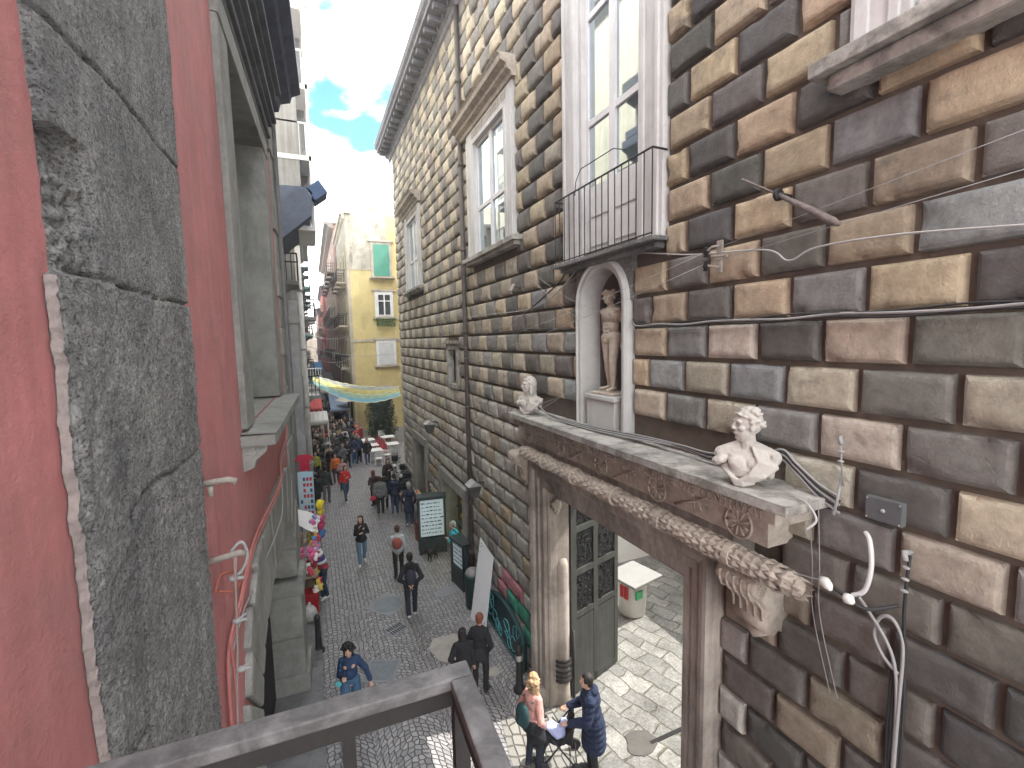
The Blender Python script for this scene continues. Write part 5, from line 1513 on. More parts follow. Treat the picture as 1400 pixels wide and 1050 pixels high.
def handbag(x, y, z, c, lab):
    o = fuse('handbag', [('e', V(0, 0, 0), (.13, .05, .10)), ('c', V(-.08, 0, .06), .012, V(0, 0, .22), .012), ('c', V(.08, 0, .06), .012, V(0, 0, .22), .012)], .014, [cloth(c)])
    o.location = (x, y, z); tag(o, lab, 'handbag')
handbag(2.05, 19.6, .78, (.45, .03, .06), 'crimson handbag carried beside the grey quilted jacket')
# the crowd under the awnings; everyone is an object of their own
rc = random.Random(21)
cols = [('black', BLACK), ('charcoal', DKG), ('navy', NAVY), ('dark grey', (.09, .09, .095)), ('brown', (.07, .045, .035)), ('dark green', (.03, .05, .04)), ('burgundy', (.16, .02, .03)), ('beige', (.32, .27, .21)), ('blue', (.05, .10, .22)), ('white', (.5, .5, .5)), ('red', (.42, .03, .03))]
wts = [11, 8, 8, 5, 3, 2, 1.6, 1.5, 1.6, .8, .8]
pos = []
for (ya, yb_, n_, dm) in ((26.8, 36, 66, .16), (36, 50, 60, .2)):
    tries = 0; k_ = 0
    while k_ < n_ and tries < 8000:
        tries += 1
        y = rc.uniform(ya, yb_); x = rc.uniform(-.2, 2.45 if y < 36 else 2.7)
        if y < 29 and x > .6 + (y - 26.8) * .8: continue
        if all((x - a) ** 2 + (y - b_) ** 2 > dm for a, b_ in pos) and all((x - m[0][0]) ** 2 + (y - m[0][1]) ** 2 > .22 for m in MID):
            pos.append((x, y)); k_ += 1
poses = [(.3, ('down', 'down')), (-.3, ('down', 'chest')), (0.0, ('pocket', 'pocket')), (.5, ('down', 'down'))]
for i, (x, y) in enumerate(pos):
    nm, c = rc.choices(cols, wts)[0]
    st_, ar_ = rc.choice(poses)
    hr = rc.choice(['black', 'black', 'brown', 'brown', 'blond', 'grey'])
    hl = rc.choice([0, 0, 1]); hh = rc.choice([1.62, 1.74])
    legs = rc.choice([BLACK, JEAN, NAVY, DKG])
    person((x, y, 0), rc.choice([rc.uniform(-.6, .6), math.pi + rc.uniform(-.6, .6)]), 'person in %s with %s hair in the dense crowd under the market awnings' % (nm, hr), c, legs, hr, hh, st_, ar_, 0, hairlen=hl, coat=.1, group='people in the market crowd')
# far crowd down the street
for i in range(46):
    y = 56 + rc.random() * 60; x = rc.uniform(-.1, 2.6)
    nm, c = rc.choices(cols, wts)[0]
    person((x, y, 0), rc.uniform(0, 6.28), 'tiny figure in %s far down the street beyond the awnings' % nm, c, rc.choice([BLACK, JEAN]), 'brown', 1.74, .3, ('down', 'down'), 0, coat=.1, group='people far down the street')

# stripes of the striped jacket: worn sashes fused on the sleeves and back
for i, (z, c) in enumerate(((1.36, (.55, .55, .57)), (1.22, (.035, .05, .20)), (1.13, (.55, .55, .57)))):
    pb_ = [o for o in scene.objects if o.get('label', '').startswith('person in a red white')][0]
    b = MB()
    b.lathe([(.001, 0), (1, 0), (1, .055), (.001, .055)], n=24)
    yy = .93 + (z - .93) * 0; lean_ = .35
    b.v = [(x * .215, y * .165 + math.sin(lean_) * (z - .93), zz + z) for x, y, zz in b.v]
    o = b.build('jacket_stripe', cloth(c), pb_, True)

# ---------------------------------------------------------------- dog
def dog(loc, rz):
    P_ = [('e', V(0, -.02, .27), (.085, .17, .095)), ('e', V(0, .10, .28), (.088, .10, .105)), ('c', V(0, .15, .31), .06, V(0, .24, .41), .045), ('e', V(0, .27, .44), (.055, .07, .052)), ('c', V(0, .31, .43), .032, V(0, .375, .415), .022),
          ('c', V(-.04, .25, .48), .018, V(-.055, .23, .52), .008), ('c', V(.04, .25, .48), .018, V(.055, .23, .52), .008), ('c', V(0, -.18, .31), .025, V(0, -.27, .40), .018), ('c', V(0, -.27, .40), .018, V(0, -.28, .47), .012)]
    for s in (-1, 1):
        P_ += [('c', V(s * .06, .13, .25), .036, V(s * .06, .11, .13), .022), ('c', V(s * .06, .11, .13), .022, V(s * .06, .13, .02), .018), ('c', V(s * .06, .13, .02), .02, V(s * .06, .165, .018), .016),
               ('c', V(s * .06, -.13, .25), .052, V(s * .062, -.10, .16), .03), ('c', V(s * .062, -.10, .16), .03, V(s * .062, -.18, .11), .018), ('c', V(s * .062, -.18, .11), .018, V(s * .062, -.16, .02), .016), ('c', V(s * .062, -.16, .02), .018, V(s * .062, -.125, .018), .015)]
    o = fuse('dog', P_, .010, [mat('black_fur', (.012, .011, .011), .8, .4, 30, .8, 120, obj=True)], disp=lambda c: .008 * noise.noise(c * 40))
    o.location = loc; o.rotation_euler = (0, 0, rz); tag(o, 'small shaggy black dog standing in the middle of the street', 'dog')
    b = MB(); b.lathe([(.052, 0), (.055, .012), (.052, .024)], n=14); b.v = [(x, y + .185, z + .335) for x, y, z in b.v]; b.build('collar', cloth((.3, .03, .03)), o, True)
dog((3.35, 14.72, 0), R_(120))

# ---------------------------------------------------------------- pushchair
pc = empty('pushchair', (3.56, 6.46, 0), R_(62), 'black pushchair with pale blue bundles in front of the man in the navy coat', 'pushchair')
b = MB()
for s in (-1, 1):
    b.tube([(s * .22, -.42, 1.02), (s * .24, -.30, .92), (s * .25, .28, .12)], .014, 8)
    b.tube([(s * .25, -.28, .12), (s * .24, .12, .60)], .014, 8)
b.tube([(-.22, -.42, 1.02), (.22, -.42, 1.02)], .018, 8); b.tube([(-.25, -.28, .14), (.25, -.28, .14)], .012, 8); b.tube([(-.25, .28, .14), (.25, .28, .14)], .012, 8)
b.build('frame', IRON, pc, True)
o = fuse('seat', [('e', V(0, .02, .48), (.21, .22, .07)), ('c', V(-.14, -.16, .52), .07, V(-.14, -.22, .86), .05), ('c', V(.14, -.16, .52), .07, V(.14, -.22, .86), .05), ('c', V(0, -.16, .52), .07, V(0, -.22, .88), .05), ('c', V(-.15, .22, .45), .04, V(.15, .22, .45), .04), ('c', V(-.14, .24, .42), .04, V(-.14, .3, .22), .03), ('c', V(.14, .24, .42), .04, V(.14, .3, .22), .03)], .016, [cloth(BLACK)]); o.parent = pc
b = MB()
for x in (-.25, .25):
    for y in (-.28, .28): b.lathe([(.05, x - .018), (.095, x - .02), (.105, x), (.095, x + .02), (.05, x + .018)], (0, y, .105), 18, axis='X')
wh = b
for x in (-.25, .25):
    for y in (-.28, .28):
        b = MB(); b.lathe([(.001, x - .012), (.05, x - .018), (.095, x - .02), (.105, x), (.095, x + .02), (.05, x + .018), (.001, x + .012)], (0, y, .105), 18, axis='X')
        b.build('wheel', IRON, pc, True)
o = fuse('blanket', [('e', V(-.03, .02, .58), (.15, .13, .07)), ('e', V(.04, .13, .60), (.12, .11, .06)), ('e', V(.02, -.08, .70), (.08, .08, .08))], .014, [cloth((.36, .40, .62))], disp=lambda c: .015 * noise.noise(c * 16))
o.location = pc.location; o.rotation_euler = pc.rotation_euler; tag(o, 'pale lilac blue blanket bundle lying in the pushchair', 'blanket')

# ---------------------------------------------------------------- bollards and bins
def bollard(x, y, lab, h=.95, band=True, grp=None):
    r = empty('bollard', (x, y, 0), 0, lab, 'bollard', grp)
    b = MB(); b.lathe([(.13, 0), (.13, .05), (.10, .09), (.075, .14), (.065, .6 * h), (.072, .62 * h), (.065, .64 * h), (.06, .86 * h), (.075, .88 * h), (.07, .92 * h), (.045, .97 * h), (.001, h)], n=18)
    b.build('post', IRON, r, True)
    if band:
        b = MB(); b.lathe([(.069, .68 * h), (.071, .70 * h), (.071, .79 * h), (.069, .80 * h)], n=18); b.build('reflective_band', mat('silver_band', (.5, .5, .5), .35, .05, 3, 0, metal=.5), r, True)
bollard(3.60, 8.22, 'black iron bollard with a silver band beside the left foot of the portal', 1.0)
bollard(-.22, 11.35, 'plain dark iron bollard on the left kerb', .95, False)
r = empty('litter_bin', (3.72, 11.55, 0), 0, 'dark green cylindrical litter bin left of the white notice board', 'litter bin')
b = MB(); b.lathe([(.20, 0), (.21, .03), (.22, .85), (.235, .88), (.235, .93), (.001, .93)], n=22); b.build('body', mat('bin_green', (.02, .05, .045), .5, .2, 5, .1, 30), r, True)
b = MB(); b.lathe([(.20, .935), (.21, .96), (.16, 1.06), (.001, 1.10)], n=22); b.build('lid', mat('bin_lid_grey', (.22, .22, .22), .5, .2, 5, .1, 30), r, True)

# ---------------------------------------------------------------- leaning white board full of dark blue entries
bd_ = empty('notice_board', (3.60, 10.72, 0), 0, 'tall white board covered with rows of small dark blue symbols leaning by the wall', 'notice board')
e0, e1 = V(-.12, .36, 0), V(.05, -.32, 0)
tA, tB = V(.30, .62, 2.02), V(.32, -.28, 1.84)
def bp(u, v): return (e0 * (1 - u) + e1 * u) * (1 - v) + (tA * (1 - u) + tB * u) * v
nrm = (bp(1, 0) - bp(0, 0)).cross(bp(0, 1) - bp(0, 0)).normalized()
if nrm.dot(V(-3.6, -10.7, 6.3)) < 0: nrm = -nrm
b = MB(); c_ = [bp(0, 0), bp(1, 0), bp(1, 1), bp(0, 1)]
b.add(c_ + [p_ - nrm * .012 for p_ in c_], [(0, 1, 2, 3), (7, 6, 5, 4), (0, 4, 5, 1), (1, 5, 6, 2), (2, 6, 7, 3), (3, 7, 4, 0)])
b.build('panel', mat('white_board', (.80, .82, .87), .5, .04, 3, 0), bd_)
b = MB(); rr = random.Random(8)
for i in range(7):
    for j in range(26):
        if rr.random() < .05: continue
        u0 = .08 + i * .125; v0 = .03 + j * .0365
        for q in range(2):
            du = rr.uniform(.0, .03); w_ = rr.uniform(.04, .08)
            P0 = bp(u0 + du, v0 + q * .013) + nrm * .002; P1 = bp(u0 + du + w_, v0 + q * .013) + nrm * .002; P2 = bp(u0 + du + w_, v0 + q * .013 + .008) + nrm * .002; P3 = bp(u0 + du, v0 + q * .013 + .008) + nrm * .002
            b.add([P0, P1, P2, P3], [(0, 1, 2, 3)])
b.build('symbols', mat('board_ink', (.06, .08, .22), .6, 0, 3, 0), bd_, fix=False)
b = MB(); b.tube([bp(.5, .98) - nrm * .01, V(.36, .15, 0)], .012, 6); b.build('prop', IRON, bd_)

# ---------------------------------------------------------------- painted cellar hatch at the wall foot
ht = empty('cellar_hatch', (3.93, 9.75, 0), 0, 'dark green metal cellar hatch with pale blue graffiti at the palace foot', 'hatch')
b = MB()
pts = [(-1.1, 0), (1.2, 0)] + [(1.2, .62), (1.05, .82), (.6, .98), (.15, 1.05), (-.3, 1.03), (-.75, .92), (-1.0, .78), (-1.1, .65)]
b.prism(pts, 'X', -.02, .05); b.build('panel', mat('hatch_dark_green', (.012, .035, .045), .55, .3, 4, .2, 30), ht)
b = MB()
b.tube([(-.03, y, z) for y, z in pts] + [(-.03, *pts[0])], .03, 8); b.build('rim', mat('hatch_rim_green', (.02, .07, .075), .5, .3, 4, .2, 30), ht, True)
b = MB(); rr = random.Random(12)
for k in range(15):
    y, z = rr.uniform(-.85, 1.05), rr.uniform(.25, .7); a = rr.uniform(0, 6.28); l = []
    for q in range(12):
        l.append((-.026, y, z)); a += rr.uniform(.1, .9) * (1 if k % 2 else -1); y += .075 * math.cos(a); z += .075 * math.sin(a)
        y = min(max(y, -1.0), 1.1); z = min(max(z, .06), .82)
    b.tube(catmull(l, 3), .009, 5)
b.build('graffiti', mat('graffiti_teal', (.10, .42, .45), .6, .1, 3, 0), ht, True)

# ---------------------------------------------------------------- lit shop windows, showcases, tables
def emi(name, c, s): return mat(name, c, .5, 0, 1, 0, emit=c, estr=s)
sc_ = empty('shop_display', (4.35, 13.65, 0), 0, 'glowing pale green shop display with shelves inside the nearer doorway', 'shop display')
b = MB(); b.box(0, .06, -.72, .55, 0, 2.5); b.build('back_panel', mat('display_cream', (.55, .52, .28), .6, .1, 3, 0, emit=(.55, .55, .22), estr=.45), sc_)
for i, (z0, c) in enumerate(((.3, (.75, .75, .35)), (.95, (.35, .75, .55)), (1.5, (.30, .75, .58)), (2.0, (.30, .8, .55)))):
    b = MB(); b.box(-.03, -.002, -.66, .12, z0, z0 + .42); b.build('lit_shelf', emi('shelf_light_%d' % i, c, .9), sc_)
    b = MB(); b.box(-.28, -.001, -.70, .5, z0 + .44, z0 + .47); b.build('shelf', IRON, sc_)
    b = MB(); rr = random.Random(i)
    for k in range(7):
        y = -.6 + k * .17; h = rr.uniform(.08, .22); b.lathe([(.03, 0), (.045, .02), (.05, h * .6), (.02, h * .8), (.022, h)], (-.14, y, z0 - .0 + (.01 if i == 0 else .02)), 8)
    b.build('goods', cloth((.30, .16, .09)), sc_, True)
def showcase(x, y, rz, lab, lit=True, w_=.95, h=1.95):
    r = empty('showcase', (x, y, 0), rz, lab, 'showcase')
    b = MB(); t = .05; d = .42
    for (a, c) in ((-w_ / 2, -d / 2), (w_ / 2 - t, -d / 2), (-w_ / 2, d / 2 - t), (w_ / 2 - t, d / 2 - t)): b.box(a, a + t, c, c + t, 0, h)
    b.box(-w_ / 2 + t, w_ / 2 - t, -d / 2 + .004, d / 2 - .004, .02, .55); b.box(-w_ / 2 - .02, w_ / 2 + .02, -d / 2 - .02, d / 2 + .02, h, h + .07)
    b.box(-w_ / 2 + t, w_ / 2 - t, -.02, .0, .55, h - .002)
    b.build('cabinet', mat('dark_grey_cabinet', (.03, .04, .045), .5, .2, 5, .1, 30), r)
    b = MB(); b.box(-w_ / 2 + .08, w_ / 2 - .08, -.16, -.14, .62, h - .06); b.build('display_sheet', mat('display_sheet', (.40, .47, .52), .5, .05, 3, 0, emit=(.6, .7, .75), estr=.05 if lit else .0), r)
    b = MB(); rr = random.Random(int(x * 100))
    for j in range(9):
        z = .72 + j * .13; y0 = -w_ / 2 + .12
        while y0 < w_ / 2 - .2:
            l = rr.uniform(.04, .14); b.box(y0, y0 + l, -.166, -.161, z, z + rr.uniform(.02, .05)); y0 += l + .03
    b.build('entries', cloth((.06, .10, .16)), r)
    return r
showcase(3.52, 15.35, R_(-8), 'dark showcase with a glowing white sheet of pictures outside the nearer shop, taller one')
showcase(3.82, 12.75, R_(-80), 'narrow dark showcase beside the litter bin and the man in turquoise', True, .8, 1.35)
# table of small goods at the far shop
tb = empty('goods_table', (3.55, 18.9, 0), 0, 'wooden table with small goods laid out outside the farther shop', 'table')
b = MB(); b.box(-.42, .42, -.75, .75, .82, .86); b.build('tabletop', mat('table_wood', (.45, .27, .13), .6, .2, 5, .1, 30), tb)
for x in (-.38, .34):
    for y in (-.7, .66): b = MB(); b.box(x, x + .05, y, y + .05, 0, .819); b.build('leg', mat('table_leg_wood', (.16, .09, .05), .6, .2, 5), tb)
b = MB(); rr = random.Random(2)
for k in range(60):
    x, y = rr.uniform(-.36, .36), rr.uniform(-.68, .68); s = rr.uniform(.02, .05); b.box(x, x + s, y, y + s * 1.4, .861, .861 + rr.uniform(.02, .10), k % 4)
o = b.build('small_souvenirs', [cloth((.55, .38, .18)), cloth((.45, .08, .05)), cloth((.6, .55, .45)), cloth((.12, .09, .07))])
o.location = tb.location; tag(o, 'small souvenirs spread over the wooden table', 'souvenirs', kind='stuff')
wt = empty('postcard_rack', (3.78, 16.75, 0), 0, 'slim brown rack hung with cards beside the shop doorway', 'rack')
b = MB(); b.tube([(0, 0, 0), (0, 0, 2.1)], .02, 8); b.build('pole', IRON, wt)
b = MB(); rr = random.Random(6)
for k in range(26): 
    a = k * 1.3; b.obox((.09 * math.cos(a), .09 * math.sin(a), .5 + k * .06), (.04 * math.sin(a), -.04 * math.cos(a), 0), (.003 * math.cos(a), .003 * math.sin(a), 0), (0, 0, .035), k % 3)
b.build('cards', [cloth((.5, .42, .3)), cloth((.35, .1, .06)), cloth((.15, .12, .1))], wt)
cr = empty('red_crate', (3.42, 16.35, 0), .2, 'brown red crate standing by the card rack', 'crate')
b = MB()
for z in (0, .18, .36, .54):
    b.box(-.2, .2, -.26, -.24, z, z + .14); b.box(-.2, .2, .24, .26, z, z + .14); b.box(-.22, -.2, -.26, .26, z, z + .14); b.box(.2, .22, -.26, .26, z, z + .14)
for x in (-.2, .18):
    for y in (-.24, .22): b.box(x, x + .02, y, y + .02, 0, .68)
b.build('slats', cloth((.22, .06, .035)), cr)
b = MB(); b.box(-.2, .2, -.24, .24, .02, .04); b.build('bottom', cloth((.2, .06, .04)), cr)
lb = empty('leaning_panel', (3.55, 15.95, 0), .1, 'curved white panel leaning between the crate and the tall showcase', 'panel')
b = MB(); b.grid(10, 14, lambda u, v: (-.15 + .12 * v + .10 * math.sin(v * 3), -.45 + .7 * u * (1 - .3 * v), .02 + 1.15 * v)); o = b.build('sheet', mat('white_sheet', (.62, .62, .63), .6, .05, 3, 0), lb, True)
md = o.modifiers.new('s', 'SOLIDIFY'); md.thickness = .012

# lamp and cameras on the palace wall
def wall_box(y, z, lab, s=.16, x=3.95):
    r = empty('wall_lamp', (x, y, z), 0, lab, 'wall lamp')
    b = MB(); b.tube([(0, 0, .05), (-.12, 0, .10), (-.30, 0, .06)], .018, 8); b.build('arm', IRON, r, True)
    b = MB(); b.prism([(-.30 - s, .03), (-.30 + s, .03), (-.30 + s * .55, -.26), (-.30 - s * .55, -.26)], 'Y', -s, s); b.build('lantern', mat('lantern_dark', (.05, .05, .05), .5, .3, 8, .2), r)
    b = MB(); b.prism([(-.30 - s * 1.15, .032), (-.30 + s * 1.15, .032), (-.30, .16)], 'Y', -s * 1.1, s * 1.1); b.build('cap', mat('lantern_grey', (.3, .3, .3), .6, .3, 8, .2), r)
wall_box(11.05, 3.55, 'dark box lantern on the wall right of the drainpipe')
wall_box(15.7, 4.4, 'dark box lantern above the gap between the two shops')

# ---------------------------------------------------------------- scooters
def scooter(x, y, rz, lab, c):
    r = empty('motor_scooter', (x, y, 0), rz, lab, 'motor scooter')
    for yy in (-.62, .62):
        b = MB(); b.lathe([(.12, -.05), (.22, -.055), (.26, -.03), (.27, 0), (.26, .03), (.22, .055), (.12, .05)], (0, yy, .27), 22, axis='X'); w1 = b.build('wheel', mat('tyre', (.02, .02, .02), .8, .2, 9, .2), r, True)
        b = MB(); b.lathe([(.001, -.03), (.12, -.045), (.13, 0), (.12, .045), (.001, .03)], (0, yy, .27), 16, axis='X'); b.build('rim', mat('alloy', (.3, .3, .3), .4, .1, 9, 0, metal=.6), w1, True)
    o = fuse('bodywork', [('e', V(0, -.42, .58), (.16, .40, .18)), ('c', V(0, -.1, .32), .12, V(0, .28, .30), .11), ('c', V(-.1, .30, .38), .06, V(-.06, .42, .95), .05), ('c', V(.1, .30, .38), .06, V(.06, .42, .95), .05), ('c', V(0, .32, .4), .08, V(0, .44, .98), .06), ('e', V(0, .60, .52), (.08, .20, .06))], .018, [mat('scooter_paint_' + lab[:4], c, .3, .05, 3, 0, spec=.6)]); o.parent = r
    o = fuse('seat', [('e', V(0, -.15, .80), (.13, .26, .06)), ('e', V(0, -.52, .84), (.13, .24, .06))], .018, [cloth(BLACK)]); o.parent = r
    b = MB(); b.tube([(-.33, .30, 1.08), (-.18, .38, 1.06), (0, .42, 1.02), (.18, .38, 1.06), (.33, .30, 1.08)], .018, 8); b.build('handlebar', IRON, r, True)
    for s in (-1, 1):
        b = MB(); b.tube([(s * .2, .38, 1.06), (s * .26, .36, 1.26)], .008, 5); b.sphere((s * .27, .36, 1.30), .055, 8, sc=(1, .3, .7)); b.build('mirror', IRON, r, True)
    b = MB(); b.sphere((0, .50, .92), .09, 10, sc=(1, .6, 1)); b.build('headlight', mat('lamp_glass', (.7, .7, .7), .2, 0, 1, 0), r, True)
    b = MB(); b.box(-.18, .18, -.98, -.68, .86, 1.14, bev=.05); b.build('top_box', cloth(BLACK), r)
scooter(3.45, 20.9, R_(150), 'black scooter with a top box parked nearest by the goods table', (.02, .02, .022))
scooter(3.75, 22.4, R_(165), 'dark grey scooter parked just behind the black one', (.05, .055, .06))
scooter(3.72, 24.3, R_(170), 'pale grey scooter at the palace corner', (.35, .38, .38))
mt = person((3.10, 22.6, 0), R_(190), 'person in dark clothes standing between the scooters', (.05, .035, .035), BLACK, 'black', 1.68, .1, ('chest', 'down'), 1, hairlen=1)

# ---------------------------------------------------------------- cafe tables and chairs
def cafe_table(x, y, rz, lab):
    r = empty('cafe_table', (x, y, 0), rz, lab, 'table', 'white cafe tables')
    b = MB(); b.box(-.42, .42, -.42, .42, .72, .75, bev=.01); b.build('tabletop', PLAST, r)
    for sx in (-.36, .33):
        for sy in (-.36, .33): b = MB(); b.box(sx, sx + .04, sy, sy + .04, 0, .719); b.build('leg', PLAST, r)
def cafe_chair(x, y, rz, lab, c=None):
    m = PLAST if c is None else c
    r = empty('cafe_chair', (x, y, 0), rz, lab, 'chair', 'plastic cafe chairs')
    b = MB(); b.box(-.22, .22, -.21, .22, .42, .45, bev=.012); b.build('seat', m, r)
    b = MB()
    for sx in (-.22, .18): b.box(sx, sx + .04, -.24, -.20, .45, .88)
    for k in range(4): b.box(-.18, .18, -.235, -.21, .54 + k * .09, .60 + k * .09)
    b.build('backrest', m, r)
    for sx in (-.22, .18):
        for sy in (-.21, .18): b = MB(); b.box(sx, sx + .04, sy, sy + .04, 0, .419); b.build('leg', m, r)
        b = MB(); b.box(sx, sx + .04, -.20, .2, .64, .67); b.box(sx, sx + .04, .16, .2, .45, .639); b.build('armrest', m, r)
for i, (x, y) in enumerate(((3.28, 28.9), (3.25, 30.4), (3.22, 32.2), (4.5, 30.2), (4.6, 32.6))):
    cafe_table(x, y, .05, ['white square cafe table nearest the viewer in the left row', 'second white cafe table of the left row', 'farthest white cafe table of the left row', 'nearer white cafe table of the right row', 'farther white cafe table of the right row'][i])
RCH = cloth((.42, .04, .06))
for i, (x, y, a, l, m) in enumerate(((3.35, 27.9, 0, 'white plastic chair with its back to the viewer at the front of the cafe', None), (3.95, 28.6, 90, 'white plastic chair beside the nearest table', None), (3.85, 29.8, 90, 'red backed chair, nearest of the row between the tables', RCH), (3.85, 30.6, 90, 'red backed chair, second of the row between the tables', RCH), (3.80, 31.4, 90, 'red backed chair, third of the row between the tables', RCH), (3.78, 32.2, 90, 'red backed chair, farthest of the row between the tables', RCH), (4.4, 34.2, 180, 'white chair upturned beyond the right hand tables', None))):
    cafe_chair(x, y, R_(a), l, m)

# ---------------------------------------------------------------- potted evergreens beyond the palace corner
LEAF = mat('dark_evergreen_leaf', (.022, .05, .028), .7, .5, 14, .2, 30, trans=.15)
LEAF2 = mat('balcony_plant_leaf', (.05, .12, .035), .7, .5, 14, .2, 30, trans=.2)
TRUNK = mat('bark', (.07, .05, .035), .9, .3, 8, .5, 30)
def evergreen(x, y, h, w_, lab, seed):
    r = empty('evergreen_tree', (x, y, 0), 0, lab, 'tree', 'potted evergreens')
    b = MB(); b.tube([(0, 0, 0), (.03, .02, h * .4), (-.02, 0, h * .8), (0, 0, h * .95)], [.07, .06, .035, .01], 8)
    rr = random.Random(seed)
    for k in range(9):
        a = rr.uniform(0, 6.28); z = h * rr.uniform(.25, .8); b.tube([(0, 0, z), (w_ * .5 * math.cos(a), w_ * .5 * math.sin(a), z + h * .12)], [.02, .006], 5)
    b.build('trunk', TRUNK, r, True)
    b = MB()
    for k in range(5200):
        t = rr.random(); z = h * (.12 + .88 * t); R = w_ * (.35 + .65 * math.sin(math.pi * min(1, .25 + t * .75))) * (1 + .35 * noise.noise(Vector((t * 6, seed, 0))))
        a = rr.uniform(0, 6.28); q = R * rr.random() ** .45 * (1 + .3 * math.sin(a * 3 + t * 9))
        p = Vector((q * math.cos(a), q * math.sin(a), z)); s = rr.uniform(.05, .10)
        d1 = Vector((rr.uniform(-1, 1), rr.uniform(-1, 1), rr.uniform(-1, .4))).normalized() * s; d2 = d1.cross(Vector((rr.uniform(-1, 1), rr.uniform(-1, 1), rr.uniform(-1, 1)))).normalized() * s * .4
        b.add([p, p + d1 * .5 + d2, p + d1, p + d1 * .5 - d2], [(0, 1, 2, 3)])
    b.build('crown', LEAF, r, fix=False)
    b = MB(); b.lathe([(.24, 0), (.30, .42), (.33, .45), (.30, .47), (.001, .44)], n=18); b.build('pot', cloth((.3, .14, .09)), r, True)
for i, (x, y, h, w_) in enumerate(((4.05, 35.3, 3.5, .55), (4.95, 34.6, 3.6, .6), (4.75, 31.4 + 4.6, 3.4, .6))):
    evergreen(x, y, h, w_, ['tall dark evergreen left of the pair beyond the cafe tables', 'tall dark evergreen nearest the palace corner', 'dark evergreen standing behind the other two'][i], i + 3)

# ---------------------------------------------------------------- toy stall on the left
ts = empty('toy_stall', (-.42, 14.6, 0), 0, 'toy and souvenir stall crammed against the left wall under a white sheet', 'market stall')
b = MB()
for x in (-.35, .18):
    for y in (-1.5, .0, 1.6): b.tube([(x, y, 0), (x, y, 1.05)], .02, 6)
b.build('frame', IRON, ts)
b = MB(); b.box(-.42, .22, -1.6, 1.7, 1.05, 1.10); b.box(-.42, .22, -1.6, 1.7, .5, .54); b.build('shelf', mat('stall_board', (.3, .25, .2), .8, .2, 5), ts)
b = MB(); b.grid(12, 10, lambda u, v: (-.42 + u * .72, .25 + v * 1.5, 2.0 - .45 * u + .05 * math.sin(v * 9) + .03 * math.sin(u * 7 + v * 3)), 0); o = b.build('white_cover', mat('cover_cloth', (.62, .61, .62), .8, .08, 5, .2, 10), ts, True)
b = MB(); b.box(-.1, .24, -1.66, -1.22, .0, .62, bev=.03); b.build('red_box', cloth((.30, .01, .015)), ts)
TOYC = [cloth(c) for c in ((.65, .12, .28), (.62, .62, .62), (.55, .06, .10), (.60, .45, .08), (.55, .30, .55), (.10, .22, .5), (.6, .35, .35), (.75, .72, .74))]
TOYN = ['pink', 'white', 'crimson', 'yellow', 'lilac', 'blue', 'salmon', 'pale']
rr = random.Random(31)
for i in range(84):
    y = -1.6 + 3.1 * rr.random(); lev = rr.choice([1.12, 1.12, 1.3, 1.5, .58, .80]); x = rr.uniform(-.30, .26) if lev == 1.12 else rr.uniform(.10, .30)
    ci = rr.randrange(8); s = rr.uniform(.05, .10)
    b = MB()
    b.sphere((0, 0, s), s, 7, sc=(1, .9, 1.1)); b.sphere((0, 0, s * 2.5), s * .75, 7)
    for sx in (-1, 1): b.sphere((sx * s * .55, 0, s * 3.15), s * .28, 5); b.sphere((sx * s, 0, s * 1.3), s * .35, 5); b.sphere((sx * s * .6, s * .3, .2 * s), s * .35, 5)
    o = b.build('soft_toy', TOYC[ci], None, True); o.location = (ts.location.x + x, ts.location.y + y, lev); o.rotation_euler = (rr.uniform(-.4, .4), rr.uniform(-.4, .4), rr.uniform(0, 6))
    tag(o, 'small %s soft toy heaped on the toy stall' % TOYN[ci], 'soft toy', 'soft toys on the stall')
# hanging yellow, pink and blue inflatables on a pole
hp_ = empty('hanging_toys', (-.05, 16.9, 0), 0, 'pole with a yellow balloon figure above pink and blue ones by the toy stall', 'toy display')
b = MB(); b.tube([(0, 0, 0), (0, 0, 1.95)], .015, 6); b.build('pole', IRON, hp_)
for (z, c, s) in ((1.75, (.70, .58, .05), .17), (1.45, (.65, .5, .06), .12), (1.25, (.55, .10, .25), .15), (1.0, (.5, .06, .14), .15), (.72, (.08, .18, .45), .15)):
    b = MB(); b.sphere((.03, 0, z), s, 8, sc=(.8, .8, 1.1)); b.sphere((.12, .05, z + .05), s * .5, 6); b.build('balloon', cloth(c), hp_, True)
# poster stand with pictures further along
ps = empty('picture_stand', (-.42, 18.1, 0), R_(-14), 'stand with a blue and white sheet of pictures against the left wall', 'picture stand')
b = MB(); b.box(-.28, .25, -.02, .02, .75, 2.65); b.build('sheet', mat('pale_blue_sheet', (.42, .62, .78), .6, .05, 4, 0), ps)
b = MB(); rr = random.Random(5)
for i in range(4):
    for j in range(8): b.box(-.22 + i * .115, -.14 + i * .115, -.026, -.021, .85 + j * .21, .98 + j * .21, rr.randrange(3))
b.build('pictures', [cloth((.5, .05, .06)), cloth((.05, .08, .2)), cloth((.6, .6, .6))], ps)
b = MB(); b.tube([(-.25, 0, 0), (-.25, 0, .75)], .02, 6); b.tube([(.22, 0, 0), (.22, 0, .75)], .02, 6); b.build('stand_leg', IRON, ps)
rf = empty('hanging_shirt', (-.46, 18.9, 2.5), 0, 'small red shirt hung above the blue picture stand', 'shirt')
b = MB(); b.prism([(-.18, 0), (.18, 0), (.18, .45), (.30, .36), (.34, .46), (.16, .62), (-.16, .62), (-.34, .46), (-.30, .36), (-.18, .45)], 'Y', -.02, .02); b.build('shirt_body', cloth((.48, .03, .07)), rf)
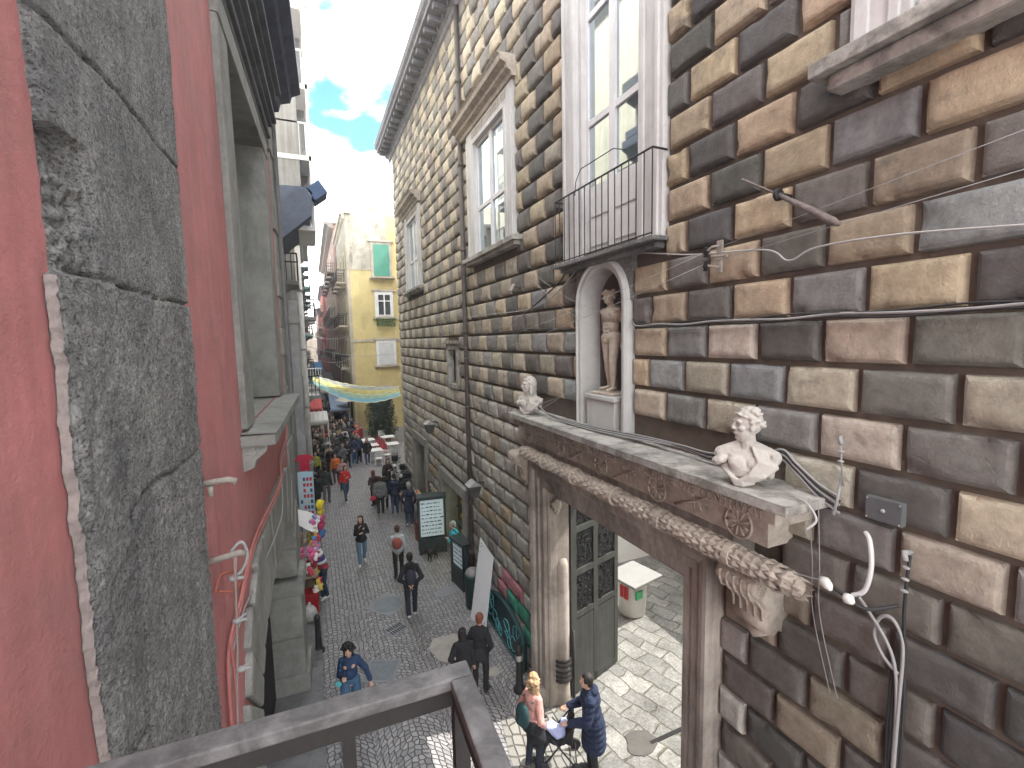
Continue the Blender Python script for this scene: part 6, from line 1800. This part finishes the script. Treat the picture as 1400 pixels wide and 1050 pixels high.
# rubbish bag by the arch
o = fuse('rubbish_bag', [('e', V(0, 0, .2), (.2, .2, .22)), ('c', V(0, 0, .38), .07, V(.02, 0, .48), .04)], .014, [mat('grey_bag', (.42, .42, .42), .35, .1, 8, .3, 20)], disp=lambda c: .02 * noise.noise(c * 14))
o.location = (-.42, 12.6, .1); tag(o, 'pale grey tied rubbish bag at the foot of the arch pier', 'rubbish bag')

# white container in the yard
wb = empty('yard_bin', (7.45, 9.45, .02), .2, 'white plastic container with red and green labels standing in the yard', 'container')
b = MB(); b.lathe([(.30, 0), (.34, .04), (.40, .95), (.42, 1.0), (.001, 1.0)], n=4 * 5); b.build('tub', PLAST, wb, True)
b = MB(); b.box(-.55, .55, -.55, .45, 1.02, 1.09, bev=.03); b.build('lid', mat('grey_white_lid', (.22, .22, .215), .6, .1, 3, .1), wb)
b = MB(); b.add([(-.405 + .005, -.06, .55), (-.405 + .005, .06, .55), (-.41, .06, .9), (-.41, -.06, .9)], [(0, 1, 2, 3)]); b.box(-.405, -.375, -.20, -.08, .55, .88); b.build('red_label', cloth((.5, .04, .05)), wb)
b = MB(); b.box(-.30, -.06, -.405, -.36, .60, .80); b.build('green_label', cloth((.08, .42, .2)), wb)
# ================================================================ buildings farther down the street
def facade(name, label, x, y0, y1, z1, side, wm, depth=8, floors=(), wins=(), cornice=.5, shut=GREEN, balc=True, ww=1.1, cm=None, front=None, cat='building', seed=1, fade=0):
    """street facade at x facing the street; side=+1: building extends to +x. wins: y centres; floors: sill heights"""
    r = empty(name, (x, y0, 0), 0, label, cat)
    s = side; rr = random.Random(seed)
    b = MB(); b.box(min(0, s * depth), max(0, s * depth), 0, y1 - y0, 0, z1); b.build('wall', wm, r)
    b = MB(); c0 = cornice
    xs = sorted((0, -s * c0)); b.prism([(-s * .02, z1 - .5), (-s * c0 * .5, z1 - .35), (-s * c0 * .6, z1 - .15), (-s * c0, z1 - .1), (-s * c0, z1 + .12), (s * .5, z1 + .15), (s * .5, z1 + .003), (-s * .02, z1 + .003)], 'Y', -c0 * .6, y1 - y0 + .2)
    b.build('cornice', cm or DKSTONE, r)
    for fz in floors:
        for wy in wins:
            y = wy - y0
            b = MB(); o_ = -s * .06
            xa, xb = sorted((o_, s * .02))
            b.box(xa, xb, y - ww / 2 - .18, y - ww / 2, fz, fz + 2.3); b.box(xa, xb, y + ww / 2, y + ww / 2 + .18, fz, fz + 2.3); b.box(xa - .0, xb, y - ww / 2 - .25, y + ww / 2 + .25, fz + 2.303, fz + 2.55)
            w_ = b.build('window', CREAM if wm is not CREAM else GREYP, r)
            b = MB(); xa, xb = sorted((-s * .03, s * .01)); b.box(xa, xb, y - ww / 2, y + ww / 2, fz, fz + 2.3, 0)
            b.build('shutter' if rr.random() < .5 else 'pane', shut if rr.random() < .6 else GLASSD, w_)
            if balc:
                b = MB(); xa, xb = sorted((0, -s * .75)); b.box(xa, xb, y - ww, y + ww, fz - .16, fz - .02); b.prism([(0, fz - .16), (-s * .5, fz - .16), (0, fz - .55)], 'Y', y - ww * .7, y - ww * .55); b.prism([(0, fz - .16), (-s * .5, fz - .16), (0, fz - .55)], 'Y', y + ww * .55, y + ww * .7)
                bo = b.build('balcony', cm or GREYP, r)
                b = MB()
                b.tube([(0, y - ww, fz + .95), (-s * .72, y - ww, fz + .95), (-s * .72, y + ww, fz + .95), (0, y + ww, fz + .95)], .03, 5)
                n_ = 9
                for k in range(n_): yy = y - ww + 2 * ww * k / (n_ - 1); b.tube([(-s * .72, yy, fz), (-s * .72, yy, fz + .95)], .014, 4)
                for k in range(4): b.tube([(-s * .18 * k, y - ww, fz), (-s * .18 * k, y - ww, fz + .95)], .014, 4)
                b.build('balustrade', IRON, bo)
    # shop openings
    if wins:
        for wy in wins:
            y = wy - y0; b = MB(); xa, xb = sorted((-s * .02, s * .01)); b.box(xa, xb, y - 1.1, y + 1.1, 0, 2.7); sw = b.build('shop_opening', DARK, r)
    return r
# ---- right side
yb = facade('yellow_building', 'yellow plastered building facing the viewer beyond the palace, stained grey at the top', 3.05, 40.0, 52.0, 17.6, 1, YEL, 12, (5.2, 8.8, 12.4), (42.5, 46.0, 49.5), .35, cm=BEIGE, seed=3, shut=TEAL)
def yw(name, m, *box, parent=yb, lab=None, bev=0):
    b = MB(); b.box(*[v - o for v, o in zip(box, (3.05, 3.05, 40, 40, 0, 0))], bev=bev); o = b.build(name, m, parent)
    if lab: o['label'] = lab
    return o
b = MB(); b.box(0, 3.2, -.03, -.002, 13.2, 17.6); b.box(-.03, -.002, 0, 12, 4, 17.6); b.build('stained_render', YELD, yb)
b = MB(); b.box(.5, 2.7, -.01, .6, 17.6, 18.5); b.box(2.7, 4.0, -.01, .9, 17.6, 19.6); b.box(-.04, .5, -.04, 3, 17.61, 17.9); b.build('parapet', YELD, yb)
b = MB(); b.box(0, 4.2, -.06, -.003, 7.35, 7.55); b.box(0, .22, -.07, -.031, 4, 17.5); b.build('string_course', BEIGE, yb)
def ywin(xc, z0, z1, w_, m, lab, fm=WFRAME, balcony=False, sh=True):
    f = yw('window', fm, xc - w_ / 2 - .22, xc + w_ / 2 + .22, 39.86, 39.96, z0 - .1, z1 + .2, lab=lab)
    yw('shutter' if sh else 'pane', m, xc - w_ / 2, xc + w_ / 2, 39.80, 39.858, z0, z1, parent=f)
    if not sh:
        b = MB(); X0 = xc - w_ / 2 - 3.05
        for k in (0, .5, 1): b.box(X0 + w_ * k - .05, X0 + w_ * k + .05, -.23, -.201, z0, z1)
        for q in (z0, z0 + (z1 - z0) * .65, z1 - .08): b.box(X0 + .05, X0 + w_ - .05, -.229, -.202, q, q + .08)
        b.build('casement', fm, f)
    if balcony:
        b = MB(); b.box(xc - 3.05 - w_ * .75, xc - 3.05 + w_ * .75, -.75, -.06, z0 - .22, z0 - .12); b.build('balcony', BEIGE, f)
    yw('lintel', BEIGE, xc - w_ / 2 - .4, xc + w_ / 2 + .4, 39.78, 39.98, z1 + .21, z1 + .36, parent=f)
    yw('sill', BEIGE, xc - w_ / 2 - .4, xc + w_ / 2 + .4, 39.68, 39.98, z0 - .25, z0 - .11, parent=f)
    return f
ywin(5.78, 12.75, 15.3, 1.25, mat('bright_green_shutter', (.07, .26, .19), .7, .1, 3, .1, 20), 'green shuttered window of the yellow building', BEIGE, True)
ywin(5.85, 9.5, 11.3, 1.05, GLASSD, 'middle window with two white casements', WFRAME, False, False)
ywin(5.85, 5.5, 7.3, 1.2, mat('white_roller_blind', (.55, .57, .58), .6, .1, 3, 0), 'lower window with a white roller blind')
ywin(5.35, 2.2, 3.3, 1.0, GLASSD, 'small window just above the banner', WFRAME, False, False)
b = MB()
rr = random.Random(44)
for k in range(500):
    x = rr.uniform(-.75, .75); p = Vector((2.8 + x, -.55 + rr.uniform(-.25, .2), 8.6 + rr.random() * .65)); s = rr.uniform(.05, .12)
    d1 = Vector((rr.uniform(-1, 1), rr.uniform(-1, 1), rr.uniform(-1, 1))).normalized() * s; d2 = d1.cross(Vector((0, 1, .3))).normalized() * s * .5
    b.add([p, p + d1 * .5 + d2, p + d1, p + d1 * .5 - d2], [(0, 1, 2, 3)])
o = b.build('balcony_plants', LEAF2, None, fix=False); o.location = (3.05, 40, 0); tag(o, 'green plants spilling over the sill of the middle window of the yellow building', 'plants', kind='stuff')
facade('brown_palazzo', 'brown pink palazzo with a deep overhanging grey cornice beyond the yellow building', 2.85, 52.2, 86, 19.5, 1, BROWN, 12, (5.5, 10.2, 15), (55.5, 60, 64.5, 69, 74, 79), .9, seed=5, cm=mat('brown_grey_cornice', (.17, .15, .14), .9, .25, 2, .3))
facade('red_building', 'narrow red building farther down the right side of the street', 2.45, 86.3, 112, 17.0, 1, REDP, 12, (5, 9, 13), (90, 96, 102), .5, seed=6)
facade('pink_grey_building', 'pale pink building near the far end of the right side', 2.0, 112.3, 160, 15.0, 1, BROWN, 12, (5, 9), (118, 126), .5, seed=7)
facade('sun_blocking_building', 'unseen building added behind the palace corner to shade the far street', 8.6, 23.6, 39.4, 17.0, 1, BEIGE, 8, (), (), .4, seed=21)  # added out of view to keep the sun off the crowd
# ---- left side
facade('cream_apartment_block', 'tall cream apartment block with grey balconies rising behind the pink building', -1.0, 11.2, 22.5, 18.0, -1, CREAM, 9, (9.6, 13.4), (19.6,), .35, seed=8, shut=GREYP, ww=.95, cm=GREYP)
lo = empty('loggia_block', (-.60, 17.6, 0), 0, 'white framed stack of glazed balconies at the top left', 'balcony stack')
b = MB()
for z in (10.9, 13.05, 15.2, 17.5): b.box(-.4, .98, -1.2, 1.4, z, z + .14)
for (x, y) in ((.93, -1.2), (.93, 1.35), (.93, .1)): b.box(x - .03, x + .04, y, y + .06, 11.04, 17.5)
b.build('slabs_and_posts', WFRAME, lo)
b = MB()
for z in (11.05, 13.2, 15.35):
    for k in range(14): b.box(.935, .955, -1.1 + k * .18, -1.07 + k * .18, z, z + .95)
    for k in range(5): b.box(.1 + k * .18, .12 + k * .18, -1.18, -1.16, z, z + .95)
    b.box(.92, .97, -1.15, 1.38, z + .95, z + 1.0); b.box(.0, .97, -1.19, -1.15, z + .95, z + 1.0)
b.build('balustrades', WFRAME, lo)
b = MB(); b.box(-.4, .62, -1.19, -1.10, 11.05, 17.48); b.box(-.4, .86, .3, .4, 11.05, 17.48); b.build('blind_panel', GREYP, lo)
aw = empty('roof_canopy', (-.60, 16.2, -.95), 0, 'dark blue grey jutting canopy with a raised square flap on the left', 'canopy')
b = MB()
b.prism([(-.4, 11.3), (0, 11.45), (.86, 12.2), (.92, 12.9), (.74, 13.05), (-.4, 13.0)], 'Y', -.3, 2.4)
b.build('canopy_body', mat('blue_grey_canvas', (.09, .11, .16), .8, .25, 5, .4, 20), aw)
b = MB(); c = Vector((1.06, .1, 12.98)); b.obox(c, Vector((.18, 0, .14)), Vector((0, .40, 0)), Vector((-.12, 0, .17))); b.build('flap', mat('blue_flap', (.06, .10, .20), .7, .1, 4, .1), aw)
facade('grey_balcony_building', 'grey building with white trimmed balconies on the left beyond the cream block', -.42, 22.8, 34, 13.0, -1, GREYP, 9, (4.8, 8.6), (25, 29), .6, seed=9, ww=.9, cm=GREYP)
facade('teal_balcony_building', 'building with a stack of dull teal balconies farther left down the street', -.5, 34.3, 60, 17.5, -1, CREAM, 9, (4.6, 8, 11.3, 14.5), (37, 43, 49, 55), .4, seed=10, shut=TEAL, cm=TEAL, ww=1.2)
facade('far_left_building', 'pale far building closing the left side of the street', -.7, 60.3, 110, 16.0, -1, CREAM, 9, (5, 9, 12.5), (66, 76, 86, 96), .4, seed=12)
facade('far_end_building', 'hazy pink building at the very end of the left side', -1.0, 110.3, 170, 12.0, -1, BROWN, 9, (5,), (120,), .4, seed=13)
b = MB(); b.box(-12, 16, 175, 176, 0, 11); tag(b.build('end_building', BEIGE), 'pale building closing the vista at the end of the street', 'building')
b = MB(); b.box(-12, 16, 174.9, 174.99, 5, 6); 
# pale drainpipes and a grey column strip beside the pink building's end
pd = empty('grey_pipes', (-.42, 22.6, 0), 0, 'pale grey pilaster and bright pipe at the corner of the grey balcony building', 'pipes')
b = MB(); b.box(-.38, -.02, 0, .3, 0, 9.2, bev=.02); b.box(-.44, .03, -.04, .34, 8.2, 8.5, bev=.02); b.box(-.42, .0, -.03, .33, 0, .9, bev=.02); b.build('pilaster', mat('pale_pilaster', (.36, .37, .39), .7, .2, 3, .2, 20, dirt=.3), pd)
b = MB(); b.tube([(.14, .1, .6), (.14, .1, 12.0)], .10, 12); b.build('pipe', mat('pale_pipe', (.60, .60, .60), .5, .15, 3, .1, dirt=.3), pd, True)
for z in (1.8, 4.4, 7, 9.6): b = MB(); b.tube([(.14, .1, z), (.14, .1, z + .10)], .125, 12); b.build('pipe_collar', GREYP, pd, True)
an = empty('tv_antenna', (.38, 17.9, 17.6), .4, 'thin rooftop television antenna against the blue sky', 'antenna')
b = MB(); b.tube([(0, 0, 0), (.12, 0, .25), (.14, 0, 1.1)], .014, 5)
for z in (.3, .95):
    b.tube([(-.05, 0, z + .1), (.38, 0, z - .1)], .010, 5)
    for k in range(6): b.tube([(-.02 + k * .07, -.12, z + .085 - k * .033), (-.02 + k * .07, .12, z + .085 - k * .033)], .007, 4)
b.build('elements', IRON, an)
# ---- market awnings
def canopy(name, x0, x1, y0, y1, z0, z1, m, label, sag=.06, poles=True, cat='awning'):
    r = empty(name, ((x0 + x1) / 2, (y0 + y1) / 2, 0), 0, label, cat)
    cx, cy = (x0 + x1) / 2, (y0 + y1) / 2
    b = MB(); b.grid(16, 12, lambda u, v: (x0 - cx + (x1 - x0) * u, y0 - cy + (y1 - y0) * v, z0 + (z1 - z0) * v - sag * math.sin(math.pi * u) * math.sin(math.pi * v) + .02 * math.sin(u * 25)))
    o = b.build('cloth_top', m, r, True); md = o.modifiers.new('s', 'SOLIDIFY'); md.thickness = .012
    b = MB(); b.grid(24, 3, lambda u, v: (x0 - cx + (x1 - x0) * u, y0 - cy - .012 - .02 * v, z0 - .22 * v - .02 * abs(math.sin(u * 14)) * v)); o = b.build('valance', m, r, True); md = o.modifiers.new('s', 'SOLIDIFY'); md.thickness = .01
    if poles:
        for (x, y) in ((x0, y0), (x1, y0), (x0, y1), (x1, y1)):
            b = MB(); b.tube([(x - cx, y - cy, 0), (x - cx, y - cy, z0 - .02)], .022, 6); b.build('pole', PLAST, r)
    return r
AWR = mat('red_awning_cloth', (.50, .10, .10), .8, .1, 4, .1, trans=.3); AWW = mat('white_awning_cloth', (.62, .61, .58), .8, .1, 4, .1, trans=.3)
AWB = mat('blue_grey_striped_cloth', (.20, .26, .36), .8, .1, 4, .1, trans=.2); AWC = mat('canvas_umbrella_cloth', (.60, .56, .48), .8, .1, 4, .1, trans=.3)
canopy('stall_awning', -.35, .70, 28.0, 29.8, 2.95, 3.25, AWW, 'white stall awning on the left under the red one')
canopy('stall_awning', -.40, .45, 30.0, 32.2, 3.4, 3.8, AWR, 'faded red stall awning on the left of the crowd')
canopy('stall_awning', 1.15, 2.5, 37.5, 43.5, 2.3, 3.0, AWB, 'blue grey striped sheet stretched over the crowd')
canopy('stall_awning', .0, 1.6, 48, 56, 2.7, 3.3, AWW, 'white awning far back in the middle of the street')
canopy('stall_awning', 1.2, 2.4, 58, 66, 2.8, 3.5, mat('dark_awning', (.08, .07, .08), .8, .1, 4), 'dark awning far back on the right')
canopy('stall_awning', -.2, 1.5, 72, 80, 3.6, 4.4, mat('sky_blue_awning', (.10, .25, .50), .8, .1, 4), 'blue awning far back on the left')
um = empty('market_umbrella', (3.05, 38.0, 0), .3, 'square cream market umbrella in the middle of the crowd', 'umbrella')
b = MB()
pk = (0, 0, 3.55); cs = [(-1.25, -1.0, 2.85), (1.15, -1.0, 2.95), (1.15, 1.0, 2.95), (-1.25, 1.0, 2.85)]
b.add([pk] + cs, [(0, 1, 2), (0, 2, 3), (0, 3, 4), (0, 4, 1)]); o = b.build('canopy', AWC, um); md = o.modifiers.new('s', 'SOLIDIFY'); md.thickness = .015
b = MB(); b.tube([(0, 0, 0), (0, 0, 3.5)], .025, 6)
for c in cs: b.tube([(0, 0, 3.1), c], .012, 5)
b.build('pole', PLAST, um)
# stall counters with goods
for (x, y, lab) in ((0.05, 27.8, 'dark stall counter under the white awning on the left'), (.0, 31.5, 'stall counter with folded goods under the red awning'), (2.95, 36.9, 'red draped stall counter below the cream umbrella')):
    r = empty('stall_counter', (x, y, 0), 0, lab, 'stall')
    b = MB(); b.box(-.3, .3, -1.1, 1.1, 0, .9, bev=.02); b.build('counter', cloth((.04, .035, .035)) if x < 1 else cloth((.30, .03, .04)), r)
    b = MB(); rr = random.Random(int(y))
    for k in range(40): xx, yy = rr.uniform(-.28, .2), rr.uniform(-1.05, .95); b.box(xx, xx + .09, yy, yy + .12, .901, .92 + rr.uniform(0, .15), rr.randrange(4))
    o = b.build('goods', [cloth((.4, .1, .08)), cloth((.5, .5, .5)), cloth((.1, .2, .4)), cloth((.45, .35, .1))]); o.location = r.location
    tag(o, 'jumbled goods laid on the ' + lab, 'goods', kind='stuff')
# banner of coloured cloth stretched across the street
bn = empty('street_banner', (0, 0, 0), 0, 'long yellow green and blue translucent cloth festooned across the street', 'banner')
def band(u, v):
    x = .02 + 4.0 * u
    y = 24.2 - .9 * u + .5 * v
    z = 5.76 - .66 * u - .26 * math.sin(math.pi * min(1, u * .93))
    w_ = .42 + .36 * math.sin(math.pi * u)
    z += -w_ * (1 - v) + .03 * math.sin(u * 60 + v * 4) * (1 - abs(v - .5))
    return (x, y, z)
strips = [((.0, .22), (.30, .58, .68)), ((.22, .42), (.55, .70, .55)), ((.42, .50), (.78, .80, .45)), ((.50, .78), (.72, .66, .30)), ((.78, 1.0), (.66, .70, .70))]
for i, ((v0, v1), c) in enumerate(strips):
    b = MB(); b.grid(60, 4, lambda u, v: band(u, v0 + (v1 - v0) * v)); o = b.build('cloth_strip', mat('banner_%d' % i, c, .7, .12, 6, .1, 30, trans=.45), bn, True)
    md = o.modifiers.new('s', 'SOLIDIFY'); md.thickness = .006
for v in (0, .46, .98):
    b = MB(); b.tube([Vector(band(k / 40, v)) + Vector((0, -.02, 0)) for k in range(41)], .022, 6); b.build('cord', mat('banner_cord', (.75, .80, .60), .6, 0, 3, 0), bn, True)
gt = empty('white_gate', (-.2, 24.6, 0), 0, 'white metal lattice on the left at the end of the banner', 'lattice')
b = MB()
for k in range(6): b.box(0 + k * .12, .02 + k * .12, -.01, .01, 4.9, 6.1)
for z in (4.9, 5.3, 5.7, 6.08): b.box(0, .62, -.012, .012, z, z + .03)
b.build('lattice_bars', WFRAME, gt)

# ================================================================ cables, brackets and fittings on the palace wall
def W(y, z, off=.05): return Vector((WX - off, y, z))
def cab(pts, r, m, lab, n=6, k=6): return wire('wall_cable', catmull(pts, k), r, m, lab, 'cable', n)
# horizontal run along the joint at 7.44
for i, (dz, r, m) in enumerate(((0, .013, CABG), (-.022, .011, CABB), (.02, .009, CABB))):
    pts = [W(5.05, 7.52 + dz, .03)] + [W(4.95 - k * .42, 7.445 + dz + .012 * math.sin(k * 2.3 + i), .035 + .01 * (k % 2)) for k in range(0, 15)]
    cab(pts, r, m, ['grey', 'black', 'thin black'][i] + ' cable running level along the wall just above the row beside the niche')
cab([W(12.1, 7.50), W(10, 7.46), W(8.4, 7.50), W(6.6, 7.44)], .010, CABB, 'black cable along the wall between the drainpipe and the niche')
cab([W(12.1, 7.93), W(10, 7.9), W(8.3, 7.88), W(7.4, 8.0), W(6.8, 8.2), W(6.3, 8.42), W(5.6, 8.50, .06), W(4.8, 8.36), W(4.0, 8.20), W(3.1, 8.09), W(2.85, 7.95), W(2.6, 8.02), W(2.0, 8.0), W(1.2, 7.9), W(.4, 7.83)], .009, CABW, 'pale cable looping over the niche and along the upper blocks to the right')
cab([W(8.2, 7.86), W(7.6, 8.05), W(7.0, 8.25), W(6.7, 8.44)], .014, CABB, 'dark rusty cable slanting up to the balcony slab')
for i, (a, b_) in enumerate((((3.70, 8.17), (.2, 8.55)), ((3.70, 8.05), (.2, 8.28)))):
    wire('thin_wire', [Vector((3.86, a[0], a[1])), Vector((3.75, b_[0] + .0, b_[1]))], .0035, CABG, ['upper', 'lower'][i] + ' straight thin wire from the glass insulators to the right edge', 'wire', 5)
# festoon of thin wires across the wall
cr_ = random.Random(5)
spans = [((3.85, 3.70, 8.17), (3.8, 12.0, 7.1)), ((3.85, 3.70, 8.05), (3.8, 12.1, 6.8)), ((3.9, 7.8, 8.5), (3.9, 5.3, 7.6)), ((3.9, 7.8, 8.35), (3.9, 5.4, 7.35)), ((3.9, 11.8, 7.3), (3.9, 6.2, 8.3)),
         ((3.6, 9.3, 5.4), (3.9, 6.0, 6.7)), ((3.6, 10.5, 5.5), (3.9, 5.9, 6.6)), ((3.92, 12.2, 5.8), (3.9, 7.9, 5.4)), ((3.9, 12.2, 5.95), (3.5, 18, 6.1)), ((3.9, 12.2, 7.6), (3.7, 21, 7.3)), ((3.9, 12.2, 8.1), (3.6, 22, 8.4))]
for i, (a, c) in enumerate(spans):
    a, c = Vector(a), Vector(c); pts = [a.lerp(c, t / 10) - Vector((0, 0, .12 * math.sin(math.pi * t / 10))) for t in range(11)]
    wire('thin_wire', pts, .0032, CABW, 'hair thin pale wire strung along the palace wall between the niche and the drainpipe', 'wire', 4, group='thin wires over the palace wall')
for i, (a, c) in enumerate((((-.2, 24, 7.2), (4.0, 21, 6.9)), ((-.3, 22, 6.8), (3.0, 40, 6.1)), ((-.4, 30, 8.0), (3.0, 40, 7.9)), ((-.3, 36, 9.0), (2.9, 46, 8.6)))):
    a, c = Vector(a), Vector(c); pts = [a.lerp(c, t / 12) - Vector((0, 0, .35 * math.sin(math.pi * t / 12))) for t in range(13)]
    wire('street_wire', pts, .012, CABW, 'pale wire sagging across the far street', 'wire', 5, group='wires across the far street')
# glass insulators on a bracket
ins = empty('insulator_bracket', (3.97, 3.62, 8.11), 0, 'small iron bracket with two glass insulators on the wall left of the iron rod', 'bracket')
b = MB(); b.tube([(0, 0, .12), (-.12, .0, .10), (-.13, .06, .06)], .012, 6); b.tube([(0, 0, -.10), (-.12, 0, -.10), (-.13, .06, -.08)], .012, 6); b.box(-.03, 0, -.04, .03, -.16, .17, bev=.008); b.tube([(-.02, -.10, 0), (-.02, .1, .02)], .015, 6)
b.build('bracket', CABBR, ins)
for z in (.05, -.09): b = MB(); b.lathe([(.001, -.05), (.028, -.045), (.018, -.02), (.034, .0), (.02, .03), (.026, .05), (.001, .06)], (-.13, .07, z), 12); b.build('insulator', CARV, ins, True)
rd = empty('iron_rod', (3.98, 2.92, 8.5), 0, 'rusty flag pole socket with a slanting iron rod on the wall', 'rod')
b = MB(); b.tube([(-.06, .42, .30), (-.10, 0, .03)], .011, 6); b.tube([(-.10, 0, .03), (-.14, -.34, -.20), (-.155, -.52, -.33), (-.16, -.57, -.36)], [.018, .030, .034, .018], 8); b.build('rod_shaft', mat('rusty_rod', (.17, .14, .13), .7, .4, 18, .5, 60), rd, True)
b = MB(); b.tube([(.05, 0, .02), (-.11, 0, .03)], .028, 8); b.lathe([(.03, -.015), (.055, -.015), (.055, .015), (.03, .015)], (-.10, 0, .03), 12, axis='Y'); b.build('socket', IRON, rd, True)
sp = empty('wall_spike', (3.98, 8.66, 8.33), 0, 'short pale pipe end poking out of the wall left of the niche', 'spike')
b = MB(); b.tube([(0, 0, 0), (-.18, -.10, .06), (-.40, -.42, -.10)], [.03, .028, .03], 8); b.build('tube', CABBR, sp, True)
bx = empty('junction_box', (3.93, 2.0, 5.94), 0, 'flat grey metal junction box screwed to a block right of the portal', 'junction box')
b = MB(); b.box(0, .06, -.125, .125, -.09, .09, bev=.008); b.build('cover', mat('grey_box_paint', (.11, .115, .12), .5, .15, 8, .15, 30), bx)
b = MB()
for (y, z) in ((0, 0), (.11, .075), (-.11, .075), (.11, -.075), (-.11, -.075)): b.sphere((-.004, y, z), .016 if y == 0 else .007, 6)
b.build('screws', CABG, bx, True)
# cables over the cornice and right of the portal
for i in range(5):
    o = i * .022
    cab([Vector((3.80 + o * .3, 8.1, 6.360 - o)), Vector((3.78, 7.6, 6.120 - o * .6)), Vector((3.75, 6.9, 5.960 + o * .3)), Vector((3.78 + o, 5.9, 5.930 + o * .3)), Vector((3.86 + o, 4.9, 5.960 + o * .4)), Vector((3.92, 4.1, 6.000 + o * .3)), Vector((3.90, 3.6, 5.950 + o)), Vector((3.93, 3.15, 6.060 + o * 1.2)), Vector((3.93, 2.85, 6.240 - o)), Vector((3.9, 2.68, 6.160 - o)), Vector((3.93, 2.5, 6.020 - o * 1.3)), Vector((3.95, 2.32, 5.940 - o * 1.5))], .011, (CABG, CABB, CABG, CABB, CABG)[i], '%s cable lying on the portal cornice behind the busts' % ('rearmost grey', 'rearmost black', 'middle grey', 'front black', 'front grey')[i])
    bpy.data.objects[-1] if False else None
cab([W(2.32, 6.12), W(2.3, 5.96, .12), W(2.34, 5.80, .10)], .012, CABG, 'short grey cable end dropping at the right of the cornice')
cab([Vector((3.66, 2.50, 5.93)), Vector((3.6, 2.36, 5.93)), Vector((3.56, 2.26, 5.84)), Vector((3.50, 2.30, 5.76))],   .010, CABW, 'white knotted cable end at the corner of the cornice')
pkr = wire('ceramic_insulator', [Vector((3.72, 2.30, 5.30)), Vector((3.70, 2.26, 5.30)), Vector((3.68, 2.22, 5.29)), Vector((3.66, 2.19, 5.28))], [.028, .045, .036, .015], mat('white_ceramic', (.72, .73, .70), .25, .05, 3, 0), 'white egg shaped ceramic insulator on the wire right of the garland', 'insulator', 12)
pkr = wire('ceramic_insulator', [Vector((3.74, 2.13, 5.25)), Vector((3.72, 2.09, 5.24)), Vector((3.70, 2.05, 5.24))], [.02, .045, .02], mat('white_ceramic', (.72, .73, .70)), 'white ring shaped ceramic insulator beside the first', 'insulator', 12)
cab([Vector((3.73, 2.26, 5.29)), Vector((3.72, 2.15, 5.26)), Vector((3.76, 2.0, 5.20)), Vector((3.9, 1.85, 5.27))], .014, CABB, 'black strap through the two ceramic insulators')
cab([W(2.12, 5.72), W(2.06, 5.68, .10), W(2.02, 5.50, .14), W(2.05, 5.30, .15), W(2.12, 5.23, .18)], .019, mat('thick_white_cable', (.6, .6, .6), .5, .1, 5, 0), 'thick white cable curving from the wall down to the insulators')
cab([W(2.06, 5.25, .2), W(2.02, 5.15, .15), W(1.92, 4.95, .09), W(1.86, 4.75, .07), W(1.84, 4.4, .06), W(1.84, 3.9, .06), W(1.84, 2.6, .06)], .013, CABG, 'grey cable running from the insulators down the wall')
cab([W(1.84, 4.72, .06), W(1.93, 4.80, .08), W(2.0, 4.95, .09), W(1.97, 5.10, .09), W(1.90, 5.14, .08), W(1.84, 5.03, .06), W(1.82, 4.85, .06), W(1.83, 4.3, .06), W(1.85, 2.6, .05)], .014, CABG, 'grey cable looping once before it joins the bundle')
cab([W(1.82, 5.66), W(1.82, 5.5, .07), W(1.83, 5.2, .06), W(1.81, 4.8, .05), W(1.80, 4.2, .05), W(1.81, 2.6, .05)], .012, CABB, 'black cable hanging straight down from the knotted hook')
for i in range(2): cab([W(1.87 + i * .02, 4.75, .05), W(1.875 + i * .02, 4.2, .05), W(1.87 + i * .02, 3.4, .045), W(1.88 + i * .02, 2.6, .05)], .012, CABB, ['nearest', 'middle'][i] + ' black cable of the vertical bundle right of the portal')
hk = empty('knotted_hook', (3.95, 1.82, 5.68), 0, 'pale hook with three knots of wire on the dark blocks', 'hook')
b = MB(); b.tube([(.02, 0, 0), (-.08, 0, .02), (-.10, -.02, -.03)], .02, 6); b.build('hook_bar', CABG, hk, True)
for z in (-.10, -.19, -.28): b = MB(); b.sphere((-.05, 0, z), .018, 6, sc=(1, 1.6, .7)); b.build('knot', CABG, hk, True)
hk = empty('knotted_hook', (3.93, 2.30, 6.42), 0, 'pale hook with wire knots above the cable end by the junction box', 'hook')
b = MB(); b.tube([(.04, .05, .02), (-.02, .02, .03), (-.04, 0, -.02)], .018, 6); b.tube([(-.04, 0, -.02), (-.03, 0, -.14), (-.02, -.02, -.36)], .008, 6); b.build('hook_bar', CABG, hk, True)
for z in (-.08, -.16): b = MB(); b.sphere((-.035, 0, z), .018, 6, sc=(1, 1.5, .7)); b.build('knot', CABG, hk, True)
for i, (y, m_) in enumerate(((2.42, .0), (2.36, .03))): wire('hanging_wire', catmull([W(y, 5.95, .3 - m_), W(y - .02, 5.4, .25), W(y + .02, 4.9, .15), W(y - .1, 4.2, .06)]), .004, CABG, ['left', 'right'][i] + ' hair thin wire hanging loose beside the garland end', 'wire', 4)
wire('hanging_wire', catmull([Vector((3.60, 2.9, 5.32)), Vector((3.66, 2.5, 5.28)), Vector((3.70, 2.3, 5.30))]), .005, CABG, 'thin wire from the garland to the ceramic insulator', 'wire', 4)
